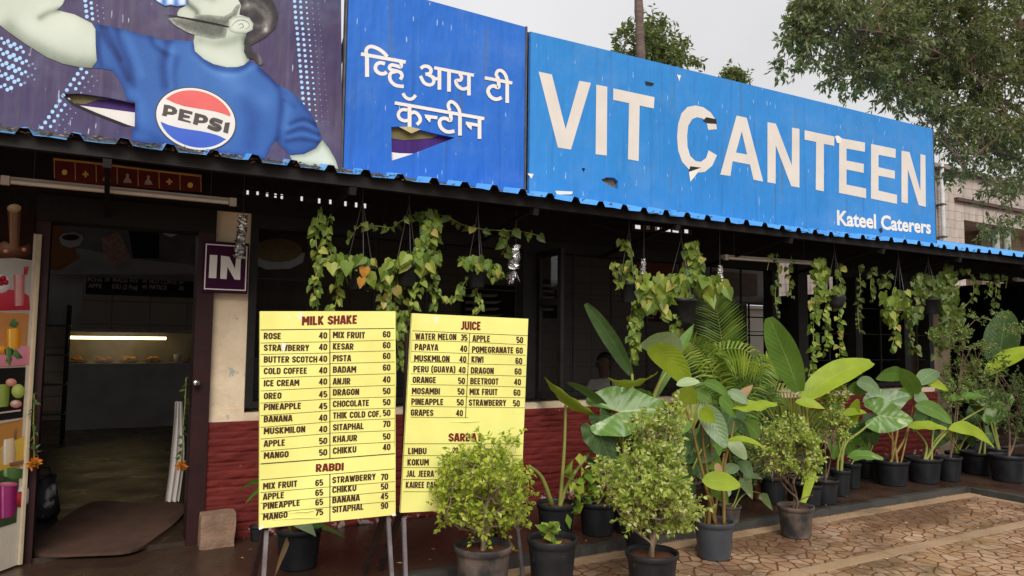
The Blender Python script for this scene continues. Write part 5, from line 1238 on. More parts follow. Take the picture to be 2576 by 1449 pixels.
# --- areca palm
p=Plant('areca_palm','bushy areca palm with feathery fronds in the middle of the row','palm',(1850,1250,90,1190),gp)
def frond(pl,pts,n,Lpx,m=PalmM,dy0=0,dy1=0,up=.55,droop=.25,side=None):
    P=[pl.P(x,y,dy0+(dy1-dy0)*i/(len(pts)-1)) for i,(x,y) in enumerate(pts)]; P=[V(q) for q in smooth_line([tuple(q) for q in P],8)]
    s=MB(); k=len(P); s.tube(P,[.008*(1-.75*i/(k-1)) for i in range(k)],5); fr=s.build('rachis',mStem,pl.root,True)
    lm=MB()
    for i in range(n):
        t=.12+.88*i/n; f=t*(k-1); j=min(int(f),k-2); c=P[j]+(P[j+1]-P[j])*(f-j); a=(P[j+1]-P[j]).normalized()
        cam=(CAM-c).normalized(); w=a.cross(cam).normalized(); L=Lpx*mpx(c)*(math.sin(math.pi*(.12+.80*t))**.6)*rnd(.88,1.08)
        for sg in (-1,1):
            if side and sg!=side: continue
            d=(w*sg+a*up+cam*rnd(-.15,.35)).normalized(); nn=cam; wd=rnd(.020,.029)
            ss=d.cross(nn).normalized(); q1=c+d*L*.5-ZV*L*droop*.15; q2=c+d*L-ZV*L*droop*.75
            lm.add([c-ss*wd*.25,c+ss*wd*.25,q1+ss*wd*.5,q1+nn*wd*.2,q1-ss*wd*.5,q2],[(0,1,2,3),(0,3,4),(3,2,5),(4,3,5)])
    lm.build('leaflets',m,fr)
frond(p,[(1838,1120),(1830,960),(1815,850),(1798,757)],36,92,PalmM,0,.05,.75,.12)
frond(p,[(1838,1120),(1800,960),(1760,880),(1715,850)],24,66,PalmL,0,-.1,.6,.4); frond(p,[(1840,1120),(1810,940),(1800,885),(1870,880),(1925,925)],30,58,PalmL,0,-.25,.4,.8)
frond(p,[(1838,1120),(1790,980),(1750,900),(1745,850)],24,55,PalmM,0,.1,.5,.3); frond(p,[(1842,1120),(1870,990),(1910,930),(1955,905)],26,62,PalmL,0,-.15,.6,.4)
frond(p,[(1842,1120),(1890,1010),(1960,985),(2040,1015),(2090,1095)],34,62,PalmY,0,-.3,.35,.75); frond(p,[(1836,1120),(1795,1030),(1740,1010),(1700,1040)],24,52,PalmY,0,-.2,.45,.8)
frond(p,[(1838,1120),(1845,1000),(1880,960),(1900,930)],24,52,PalmM,0,-.05,.5,.4); frond(p,[(1840,1120),(1860,1040),(1920,1010),(1985,1020)],26,50,PalmM,0,-.1,.5,.6)
frond(p,[(1838,1130),(1830,1060),(1790,1010),(1770,960)],24,56,PalmM,0,-.1,.5,.5); frond(p,[(1838,1130),(1850,1060),(1900,1080),(1930,1130)],22,48,PalmM,0,-.2,.4,.8); frond(p,[(1838,1130),(1812,1080),(1770,1090),(1740,1140)],22,48,PalmM,0,-.15,.4,.8)
for x in (1836,1842,1848): p.fromsoil([(x,1150),(x-2,1110)],.016,.010)
p.done()
random.seed(52)
for k in range(9):
    a_=rnd(-1,1); frond(p,[(1840,1120),(1838+a_*30,1030),(1838+a_*75,960+abs(a_)*20),(1838+a_*120,930+abs(a_)*70+rnd(-30,30))],22,rnd(44,60),PalmM,0,rnd(-.25,.15),.5,rnd(.4,.8))
def fill_plant(label,pot,region,n,mats,seed,size=(50,85),group=gp):
    """broad leaved filler: leaves on stalks from one pot spread through a region of the photo"""
    random.seed(seed); q=Plant('potted_plant',label,'plant',pot,group)
    for k in range(n):
        x,y=rnd(region[0],region[2]),rnd(region[1],region[3]); dy=rnd(-.10,.18); s=rnd(*size); a=rnd(-.9,.9)+(math.pi if random.random()<.0 else 0)
        tx,ty=x+math.sin(a)*s*.95,y+math.cos(a)*s*.75
        if random.random()<.55: q.ear(x,y,tx,ty,s*1.05,random.choice(mats),rnd(-.5,.6),dy,dy-.12,droop=.15)
        else: q.leaf(x,y-s*.2,tx,ty,s*.55,'oval',random.choice(mats),rnd(-.4,.6),.08,dy,dy-.1)
        q.fromsoil([((pot[0]+x)/2,(pot[3]+y)/2-15),(x,y)],.009,.005,dy)
    q.done(); return q
q_=Plant('potted_bush','dim twiggy bush filling the shade at the far right behind the slender tree','shrub',(2460,1150,60,1105),gp)
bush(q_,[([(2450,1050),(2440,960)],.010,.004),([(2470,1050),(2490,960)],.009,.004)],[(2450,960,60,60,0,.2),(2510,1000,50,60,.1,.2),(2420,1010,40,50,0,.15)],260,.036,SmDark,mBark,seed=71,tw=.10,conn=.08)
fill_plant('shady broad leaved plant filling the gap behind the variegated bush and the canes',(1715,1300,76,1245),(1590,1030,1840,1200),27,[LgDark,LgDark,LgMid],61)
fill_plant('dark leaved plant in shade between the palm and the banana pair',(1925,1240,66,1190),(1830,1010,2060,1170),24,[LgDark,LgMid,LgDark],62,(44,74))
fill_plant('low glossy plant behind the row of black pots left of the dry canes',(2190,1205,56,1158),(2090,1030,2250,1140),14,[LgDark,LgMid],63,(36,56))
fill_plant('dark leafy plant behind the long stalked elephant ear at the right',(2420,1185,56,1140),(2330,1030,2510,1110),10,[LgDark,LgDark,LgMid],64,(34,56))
fill_plant('bushy green plant against the wall left of the variegated bush',(1560,1310,66,1262),(1480,1040,1620,1190),12,[LgMid,LgDark],65,(48,76))
# --- cane clump in the middle pot
p=Plant('canna_clump','clump of tall yellow canes with lime and silvery leaves in a bluish black pot','plant',(1805,1411,100,1318),gp,PV,mat('bluish_plastic',(.035,.040,.050),(.06,.062,.068),5,.4,.1,30,specks=((.13,.12,.11),.64,18)))
for pts in ([(1765,1180),(1742,1080),(1722,1018)],[(1778,1180),(1768,1110),(1762,1040)],[(1822,1180),(1838,1110),(1846,1060)],[(1790,1180),(1785,1090),(1775,1010)],[(1812,1200),(1822,1140)],[(1800,1200),(1792,1140)]): p.fromsoil(pts,.014,.007)
p.leaf(1750,1015,1692,982,46,'oval',LgLime,.3,.10,0,-.15); p.leaf(1702,968,1760,958,26,'oval',LgPale,.5,.05,0,-.1); p.leaf(1764,1018,1826,1120,58,'oval',LgGrey,.15,.05,-.02,-.2,wav=.02); p.leaf(1760,1030,1800,1062,44,'lance',LgLime,-.4,.08,-.1,-.2)
p.leaf(1770,962,1836,996,28,'oval',LgMid,.4,.08); p.leaf(1830,985,1882,1012,32,'oval',LgGrey,.4,.05,0,-.1); p.leaf(1836,1022,1955,1010,44,'oval',LgLime,.9,-.05,0,-.25,wav=.06,wf=3,n=14); p.leaf(1822,1112,1932,1128,24,'lance',LgLime,.9,.14,-.1,-.3)
p.leaf(1832,1108,1878,1152,36,'oval',LgPale,.3,.05,0,-.1); p.leaf(1766,1209,1862,1216,48,'oval',LgLime,.15,.03,-.15,-.25); p.leaf(1844,1053,1888,1100,22,'lance',LgDark,.3,.05); p.leaf(1800,1130,1765,1160,34,'oval',LgDark,.3,.05); p.leaf(1825,1190,1858,1170,30,'oval',LgGrey,.3,.05); p.leaf(1802,1165,1812,1205,22,'oval',LgBrown,.5,.05,-.1,-.12)
p.leaf(1740,1090,1710,1150,40,'oval',LgDark,.3,.03,.1,.1); p.leaf(1850,1010,1895,965,24,'lance',LgBrown,.4,.0,.05,0); p.leaf(1736,1200,1700,1170,44,'oval',LgDark,.3,.05)
random.seed(91)
for x,y,tx,ty,w,mm in [(1735,1060,1690,1095,44,LgMid),(1790,1085,1745,1130,46,LgDark),(1810,1000,1850,1045,40,LgMid),(1770,1150,1815,1185,44,LgMid),(1725,1120,1680,1165,42,LgDark),(1815,1060,1790,1110,38,LgGrey),(1870,1060,1910,1100,40,LgMid),(1860,1160,1890,1200,34,LgDark),(1745,985,1790,1010,34,LgMid),(1790,1230,1830,1262,36,LgMid)]:
    p.leaf(x,y,tx,ty,w,'oval',mm,rnd(-.3,.6),.10,rnd(-.05,.12),rnd(-.15,.05))
p.done(mStemRed,'cane')
p=Plant('caladium','small mottled caladium in a brown pot right behind the cane clump','plant',(1842,1318,54,1276),gp,0,mPotDusty)
p.leaf(1868,1203,1893,1254,42,'heart',LgCal,.2,.05,0,-.1); p.leaf(1870,1196,1920,1204,28,'heart',LgCal,.5,.08,0,-.1); p.leaf(1915,1242,1944,1282,28,'heart',LgCal,.2,.0,0,-.15); p.leaf(1835,1228,1822,1250,20,'oval',LgPale,.3,0)
p.fromsoil([(1850,1260),(1868,1203)],.008); p.fromsoil([(1865,1250),(1890,1237),(1915,1242)],.007); p.done()
# --- small tree in the front right pot
p=Plant('potted_bush','small twisted trunk shrub with a low rounded crown in the front dusty pot','shrub',(2013,1356,88,1279),gp,PV,mPotDusty)
bush(p,[([(2000,1255),(1990,1225),(1962,1195),(1935,1175)],.017,.008),([(2003,1250),(1996,1215),(2006,1185)],.014,.008),([(2005,1255),(1975,1225),(1930,1160)],.012,.006),([(2010,1262),(2030,1250),(2045,1246)],.006,.003)],
  [(1972,1128,80,52,0,.22),(1940,1100,50,35,0,.12),(2010,1140,50,45,-.05,.15),(2020,1165,36,36,-.05,.1),(1985,1085,50,25,0,.12)],340,.034,SmVar,mBark,pair=9,tw=.085,seed=13)
p=Plant('potted_bush','dim leafy shrub in a black pot behind the twisted trunk shrub','shrub',(1952,1268,66,1202),gp)
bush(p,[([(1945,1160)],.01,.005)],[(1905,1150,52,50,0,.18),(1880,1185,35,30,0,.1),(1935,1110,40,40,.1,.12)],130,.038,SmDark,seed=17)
p=Plant('empty_pot','plain black pot in the shade behind the twisted trunk shrub','pot',(2006,1262,44,1200),'empty pots by the wall')
p=Plant('empty_pot','reddish clay pot in the shade left of the black pots','pot',(1918,1260,44,1205),'empty pots by the wall',0,mat('clay_pot',(.16,.05,.03),(.11,.04,.025),6,.7))
# --- banana pair
p=Plant('banana_plant','banana with one tall upright leaf and one bright leaf pointing right','plant',(2044,1275,64,1222),gp)
p.leaf(2010,985,1934,788,78,'paddle',LgMid,.2,.02,0,.05,n=14,fold=.2); p.leaf(2020,1005,2193,900,74,'paddle',LgLime,.45,.06,0,-.2,n=14,fold=.22); p.leaf(2000,1010,2075,1025,30,'lance',LgLime,.6,.05,0,-.2)
p.leaf(2046,1170,2012,1278,32,'strap',LgLime,.6,-.05,-.05,-.18); p.fromsoil([(2030,1120),(2015,1000)],.022,.012); p.fromsoil([(2035,1120),(2025,1005)],.02,.012); p.done()
p=Plant('potted_bush','narrow variegated shrub beside the banana and in front of the red wall','shrub',(2084,1270,68,1209),gp)
bush(p,[([(2085,1180),(2095,1110)],.008,.004),([(2078,1180),(2075,1120)],.007,.004)],[(2098,1030,36,48,0,.13),(2105,1080,30,30,0,.1),(2110,990,26,28,0,.1)],150,.036,SmVar,mBark,seed=23,tw=.08)
# --- row of pots at the right
p=Plant('elephant_ear','elephant ear with a large blotched glossy leaf facing the paving','plant',(2122,1250,48,1184),gp)
p.ear(2211,1045,2300,1056,92,LgGloss,.3,-.05,-.25,droop=.1); p.fromsoil([(2125,1120),(2165,1085),(2211,1047)],.017,.009); p.leaf(2131,1150,2222,1150,34,'oval',LgGloss,.8,.06,0,-.2,wav=.05); p.leaf(2140,1075,2158,1000,34,'oval',LgLime,.6,0,0,-.05); p.leaf(2120,1045,2180,1035,26,'oval',LgLime,.7,.08,0,-.1)
p.fromsoil([(2110,1150),(2140,1060)],.014,.008); p.fromsoil([(2115,1150),(2105,1080)],.013,.007); p.leaf(2155,962,2215,985,40,'oval',LgGrey,.4,.08,0,-.05); p.leaf(2185,985,2135,968,48,'oval',LgMid,.3,.08,.05,.05); p.done()
p=Plant('potted_plant','low plant in the black pot behind the blotched elephant ear','plant',(2150,1230,44,1168),gp)
p.leaf(2150,1160,2190,1120,26,'lance',LgMid); p.leaf(2150,1160,2130,1100,24,'lance',LgMid); p.fromsoil([(2150,1155)],.008); p.done()
p=Plant('cane_plant','broad leaved plant with upright rounded green leaves on dry brown canes','plant',(2257,1224,82,1162),gp)
for pts in ([(2245,1110),(2240,1060)],[(2255,1100),(2262,1050)],[(2275,1105),(2285,1070)],[(2250,1120),(2230,1085)]): p.fromsoil(pts,.016,.010)
p.fromsoil([(2290,1060),(2300,1000)],.01,.006)
p.leaf(2275,948,2204,944,40,'oval',LgMid,.25,.06,0,-.05); p.leaf(2308,992,2268,922,42,'oval',LgMid,.2,.02,-.05,-.1); p.leaf(2308,968,2360,930,40,'oval',LgGrey,.25,.05,-.05,-.05); p.leaf(2322,960,2385,980,26,'oval',LgLime,.5,.08,-.05,-.15); p.ear(2216,1017,2292,984,76,LgGrey,.3,-.05,-.2); p.leaf(2300,1005,2334,1000,44,'oval',LgGrey,.3,.05,-.05,-.1); p.leaf(2302,1020,2394,1060,40,'oval',LgMid,.4,.1,-.1,-.3); p.leaf(2300,985,2240,1010,36,'oval',LgMid,.3,.05)
p.done(mStemRed,'cane')
p=Plant('elephant_ear','elephant ear with long pale stalks and a big shining leaf leaning right','plant',(2339,1217,84,1155),gp)
p.ear(2482,1023,2552,992,96,LgGloss,.35,-.1,-.3,droop=.08); p.fromsoil([(2360,1110),(2410,1065),(2482,1023)],.016,.009,-.1); p.leaf(2381,1008,2487,994,30,'lance',LgGloss,.8,.05,-.05,-.2); p.leaf(2386,1080,2500,1118,40,'oval',LgLime,.7,.14,-.1,-.3,wav=.04); p.leaf(2286,1075,2382,1074,32,'oval',LgLime,.8,.05,-.05,-.25,wav=.05); p.fromsoil([(2352,1110),(2380,1082)],.014,.008); p.fromsoil([(2330,1120),(2305,1085)],.016,.012); p.fromsoil([(2345,1110),(2350,1070)],.013,.008); p.done()
p=Plant('slender_tree','thin young tree with flat layers of fine feathery leaves','plant',(2400,1212,58,1151),gp)
bush(p,[([(2405,1080),(2415,960),(2428,830)],.009,.005),([(2412,980),(2440,880),(2480,875)],.005,.003),([(2428,850),(2470,800)],.004,.003)],[(2485,795,50,9,0,.14),(2440,870,66,10,-.05,.16),(2390,845,46,22,0,.12),(2540,828,40,10,0,.12),(2425,940,60,34,.1,.15),(2460,985,40,22,.05,.12),(2400,990,30,30,0,.1)],460,.026,leafmat('feathery_leaf',[(0,(.09,.15,.03)),(.5,(.20,.29,.07)),(1,(.36,.45,.16))],trans=.3),mBark,pair=12,tw=.09,seed=31,conn=.03)
p=Plant('potted_plant','grey stalked plant in the wide black pot second from the right','plant',(2475,1196,74,1140),gp)
p.fromsoil([(2478,1090),(2470,1040)],.014,.009); p.fromsoil([(2470,1090),(2450,1045)],.012,.008); p.leaf(2470,1045,2440,1000,24,'oval',LgDark,.4,.05); p.leaf(2472,1042,2505,1050,26,'oval',LgDark,.4,.05); p.done()
p=Plant('banana_plant','banana behind the last pots with a big dark leaf and a bright one slanting right','plant',(2520,1180,60,1130),gp)
p.leaf(2510,925,2532,775,84,'paddle',LgDark,.2,.0,0,0,n=14); p.leaf(2482,942,2600,868,52,'paddle',LgLime,.6,.05,-.1,-.3,n=12); p.fromsoil([(2500,1050),(2508,925)],.02,.012); p.fromsoil([(2490,1050),(2484,942)],.016,.01); p.done()
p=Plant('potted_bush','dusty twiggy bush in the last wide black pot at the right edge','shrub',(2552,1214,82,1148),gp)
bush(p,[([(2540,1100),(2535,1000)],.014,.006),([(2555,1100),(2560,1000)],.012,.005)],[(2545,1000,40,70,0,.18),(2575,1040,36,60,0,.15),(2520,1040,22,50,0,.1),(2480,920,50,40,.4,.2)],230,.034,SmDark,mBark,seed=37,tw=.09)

# ================================================================== HANGING PLANTS
gh='hanging plants under the roof edge'
YH=-.88
def hanging(label,pot,vines,Y=YH,m=SmVine,size=20,group=gh,potm=None,wire=True,dens=1.35,extra=None,bowl=False,name='hanging_planter',cat='plant'):
    """pot=(cx,top y,w,h) photo px; vines: photo polylines"""
    x,y,w,h=pot if pot else (vines[0][0][0],vines[0][0][1],0,0)
    c=PY(x,y,Y); root=thing(name,label,cat,tuple(c),group)
    if pot:
        s=mpx(c); r=w/2*s; H=h*s; b=MB()
        pr=[(r*.25,-H),(r*.6,-H*.93),(r*.86,-H*.6),(r*.97,-H*.15),(r,0),(r*.94,.0),(r*.9,-H*.15)] if bowl else [(r*.70,-H),(r*.74,-H*.97),(r*.94,-H*.14),(r*1.03,-H*.13),(r*1.04,0),(r*.96,0),(r*.92,-H*.15)]
        b.lathe(c,pr,22); b.build('pot',potm or mPot,root,True)
        g=MB(); g.lathe(c+V((0,0,-H*.14)),[(r*.9,0)],20,capb=False,capt=True); g.build('soil',mSoil,root)
        if wire:
            b=MB(); top=V((c.x,c.y,roofz(c.y)-.02))
            for k in range(3):
                a=k*2.09+.4; b.tube([c+V((r*math.cos(a),r*math.sin(a),0)),c+(top-c)*.75,top],.0028,4)
            b.build('hanger',mSteel,root)
    st=MB();lm=MB()
    for vn in vines:
        pts=smooth_line(vn,6); P=[PY(q[0],q[1],Y+.05*math.sin(i*.7)+rnd(-.015,.015)) for i,q in enumerate(pts)]
        st.tube(P,.0032,4); L=sum((P[i+1]-P[i]).length for i in range(len(P)-1)); step=size*mpx(P[0])*.62/dens; acc=0
        for i in range(len(P)-1):
            acc+=(P[i+1]-P[i]).length
            while acc>step:
                acc-=step; q=P[i]; L_=size*.9*mpx(q)*rnd(.6,1.25); out=rdir(0,.4); out.z=rnd(-.35,.35); out.normalize()
                q2=q+out*L_*.45; st.tube([q,q2],.0012,3)
                heartleaf(lm,q2,V((out.x*.6,out.y*.6,-1.0+rnd(-.3,.7))),(CAM-q).normalized()*1.0+rdir()*.75,L_,L_*rnd(.75,.95))
    if extra:                      # (cx,cy,rx,ry,n,size): tuft of leaves
        for cx_,cy_,rx,ry,n,sz in extra:
            for _ in range(int(n*1.5)):
                a=rnd(0,6.28); k=math.sqrt(rnd(0,1)); q=PY(cx_+rx*k*math.cos(a),cy_+ry*k*math.sin(a),Y+rnd(-.14,.12)); L_=sz*mpx(q)*rnd(.7,1.2)
                heartleaf(lm,q,V((rnd(-.7,.7),rnd(-.5,.2),-.8)),(CAM-q).normalized()+rdir()*.7,L_,L_*rnd(.75,.95))
    st.build('vine_stem',mStem,root); lm.build('foliage',m,root)
    return root
random.seed(77)
r=hanging('dark hanging pot with long trailing yellow green vines left of the first menu board top',(908,672,76,58),[[(870,665),(840,650),(825,615),(822,575),(832,540)],[(872,668),(820,655),(800,640),(795,600),(797,560),(803,528)],[(815,655),(796,690),(790,720),(795,750),(800,790)],[(850,672),(846,705),(850,735),(838,790)],[(880,665),(905,650),(940,655)],[(905,690),(915,705),(910,725)]],size=22,extra=[(880,655,60,18,16,34),(910,690,25,20,4,40)])
lm=MB(); q=PY(918,672,YH-.12); heartleaf(lm,q,V((-.1,0,-1)),(CAM-q).normalized(),.085,.075); q=PY(910,700,YH-.12); heartleaf(lm,q,V((-.15,0,-1)),(CAM-q).normalized(),.075,.06); lm.build('withered_leaf',leafmat('orange_leaf',[(0,(.46,.26,.03)),(1,(.55,.20,.03))],trans=.3),r)
hanging('dark hanging pot with a full mass of heart leaves above the gap between the boards',(1026,668,62,54),[[(1050,665),(1085,655),(1095,620),(1088,570),(1086,525)],[(1052,668),(1090,690),(1086,735),(1095,790)],[(1000,668),(965,700),(968,745),(955,785)],[(1010,690),(1035,750),(1020,800),(1000,850),(1006,900),(1015,930)],[(990,690),(985,745),(975,785)],[(1075,660),(1060,700),(1035,780)],[(1080,600),(1040,640),(1010,660)]],size=21,extra=[(1040,655,60,20,22,32),(985,690,25,40,10,26),(1078,610,26,60,26,22),(1085,560,20,35,14,22),(1005,800,25,60,14,22)])
hanging('small dark hanging pot with pale curled leaves beside the foil tassel',(1200,680,50,44),[[(1180,672),(1165,655),(1155,645)],[(1215,675),(1240,665),(1256,690)],[(1195,720),(1206,760),(1196,792)],[(1185,680),(1150,740),(1118,752),(1092,720)]],size=17,extra=[(1195,660,42,16,22,20),(1245,680,16,22,8,18)])
hanging('thin vine creeping along a wire above the foil tassel',None,[[(880,602),(905,568),(945,568),(985,572),(1010,556),(1050,538),(1075,535)],[(1085,535),(1130,548),(1165,566),(1210,576),(1260,580),(1310,582),(1352,592)],[(1262,582),(1275,610),(1262,640)]],size=24,dens=.75,name='creeper',m=SmVineD,group='hanging plants under the roof edge')
hanging('dark hanging pot with a long yellowing strand reaching down to the banana leaves',(1583,712,48,50),[[(1575,705),(1590,660),(1575,625),(1566,600)],[(1592,712),(1600,750),(1585,800),(1592,860),(1585,920)],[(1604,712),(1622,745),(1602,800),(1596,850),(1600,905)],[(1570,712),(1548,730)]],size=18,extra=[(1625,735,40,50,30,26),(1560,680,26,26,12,16),(1595,860,12,50,14,18)])
hanging('large black hanging pot with broad lime leaves in front of the palm',(1715,752,80,60),[[(1700,745),(1725,690),(1740,650),(1745,612)],[(1690,750),(1704,800),(1693,850),(1686,880)],[(1735,745),(1735,700),(1745,640),(1740,610)],[(1740,750),(1755,790)]],size=20,extra=[(1790,720,40,28,18,36),(1690,715,40,40,18,30),(1745,650,26,50,30,20),(1700,830,14,40,10,16),(1675,770,22,28,10,26)])
hanging('dark hanging bowl with three long dangling strands near the middle tube light',(2102,744,48,32),[[(2085,740),(2062,720),(2052,690),(2062,660)],[(2085,742),(2055,760),(2046,820),(2046,880),(2034,948)],[(2118,742),(2110,790),(2113,850),(2112,908)],[(2090,745),(2072,790),(2082,840),(2070,892)],[(2112,740),(2116,700),(2110,662)]],size=16,m=SmVine,extra=[(2060,690,22,45,36,17),(2052,770,14,30,12,16),(2110,730,18,14,8,20)],bowl=True)
hanging('small pinkish hanging pot with drooping leaves',(2263,754,32,28),[[(2250,752),(2235,770),(2230,790)],[(2255,760),(2246,800),(2252,840),(2240,880)],[(2272,752),(2285,780),(2280,800)]],size=18,m=SmVine,extra=[(2255,745,36,20,22,24),(2240,785,16,20,8,24)],potm=mat('pink_plastic',(.55,.33,.24),(.48,.28,.20),5,.5))
hanging('dark hanging pot inside a dense leafy curtain near the right end',(2338,752,50,38),[[(2325,750),(2300,720),(2305,690)],[(2320,752),(2294,800),(2290,850),(2306,888)],[(2355,750),(2375,730),(2380,690)],[(2358,752),(2372,790),(2370,830),(2352,900)],[(2350,752),(2395,790),(2405,830)]],size=16,m=SmVineD,extra=[(2330,715,40,30,40,18),(2385,730,26,70,90,16),(2300,770,22,40,26,16),(2395,800,30,36,36,16),(2370,840,30,36,30,15)])
hanging('long fine vine strands trailing between the middle tube light and the dark hanging bowl',None,[[(1952,640),(1958,690),(1950,740),(1956,800)],[(1990,650),(1985,700),(1992,750)],[(1938,640),(1930,680)]],size=14,dens=.8,name='creeper',m=SmVineD)
hanging('fine vine strands hanging from the eave between the dark bowl and the pink pot',None,[[(2160,668),(2165,720),(2158,780),(2163,840)],[(2195,672),(2190,720),(2196,760)]],size=13,dens=.8,name='creeper',m=SmVineD)
hanging('sparse brownish vine tangle hanging at the far right end of the eave',None,[[(2500,690),(2506,730),(2498,770)],[(2535,695),(2530,725)],[(2478,690),(2490,720),(2482,750)]],size=15,dens=.8,name='creeper',m=SmVineD)
hanging('thin looping vine at the far right under the roof',None,[[(2412,678),(2436,684),(2448,715),(2447,745),(2420,780)],[(2470,690),(2478,715)]],size=14,dens=.6,name='creeper',m=SmVineD)
hanging('small trailing plant hanging high left of the pink pot',None,[[(2218,690),(2225,720),(2232,700)],[(2230,690),(2240,680)]],size=16,dens=.9,name='creeper',m=SmVineD)

# ================================================================== TREES AND BUILDING BEHIND
def tree(name,label,trunk,limbs,blobs,n,size,m,Y,cat='tree',droop=.5,seed=1,pair=9,tw=.32,r0=.16,barkm=None,group=None,thin=-.18):
    random.seed(seed); base=PY(trunk[0][0],trunk[0][1],Y); root=thing(name,label,cat,(base.x,base.y,-.1),group)
    tm=MB(); P=[V((base.x,base.y,-.1))]+[PY(x,y,Y) for x,y in trunk[1:]]; P=[V(p) for p in smooth_line([tuple(p) for p in P],6)]; k=len(P)
    tm.tube(P,[r0*(1-.55*i/(k-1)) for i in range(k)],9); ends=list(P)
    for pts in limbs:
        Q=[PY(x,y,Y+dy) for x,y,dy in pts]; Q=[V(p) for p in smooth_line([tuple(p) for p in Q],5)]; k=len(Q)
        tm.tube(Q,[r0*.45*(1-.85*i/(k-1)) for i in range(k)],6); ends+=Q
    lm=MB(); tot=sum(b[2]*b[3]*(b[6] if len(b)>6 else 1) for b in blobs)
    for b in blobs:
        x,y,rx,ry,dy,rz=b[:6]; w=b[6] if len(b)>6 else 1
        c=PY(x,y,Y+dy); s=mpx(c); ex=_r*(rx*s); ez=ZV*(ry*s); ey=V((_f.x,_f.y,0)).normalized()*rz
        for _ in range(int(n*w*rx*ry/tot)):
            d=rdir(); k=rnd(.02,1)**.42; p=c+ex*d.x*k+ez*d.z*k+ey*d.y*k
            if NZ.noise(p*1.5)+.5*NZ.noise(p*3.7)<thin: continue
            g=(((p-c).normalized() if (p-c).length>.01 else ZV)*.7+rdir()*.8-ZV*droop).normalized(); L=tw*rnd(.6,1.3); q=p+g*L
            tm.tube([p-g*L*.5,q],[.006,.002],3)
            for j in range(pair):
                pp=p-g*L*.4+(q-p+g*L*.4)*(j/pair); sd=g.cross(rdir()).normalized()
                leaflet(lm,pp,(sd*.9+g*.5-ZV*droop*1.1),rdir(.4,.2),size*rnd(.65,1.3),size*rnd(.34,.5))
            if random.random()<.10:
                e=min((random.choice(ends) for _ in range(14)),key=lambda z:(z-p).length); tm.tube([e,(e+p)/2+ZV*.05,p],[.018,.010,.005],4)
    tm.build('trunk',barkm or mBark,root); lm.build('crown',m,root); return root
TreeL=leafmat('tree_leaf',[(0,(.045,.055,.022)),(.4,(.085,.10,.035)),(.8,(.15,.165,.06)),(1,(.25,.26,.11))],trans=.28,rough=.45)
TreeB=leafmat('far_tree_leaf',[(0,(.045,.065,.018)),(.5,(.09,.12,.03)),(1,(.19,.20,.06))],trans=.25,rough=.45)
tree('broad_tree','large drooping dark leaved tree filling the sky at the right behind the sign',[(2700,900),(2660,500),(2600,250),(2560,40)],
  [[(2640,440,0),(2530,290,-.2),(2420,170,-.3),(2250,90,-.4),(2090,70,-.5)],[(2620,320,0),(2480,230,.3),(2330,220,.3),(2200,200,.2)],[(2600,250,0),(2480,60,.2),(2350,10,.2)],[(2650,460,0),(2560,400,-.3),(2480,380,-.4),(2420,420,-.5)],[(2610,300,0),(2650,120,.4),(2700,40,.4)],[(2630,420,.0),(2540,330,.5),(2500,200,.7)]],
  [(2080,30,95,60,-.3,.8),(2020,90,50,60,-.2,.5,.8),(1985,165,38,38,-.2,.4,.7),(2200,90,120,90,0,1.0),(2160,180,95,40,0,.6,.8),(2330,90,150,120,.2,1.2,1.1),(2290,225,70,55,0,.6,.8),(2430,190,140,110,.2,1.2,1.1),(2540,90,130,120,.3,1.2,1),(2330,-30,330,60,0,1.4,.7),(2370,300,70,55,-.1,.6,.8),(2470,330,110,60,-.2,.8,.9),(2560,330,80,120,-.3,.7,.6),(2250,250,35,40,0,.3,.5),(2530,480,60,46,-.3,.5,.35),(2470,420,50,34,-.3,.5,.35),(2100,195,20,26,0,.2,.5),(2400,400,50,50,-.2,.5,.35),(2510,560,70,44,-.3,.5,.25),(2560,450,40,100,.2,.5,.35)],
  3800,.14,TreeL,3.2,seed=5,tw=.32,thin=-.19,pair=10)
tree('leafy_tree','olive green tree rising behind the long sign beside the palm trunk',[(1640,700),(1640,350),(1640,180)],[[(1640,230,0),(1600,120,0),(1570,110,0)],[(1640,230,0),(1670,130,0),(1700,130,0)]],
  [(1600,110,50,50,0,.9),(1640,90,38,50,0,.8),(1690,130,38,42,0,.7),(1560,125,26,28,0,.5),(1650,170,110,50,0,1.0),(1715,110,14,16,0,.3)],560,.20,TreeB,11,seed=8,tw=.40,droop=.25,r0=.2)
tree('leafy_tree','small treetop peeping over the middle of the long sign',[(1845,800),(1845,350),(1845,230)],[[(1845,240,0),(1838,195,0)]],[(1843,190,24,24,0,.4),(1840,215,32,22,0,.5)],190,.17,TreeB,11,seed=9,tw=.36,droop=.1,r0=.12)
pt=thing('palm_tree','tall bare ringed palm trunk rising behind the sign into the sky','palm',tuple(PY(1622,700,10)))
tp=PY(1604,-330,10); m=MB(); P=[];rr=[]; b0_=PY(1620,160,10); b0_=V((b0_.x+.1,b0_.y,0))
for i in range(90):
    t=i/89; P.append(b0_+(tp-b0_)*t+V((.10*math.sin(t*5),0,0))); rr.append((.135+.012*math.sin(i*1.9)+rnd(-.006,.006))*(1.1-.2*t))
m.tube(P,rr,12); m.build('trunk',mat('palm_bark',(.16,.11,.085),(.075,.05,.04),5,.85,.7,30,stretch=(.6,.6,5)),pt)
lm=MB(); top=P[-1]
for k in range(11):
    a=k*.57; d=V((math.cos(a),math.sin(a),.35)); Q=[top+d*2.6*t-ZV*(2.0*t*t) for t in [i/12 for i in range(13)]]
    for i in range(12):
        c=Q[i]; ax=(Q[i+1]-Q[i]).normalized(); s=ax.cross(ZV).normalized()
        for sg in (-1,1):
            for h in (0,.5): leaflet(lm,c+(Q[i+1]-c)*h,s*sg+ax*.4-ZV*.5,ZV,.55*(1-.6*i/12),.06)
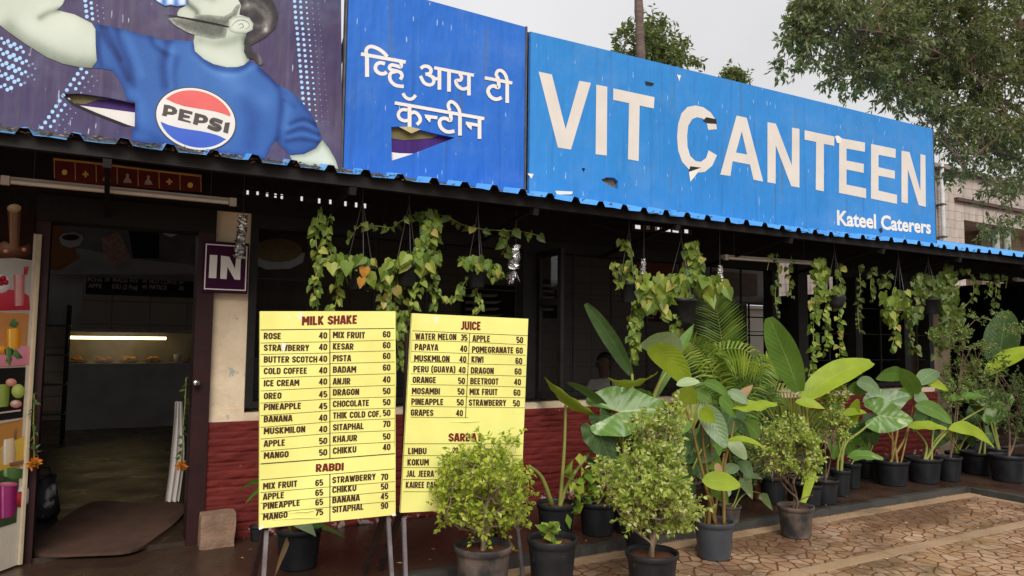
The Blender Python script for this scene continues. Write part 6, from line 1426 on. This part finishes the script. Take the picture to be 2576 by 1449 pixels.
lm.build('crown',PalmM,pt)
# stone block building at the right
YN=11.0
nb=thing('stone_building','weathered grey pink block building behind the right end of the canteen roof','building',tuple(PY(2400,700,YN)))
def blockmat(name,c1,c2,mo,w,h):
    m,n,b,o=_new(name); v=coords(n); br=nd(n,'ShaderNodeTexBrick'); br.inputs['Scale'].default_value=1; br.inputs['Brick Width'].default_value=w; br.inputs['Row Height'].default_value=h; br.inputs['Mortar Size'].default_value=.012; br.inputs['Mortar Smooth'].default_value=.3
    br.inputs['Color1'].default_value=c4(c1); br.inputs['Color2'].default_value=c4(c2); br.inputs['Mortar'].default_value=c4(mo)
    sp=nd(n,'ShaderNodeSeparateXYZ'); 
    wv=nd(n,'ShaderNodeTexNoise'); wv.inputs['Scale'].default_value=1.6; n.links.new(v,wv.inputs['Vector']); 
    sc=nd(n,'ShaderNodeVectorMath',operation='SCALE'); n.links.new(wv.outputs['Color'],sc.inputs[0]); sc.inputs['Scale'].default_value=.16
    ad=nd(n,'ShaderNodeVectorMath',operation='ADD'); n.links.new(v,ad.inputs[0]); n.links.new(sc.outputs[0],ad.inputs[1]); n.links.new(ad.outputs[0],sp.inputs[0])
    cb=nd(n,'ShaderNodeCombineXYZ'); n.links.new(math_(n,'ADD',sp.outputs[0],sp.outputs[1]),cb.inputs[0]); n.links.new(sp.outputs[2],cb.inputs[1]); n.links.new(cb.outputs[0],br.inputs['Vector'])
    col=mixc(n,math_(n,'MULTIPLY',noise(n,v,2.5,6,.7),.75),br.outputs[0],tuple(x*.45 for x in c1))
    col=mixc(n,math_(n,'MULTIPLY',ramp(n,noise(n,coords(n,(3,3,.4)),1.2,5),[(.5,(0,0,0)),(.7,(1,1,1))]),.6),col,(.06,.05,.04))
    n.links.new(col,b.inputs['Base Color']); b.inputs['Roughness'].default_value=.9; bump(n,b,br.outputs['Fac'],-.4,.02); return m
mBlk=blockmat('grey_pink_block',(.52,.43,.38),(.43,.36,.32),(.16,.12,.10),.85,.36); mTan=blockmat('tan_block',(.40,.29,.18),(.34,.24,.15),(.12,.09,.06),.6,.35)
X=lambda x,y=500,Y=YN:PY(x,y,Y).x
Zp=lambda x,y,Y=YN:PY(x,y,Y).z
ztop=Zp(2423,440)
m=MB(); m.box(X(2260),X(2423),YN,YN+6,-.1,ztop); m.build('wall',mBlk,nb)
m=MB(); m.box(X(2423)+.003,X(2900),YN+.01,YN+5.9,Zp(2500,565),ztop-.02); m.box(X(2423)+.004,X(2900),YN+3.5,YN+3.8,-.1,Zp(2500,565)-.002); m.build('upper_wall',mBlk,nb)
m=MB(); m.box(X(2535),X(2900),YN+1.2,YN+3.49,-.1,Zp(2500,565)-.003); m.build('side_room',mTan,nb)
m=MB(); m.box(X(2400),X(2900),YN-.16,YN+.009,Zp(2480,520),Zp(2480,520)+.14); m.build('ledge',mat('dark_ledge',(.09,.055,.045),(.06,.04,.035),6,.8),nb)
m=MB(); m.box(X(2240),X(2920),YN-.25,YN+6.2,ztop+.001,ztop+.16); m.build('roof_slab',mat('roof_concrete',(.28,.24,.21),(.15,.13,.11),3,.9),nb)
for xa in (2500,2528):
    m=MB(); x_=X(xa,500,YN+.4); m.lathe((x_,YN+.4,0),[(.17,0),(.17,Zp(2500,565)-.004)],14); m.build('column',mat('pale_column',(.36,.36,.34),(.25,.25,.23),4,.8,stretch=(1,1,.3)),nb,True)
def win(x0,y0,x1,y1,nm='window'):
    a=PY(x0,y1,YN);b=PY(x1,y0,YN); m=MB(); t=.06
    m.box(a.x,b.x,YN-.06,YN-.001,a.z,a.z+t); m.box(a.x,b.x,YN-.06,YN-.001,b.z-t,b.z); m.box(a.x,a.x+t,YN-.059,YN-.001,a.z+t,b.z-t); m.box(b.x-t,b.x,YN-.059,YN-.001,a.z+t,b.z-t)
    w=m.build(nm,mWhite,nb); m=MB(); m.box(a.x+t,b.x-t,YN-.03,YN-.002,a.z+t,b.z-t); pn=m.build('pane',mDkGap,w)
    m=MB(); n=5
    for i in range(1,n): z=a.z+(b.z-a.z)*i/n; m.box(a.x+t,b.x-t,YN-.05,YN-.031,z-.015,z+.015)
    m.build('louvre',mGrey,w)
win(2362,414,2394,457); win(2378,612,2414,640)
m=MB(); a=PY(2376,660,YN-.25); b=PY(2374,345,YN-.25); m.tube([(a.x,YN-.25,1.0),(a.x,YN-.25,b.z+.4)],.085,12); m.build('drain_pipe',mat('grey_pipe',(.46,.45,.45),(.34,.33,.33),4,.5),nb,True)
for yy in (430,520,600):
    z=Zp(2375,yy); m=MB(); m.box(a.x-.13,a.x+.13,YN-.34,YN-.001,z-.03,z+.03); m.build('pipe_bracket',mSteel,nb)

# ================================================================== INSIDE THE CANTEEN
YC=7.3; pc=PY(300,1060,YC)
ct=thing('food_counter','long counter with a lit glass food case seen through the doorway','counter',(pc.x,YC,.02))
xa,xb=PY(165,900,YC).x,PY(560,900,YC).x; zt_=PY(300,914,YC).z; zc=PY(300,836,YC).z
mCnt=mat('grey_laminate',(.36,.34,.31),(.27,.25,.23),3,.5)
m=MB(); m.box(xa,xb,YC,YC+.6,.02,zt_); m.build('counter_base',mCnt,ct)
m=MB(); m.box(xa,xb,YC+.02,YC+.6,zc,zc+.05); m.box(xa,xb,YC+.58,YC+.6,zt_+.001,zc-.001); m.box(xa,xa+.03,YC+.02,YC+.57,zt_+.001,zc-.001); m.build('case_frame',mat('case_metal',(.30,.27,.22),(.2,.18,.15),4,.4),ct)
m=MB(); m.add([(xa,YC+.021,zt_+.002),(xb,YC+.021,zt_+.002),(xb,YC+.021,zc-.002),(xa,YC+.021,zc-.002)],[(0,1,2,3)]); m.build('case_glass',glass('case_glass',.05),ct)
x0_,x1_=PY(170,848,YC+.05).x,PY(418,848,YC+.05).x
m=MB(); m.tube([(x0_,YC+.07,zc-.09),(x1_,YC+.07,zc-.09)],.022,10); m.build('lit_tube',glow('warm_tube',(1,.72,.32),7),ct)
random.seed(3); fm=[mat('fried_food',(.42,.20,.06),(.30,.13,.04),20,.7),mat('steel_tray',(.5,.5,.5),(.4,.4,.4),4,.25,metal=1),mat('sweet',(.5,.30,.10),(.4,.2,.06),20,.6),mat('white_cup',(.6,.58,.52),(.5,.48,.44),8,.4)]
x=xa+.15
while x<xb-.35:
    k=random.choice((0,1,2,3)); y=YC+rnd(.15,.3)
    if k==3:
        m=MB(); m.lathe((x,y,zt_+.002),[(.05,0),(.06,.10),(.065,.14),(.055,.14)],12); o=m.build('steel_cup',fm[3],None,True); props(o,'pale cup standing inside the lit glass food case','cup',group='dishes in the glass case'); x+=.18
    else:
        r=thing('food_tray','steel tray heaped with fried snacks inside the lit glass food case','tray',(x,y,zt_),'dishes in the glass case')
        m=MB(); m.lathe((x,y,zt_+.002),[(.10,0),(.15,.03),(.16,.03),(.11,.004)],16); m.build('tray',fm[1],r,True); m=MB()
        for _ in range(9): m.ball((x+rnd(-.08,.08),y+rnd(-.08,.08),zt_+.04+rnd(0,.05)),.035,.035,.028,8,6,.08)
        m.build('food',fm[0] if k<2 else fm[2],r,True); x+=.36
# banner of dishes, menu strip, pale poster, rack
def wallposter(name,label,x0,y0,x1,y1,Y,bgm,shapes,cat='poster',text=None,thick=.01,group=None):
    a=PY(x0,y1,Y);b=PY(x1,y0,Y); r=thing(name,label,cat,(a.x,Y,a.z),group)
    m=MB(); m.box(a.x,b.x,Y,Y+thick,a.z,b.z); m.build('sheet',bgm,r)
    for i,(nm,pts,mm) in enumerate(shapes):
        m=MB(); flatpx(m,pts,Y-.002-.0015*i,Y); m.build(nm,mm,r)
    if text:
        m=MB()
        for t,xx0,xx1,yy,cp in text: text_px(m,t,xx0,xx1,yy,cp,Y-.002,base=Y)
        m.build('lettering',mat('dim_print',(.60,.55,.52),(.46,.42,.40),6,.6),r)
    return r
YB2=YC-1.2
kk=lambda n,a,b=None,s=6: mat(n,a,b,s,.6)
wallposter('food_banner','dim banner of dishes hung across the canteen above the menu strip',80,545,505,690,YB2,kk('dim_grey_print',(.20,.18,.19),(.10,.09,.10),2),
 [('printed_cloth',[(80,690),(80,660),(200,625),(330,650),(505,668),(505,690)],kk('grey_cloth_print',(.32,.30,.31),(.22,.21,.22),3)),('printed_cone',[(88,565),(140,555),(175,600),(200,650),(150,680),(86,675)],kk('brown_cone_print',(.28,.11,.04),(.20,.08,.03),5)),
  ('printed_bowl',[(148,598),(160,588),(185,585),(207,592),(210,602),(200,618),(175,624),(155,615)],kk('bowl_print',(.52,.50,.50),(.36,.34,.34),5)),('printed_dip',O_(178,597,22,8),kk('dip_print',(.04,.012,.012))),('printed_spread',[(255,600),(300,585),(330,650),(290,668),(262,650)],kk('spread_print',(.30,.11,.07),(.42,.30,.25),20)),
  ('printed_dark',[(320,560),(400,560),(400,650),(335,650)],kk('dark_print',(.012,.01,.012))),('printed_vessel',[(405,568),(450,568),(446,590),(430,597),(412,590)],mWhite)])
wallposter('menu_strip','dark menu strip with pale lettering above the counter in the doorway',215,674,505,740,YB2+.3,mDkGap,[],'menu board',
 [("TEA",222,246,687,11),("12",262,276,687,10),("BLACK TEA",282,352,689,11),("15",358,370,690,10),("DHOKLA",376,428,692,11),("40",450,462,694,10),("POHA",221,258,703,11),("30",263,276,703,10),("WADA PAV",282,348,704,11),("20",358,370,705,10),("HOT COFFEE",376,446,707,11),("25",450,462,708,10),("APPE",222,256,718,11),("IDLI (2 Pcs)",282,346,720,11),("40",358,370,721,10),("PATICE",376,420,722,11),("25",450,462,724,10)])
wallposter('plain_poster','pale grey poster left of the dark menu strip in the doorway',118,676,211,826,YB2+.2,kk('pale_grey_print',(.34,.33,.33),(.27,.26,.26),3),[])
rk=thing('metal_rack','black metal rack standing left of the lit food counter','rack',(PY(125,900,YC-1.5).x,YC-1.5,.02)); xr0,xr1=PY(86,900,YC-1.5).x,PY(166,900,YC-1.5).x
for x in (xr0,xr1):
    for y in (YC-1.5,YC-1.1): m=MB(); m.box(x-.02,x+.02,y-.02,y+.02,.02,1.9); m.build('post',mBlackWood,rk)
for z in (.4,.8,1.2,1.6): m=MB(); m.box(xr0-.03,xr1+.03,YC-1.53,YC-1.07,z,z+.025); m.build('shelf',mSteel,rk)
YW=.75
wallposter('window_poster','dark poster of a noodle bowl inside the window beside the entrance',618,560,775,900,YW,mDkGap,[('printed_bowl',[(632,640),(640,665),(670,678),(730,676),(762,660),(768,636)],kk('bowl_dim_print',(.22,.23,.26),(.15,.16,.18),5)),('printed_noodles',O_(698,630,62,30),kk('noodle_print',(.12,.085,.035),(.05,.04,.02),60))])
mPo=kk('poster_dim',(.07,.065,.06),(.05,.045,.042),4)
def linetext(x0,y0,n,w,dy,sd):
    random.seed(sd); return [('printed_lines',[(x0,y0+i*dy),(x0+w*rnd(.7,1),y0+i*dy+.5),(x0+w*.7,y0+i*dy+dy*.45),(x0,y0+i*dy+dy*.42)],kk('line_print',(.40,.34,.27))) for i in range(n)]
YV=YB-.06
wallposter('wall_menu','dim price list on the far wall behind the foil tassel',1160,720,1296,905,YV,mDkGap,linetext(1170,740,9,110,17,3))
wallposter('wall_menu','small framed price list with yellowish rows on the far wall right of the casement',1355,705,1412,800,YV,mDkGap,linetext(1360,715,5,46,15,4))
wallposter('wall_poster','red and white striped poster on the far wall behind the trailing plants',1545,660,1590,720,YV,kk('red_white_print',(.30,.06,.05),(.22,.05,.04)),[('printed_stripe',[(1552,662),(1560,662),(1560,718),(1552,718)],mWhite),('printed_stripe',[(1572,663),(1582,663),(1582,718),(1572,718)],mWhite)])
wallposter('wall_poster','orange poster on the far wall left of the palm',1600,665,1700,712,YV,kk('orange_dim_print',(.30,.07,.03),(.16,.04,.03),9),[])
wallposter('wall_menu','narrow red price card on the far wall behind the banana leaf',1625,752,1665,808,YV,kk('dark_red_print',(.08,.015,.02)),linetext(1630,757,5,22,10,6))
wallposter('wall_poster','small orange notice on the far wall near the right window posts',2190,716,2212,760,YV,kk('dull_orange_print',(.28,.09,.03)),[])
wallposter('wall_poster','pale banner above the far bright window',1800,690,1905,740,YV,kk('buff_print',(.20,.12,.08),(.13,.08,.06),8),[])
# people seated inside
def person(label,hx,hy,Y,shirt,hair,face=0.0,lean=0.0):
    h=PY(hx,hy,Y); root=thing('person',label,'person',(h.x,h.y,.02),None); c=math.cos(face); s=math.sin(face)
    def L(x,y,z): return (x*c-y*s,x*s+y*c,z)
    me=bpy.data.meshes.new('body'); dz=h.z-.02-1.22
    pts=[('pel',(0,.02,.50),.15),('ab',(0,.0,.66),.135),('ch',(0,-.03,.86),.15),('nk0',(0,-.02,1.01),.075),('nk',(0,-.035,1.07),.055),('hd',(0,-.05,1.16),.088),('hd2',(0,-.045,1.245),.098),('hd3',(0,-.035,1.31),.07),
     ('sl',(-.17,-.02,.965),.07),('el',(-.24,-.12,.72),.045),('wl',(-.13,-.34,.76),.032),('fl',(-.08,-.42,.775),.03),('sr',(.17,-.02,.965),.07),('er',(.25,-.10,.72),.045),('wr',(.15,-.33,.76),.032),('fr',(.09,-.41,.775),.03),
     ('hl',(-.10,-.02,.47),.10),('kl',(-.13,-.42,.48),.07),('al',(-.13,-.42,.10),.045),('tl',(-.14,-.55,.05),.04),('hr',(.10,-.02,.47),.10),('kr',(.13,-.42,.48),.07),('ar',(.13,-.42,.10),.045),('tr',(.14,-.55,.05),.04)]
    ix={p[0]:i for i,p in enumerate(pts)}
    ed='pel-ab ab-ch ch-nk0 nk0-nk nk-hd hd-hd2 hd2-hd3 ch-sl sl-el el-wl wl-fl ch-sr sr-er er-wr wr-fr pel-hl hl-kl kl-al al-tl pel-hr hr-kr kr-ar ar-tr'.split()
    me.from_pydata([L(x,y+lean*max(0,z-.5),z+dz*max(0,min(1,(z-.1)/.9))) for _,(x,y,z),_ in pts],[(ix[a],ix[b]) for a,b in (e.split('-') for e in ed)],[])
    o=bpy.data.objects.new('body',me); COL.objects.link(o); sk=o.modifiers.new('skin','SKIN'); 
    for i,p in enumerate(pts): me.skin_vertices[0].data[i].radius=(p[2],p[2]*.85)
    me.skin_vertices[0].data[0].use_root=True; o.modifiers.new('sub','SUBSURF').levels=2
    dg=bpy.context.evaluated_depsgraph_get(); dg.update(); bm_=bpy.data.meshes.new_from_object(o.evaluated_get(dg)); bpy.data.objects.remove(o)
    mats=[mat('skin_tone',(.16,.085,.055),(.13,.07,.045),6,.5),shirt,mat('trousers',(.03,.03,.04),(.02,.02,.03),6,.8)]
    bm_.materials.clear()
    for mm in mats: bm_.materials.append(mm)
    for p in bm_.polygons:
        z=p.center.z-dz*max(0,min(1,(p.center.z-.1)/.9)); r=math.hypot(p.center.x,p.center.y); p.material_index=1 if (.52<z<1.03 and not (r>.30 and z<.84)) else (2 if z<=.58 else 0); p.use_smooth=True
    b=bpy.data.objects.new('body',bm_); COL.objects.link(b); b.parent=root
    hm=MB(); hc=V(L(0,-.01+lean*.75,1.25))+V((h.x,h.y,.02+dz))
    hm.ball(hc,.112,.115,.125,16,10,.03); fc=V(L(0,-1,0)); hm.v=[tuple(V(v)+(fc*(-.045) if (V(v)-hc).dot(fc)>.05 and (V(v)-hc).z<.06 else V((0,0,0)))) for v in hm.v]; hm.build('hair',hair,root,True)
    fm_=MB(); e=V(L(0,-.145+lean*.75,1.205))+V((h.x,h.y,.02+dz)); sd_=V(L(1,0,0)); fm_.ball(e+V((0,0,-.01)),.014,.02,.022,8,6); 
    for g in (-1,1): fm_.ball(e+sd_*g*.10-fc*.10,.018,.02,.032,8,6)
    fm_.build('nose_and_ears',mats[0],root,True); fm2=MB()
    for g in (-1,1): fm2.ball(e+sd_*g*.035-fc*.018+V((0,0,.035)),.011,.008,.007,8,6)
    fm2.build('eyes',mDkGap,root,True)
    return root
mHairK=mat('black_hair',(.012,.010,.010),(.02,.016,.015),30,.5)
person('person in a white shirt with dark hair seated inside behind the tall dark banana leaf',1517,915,1.9,mat('white_shirt',(.60,.55,.50),(.5,.46,.42),8,.8),mHairK,R(-60),.1)
person('person with black hair in a dark shirt seated inside the right window',2244,905,.85,mat('dark_shirt',(.03,.025,.03),(.02,.02,.022),8,.8),mHairK,R(150))
person('person in a dull maroon shirt seated inside left of the one in black',2195,890,1.5,mat('maroon_shirt',(.10,.03,.03),(.07,.02,.02),8,.8),mHairK,R(120))
def table(label,X_,Y_,w,d):
    t=thing('dining_table',label,'table',(X_,Y_,.02),'dining tables inside the canteen'); m=MB(); m.box(X_-w/2,X_+w/2,Y_-d/2,Y_+d/2,.74,.77); m.build('table_top',mat('table_top',(.16,.12,.09),(.12,.09,.07),4,.35),t)
    for a in (-1,1):
        for b in (-1,1): m=MB(); m.box(X_+a*(w/2-.05)-.02,X_+a*(w/2-.05)+.02,Y_+b*(d/2-.05)-.02,Y_+b*(d/2-.05)+.02,.02,.739); m.build('leg',mSteel,t)
table('dark dining table inside the middle window by the person in white',PY(1517,950,1.9).x-.15,1.45,1.0,.55); table('dark dining table inside the right window near two seated people',PY(2244,950,.85).x-.1,1.5,1.2,.5)
# cloth and garlands at the doorway
YD=.30
cl=MB(); pts=[(440,1008),(458,1008),(462,1080),(462,1180),(450,1268),(415,1262),(424,1170),(437,1070)]
L=[(440,1010,459),(437,1060,461),(430,1130,464),(424,1190,460),(414,1262,450)]
vs=[];K=14
for x0,y,x1 in smooth_line(L,5):
    a,b=PY(x0,y,YD),PY(x1,y,YD)
    for k in range(K+1): t=k/K; q=a+(b-a)*t; vs.append((q.x,YD+.022*math.sin(t*17+y*.004),q.z))
n=len(vs)//(K+1); cl.add(vs,[(i*(K+1)+k,i*(K+1)+k+1,(i+1)*(K+1)+k+1,(i+1)*(K+1)+k) for i in range(n-1) for k in range(K)])
props(cl.build('hanging_cloth',mat('grey_white_cloth',(.42,.38,.35),(.34,.31,.28),6,.9,.2,60),None,True),'greyish white cloth hanging inside the right edge of the doorway','cloth')
def garland(label,pts,Y,fx,fy):
    r=thing('flower_garland',label,'garland',tuple(PY(*pts[0],Y)),'marigold garlands on the door frame'); P=[PY(x,y,Y) for x,y in pts]; m=MB(); m.tube(P,.003,4); m.build('string',mStem,r)
    lm=MB()
    for i in range(len(P)-1):
        for k in range(6): c=P[i]+(P[i+1]-P[i])*(k/6); leaflet(lm,c,rdir(-.6),rdir(.3,.5),.05,.022)
    lm.build('foliage',SmDark,r); f=MB(); c=PY(fx,fy,Y-.01)
    for k in range(46): leaflet(f,c+rdir()*.012,rdir(0,.5),rdir(),.045,.022)
    f.build('flower',leafmat('marigold',[(0,(.62,.14,.02)),(.5,(.70,.24,.03)),(1,(.72,.38,.06))],trans=.3),r)
garland('marigold garland hanging on the right side of the doorway by the cloth',[(468,950),(466,1010),(460,1080),(458,1130),(455,1160)],-.10,455,1172)
garland('marigold garland hanging on the left of the doorway beside the drink photographs',[(86,990),(84,1060),(86,1110),(86,1155)],-.10,86,1166)
sk_=thing('sack','crumpled black and white bag standing on the floor just inside the left of the doorway','bag',tuple(PG(92,1310,.02)))
c=PG(90,1312,.02); m=MB(); m.lathe((c.x+.03,c.y+.12,.02),[(.10,0),(.125,.05),(.12,.16),(.105,.24),(.07,.29),(.085,.33)],14); m.v=[tuple(V(v)+NZ.noise_vector(V(v)*14)*.025) for v in m.v]; m.build('bag',mat('black_white_bag',(.03,.03,.035),(.40,.39,.38),5,.5,lo=.52,hi=.58),sk_,True)
m=MB(); m.tube([(c.x-.02,c.y+.12,.34),(c.x+.0,c.y+.11,.42),(c.x+.06,c.y+.12,.42),(c.x+.08,c.y+.12,.34)],.006,6); m.build('handle',mBlackWood,sk_)
# fallen leaves and roof litter
random.seed(41); lt=MB()
for _ in range(620):
    x=rnd(-1.6,1.7) if random.random()<.75 else rnd(1.7,9); y=rnd(-1.17,-.99); lt_z=roofz(y)+.006+rnd(0,.022); leaflet(lt,V((x,y,lt_z)),V((rnd(-1,1),rnd(-1,1),rnd(-.1,.3))),ZV+rdir()*.5,rnd(.02,.055),rnd(.012,.03))
props(lt.build('roof_litter',leafmat('litter',[(0,(.09,.05,.035)),(.5,(.26,.15,.11)),(1,(.45,.33,.28))],trans=.1,rough=.8)),kind='stuff',label='dry leaf litter lying along the edge of the blue roof',cat='litter')
random.seed(43); lt=MB()
for _ in range(70):
    q=PG(rnd(560,2560),rnd(1240,1445),0); z=.004 if q.y>-1.38 or q.x>7.95 else -.044
    leaflet(lt,V((q.x,q.y,z)),V((rnd(-1,1),rnd(-1,1),.05)),ZV+rdir()*.15,rnd(.02,.05),rnd(.012,.025))
props(lt.build('fallen_leaves',leafmat('fallen',[(0,(.20,.14,.06)),(.5,(.30,.26,.10)),(1,(.55,.50,.40))],trans=.1,rough=.7)),kind='stuff',label='small fallen leaves scattered on the paving and apron',cat='leaves')
# slack wires under the roof
for k,(pts,lab) in enumerate([([(560,500),(620,470),(700,492),(800,470)],'thin black wire sagging under the roof right of the doorway'),([(150,480),(110,440),(180,425),(250,470)],'looped black wire above the tube light over the doorway'),([(1480,560),(1700,610),(1930,590),(2160,640)],'black wire sagging under the roof above the middle window')]):
    P=[PY(x,y,-.3) for x,y in pts]; m=MB(); m.tube([V(p) for p in smooth_line([tuple(p) for p in P],8)],.004,5); props(m.build('cable',mBlackWood),lab,'cable')
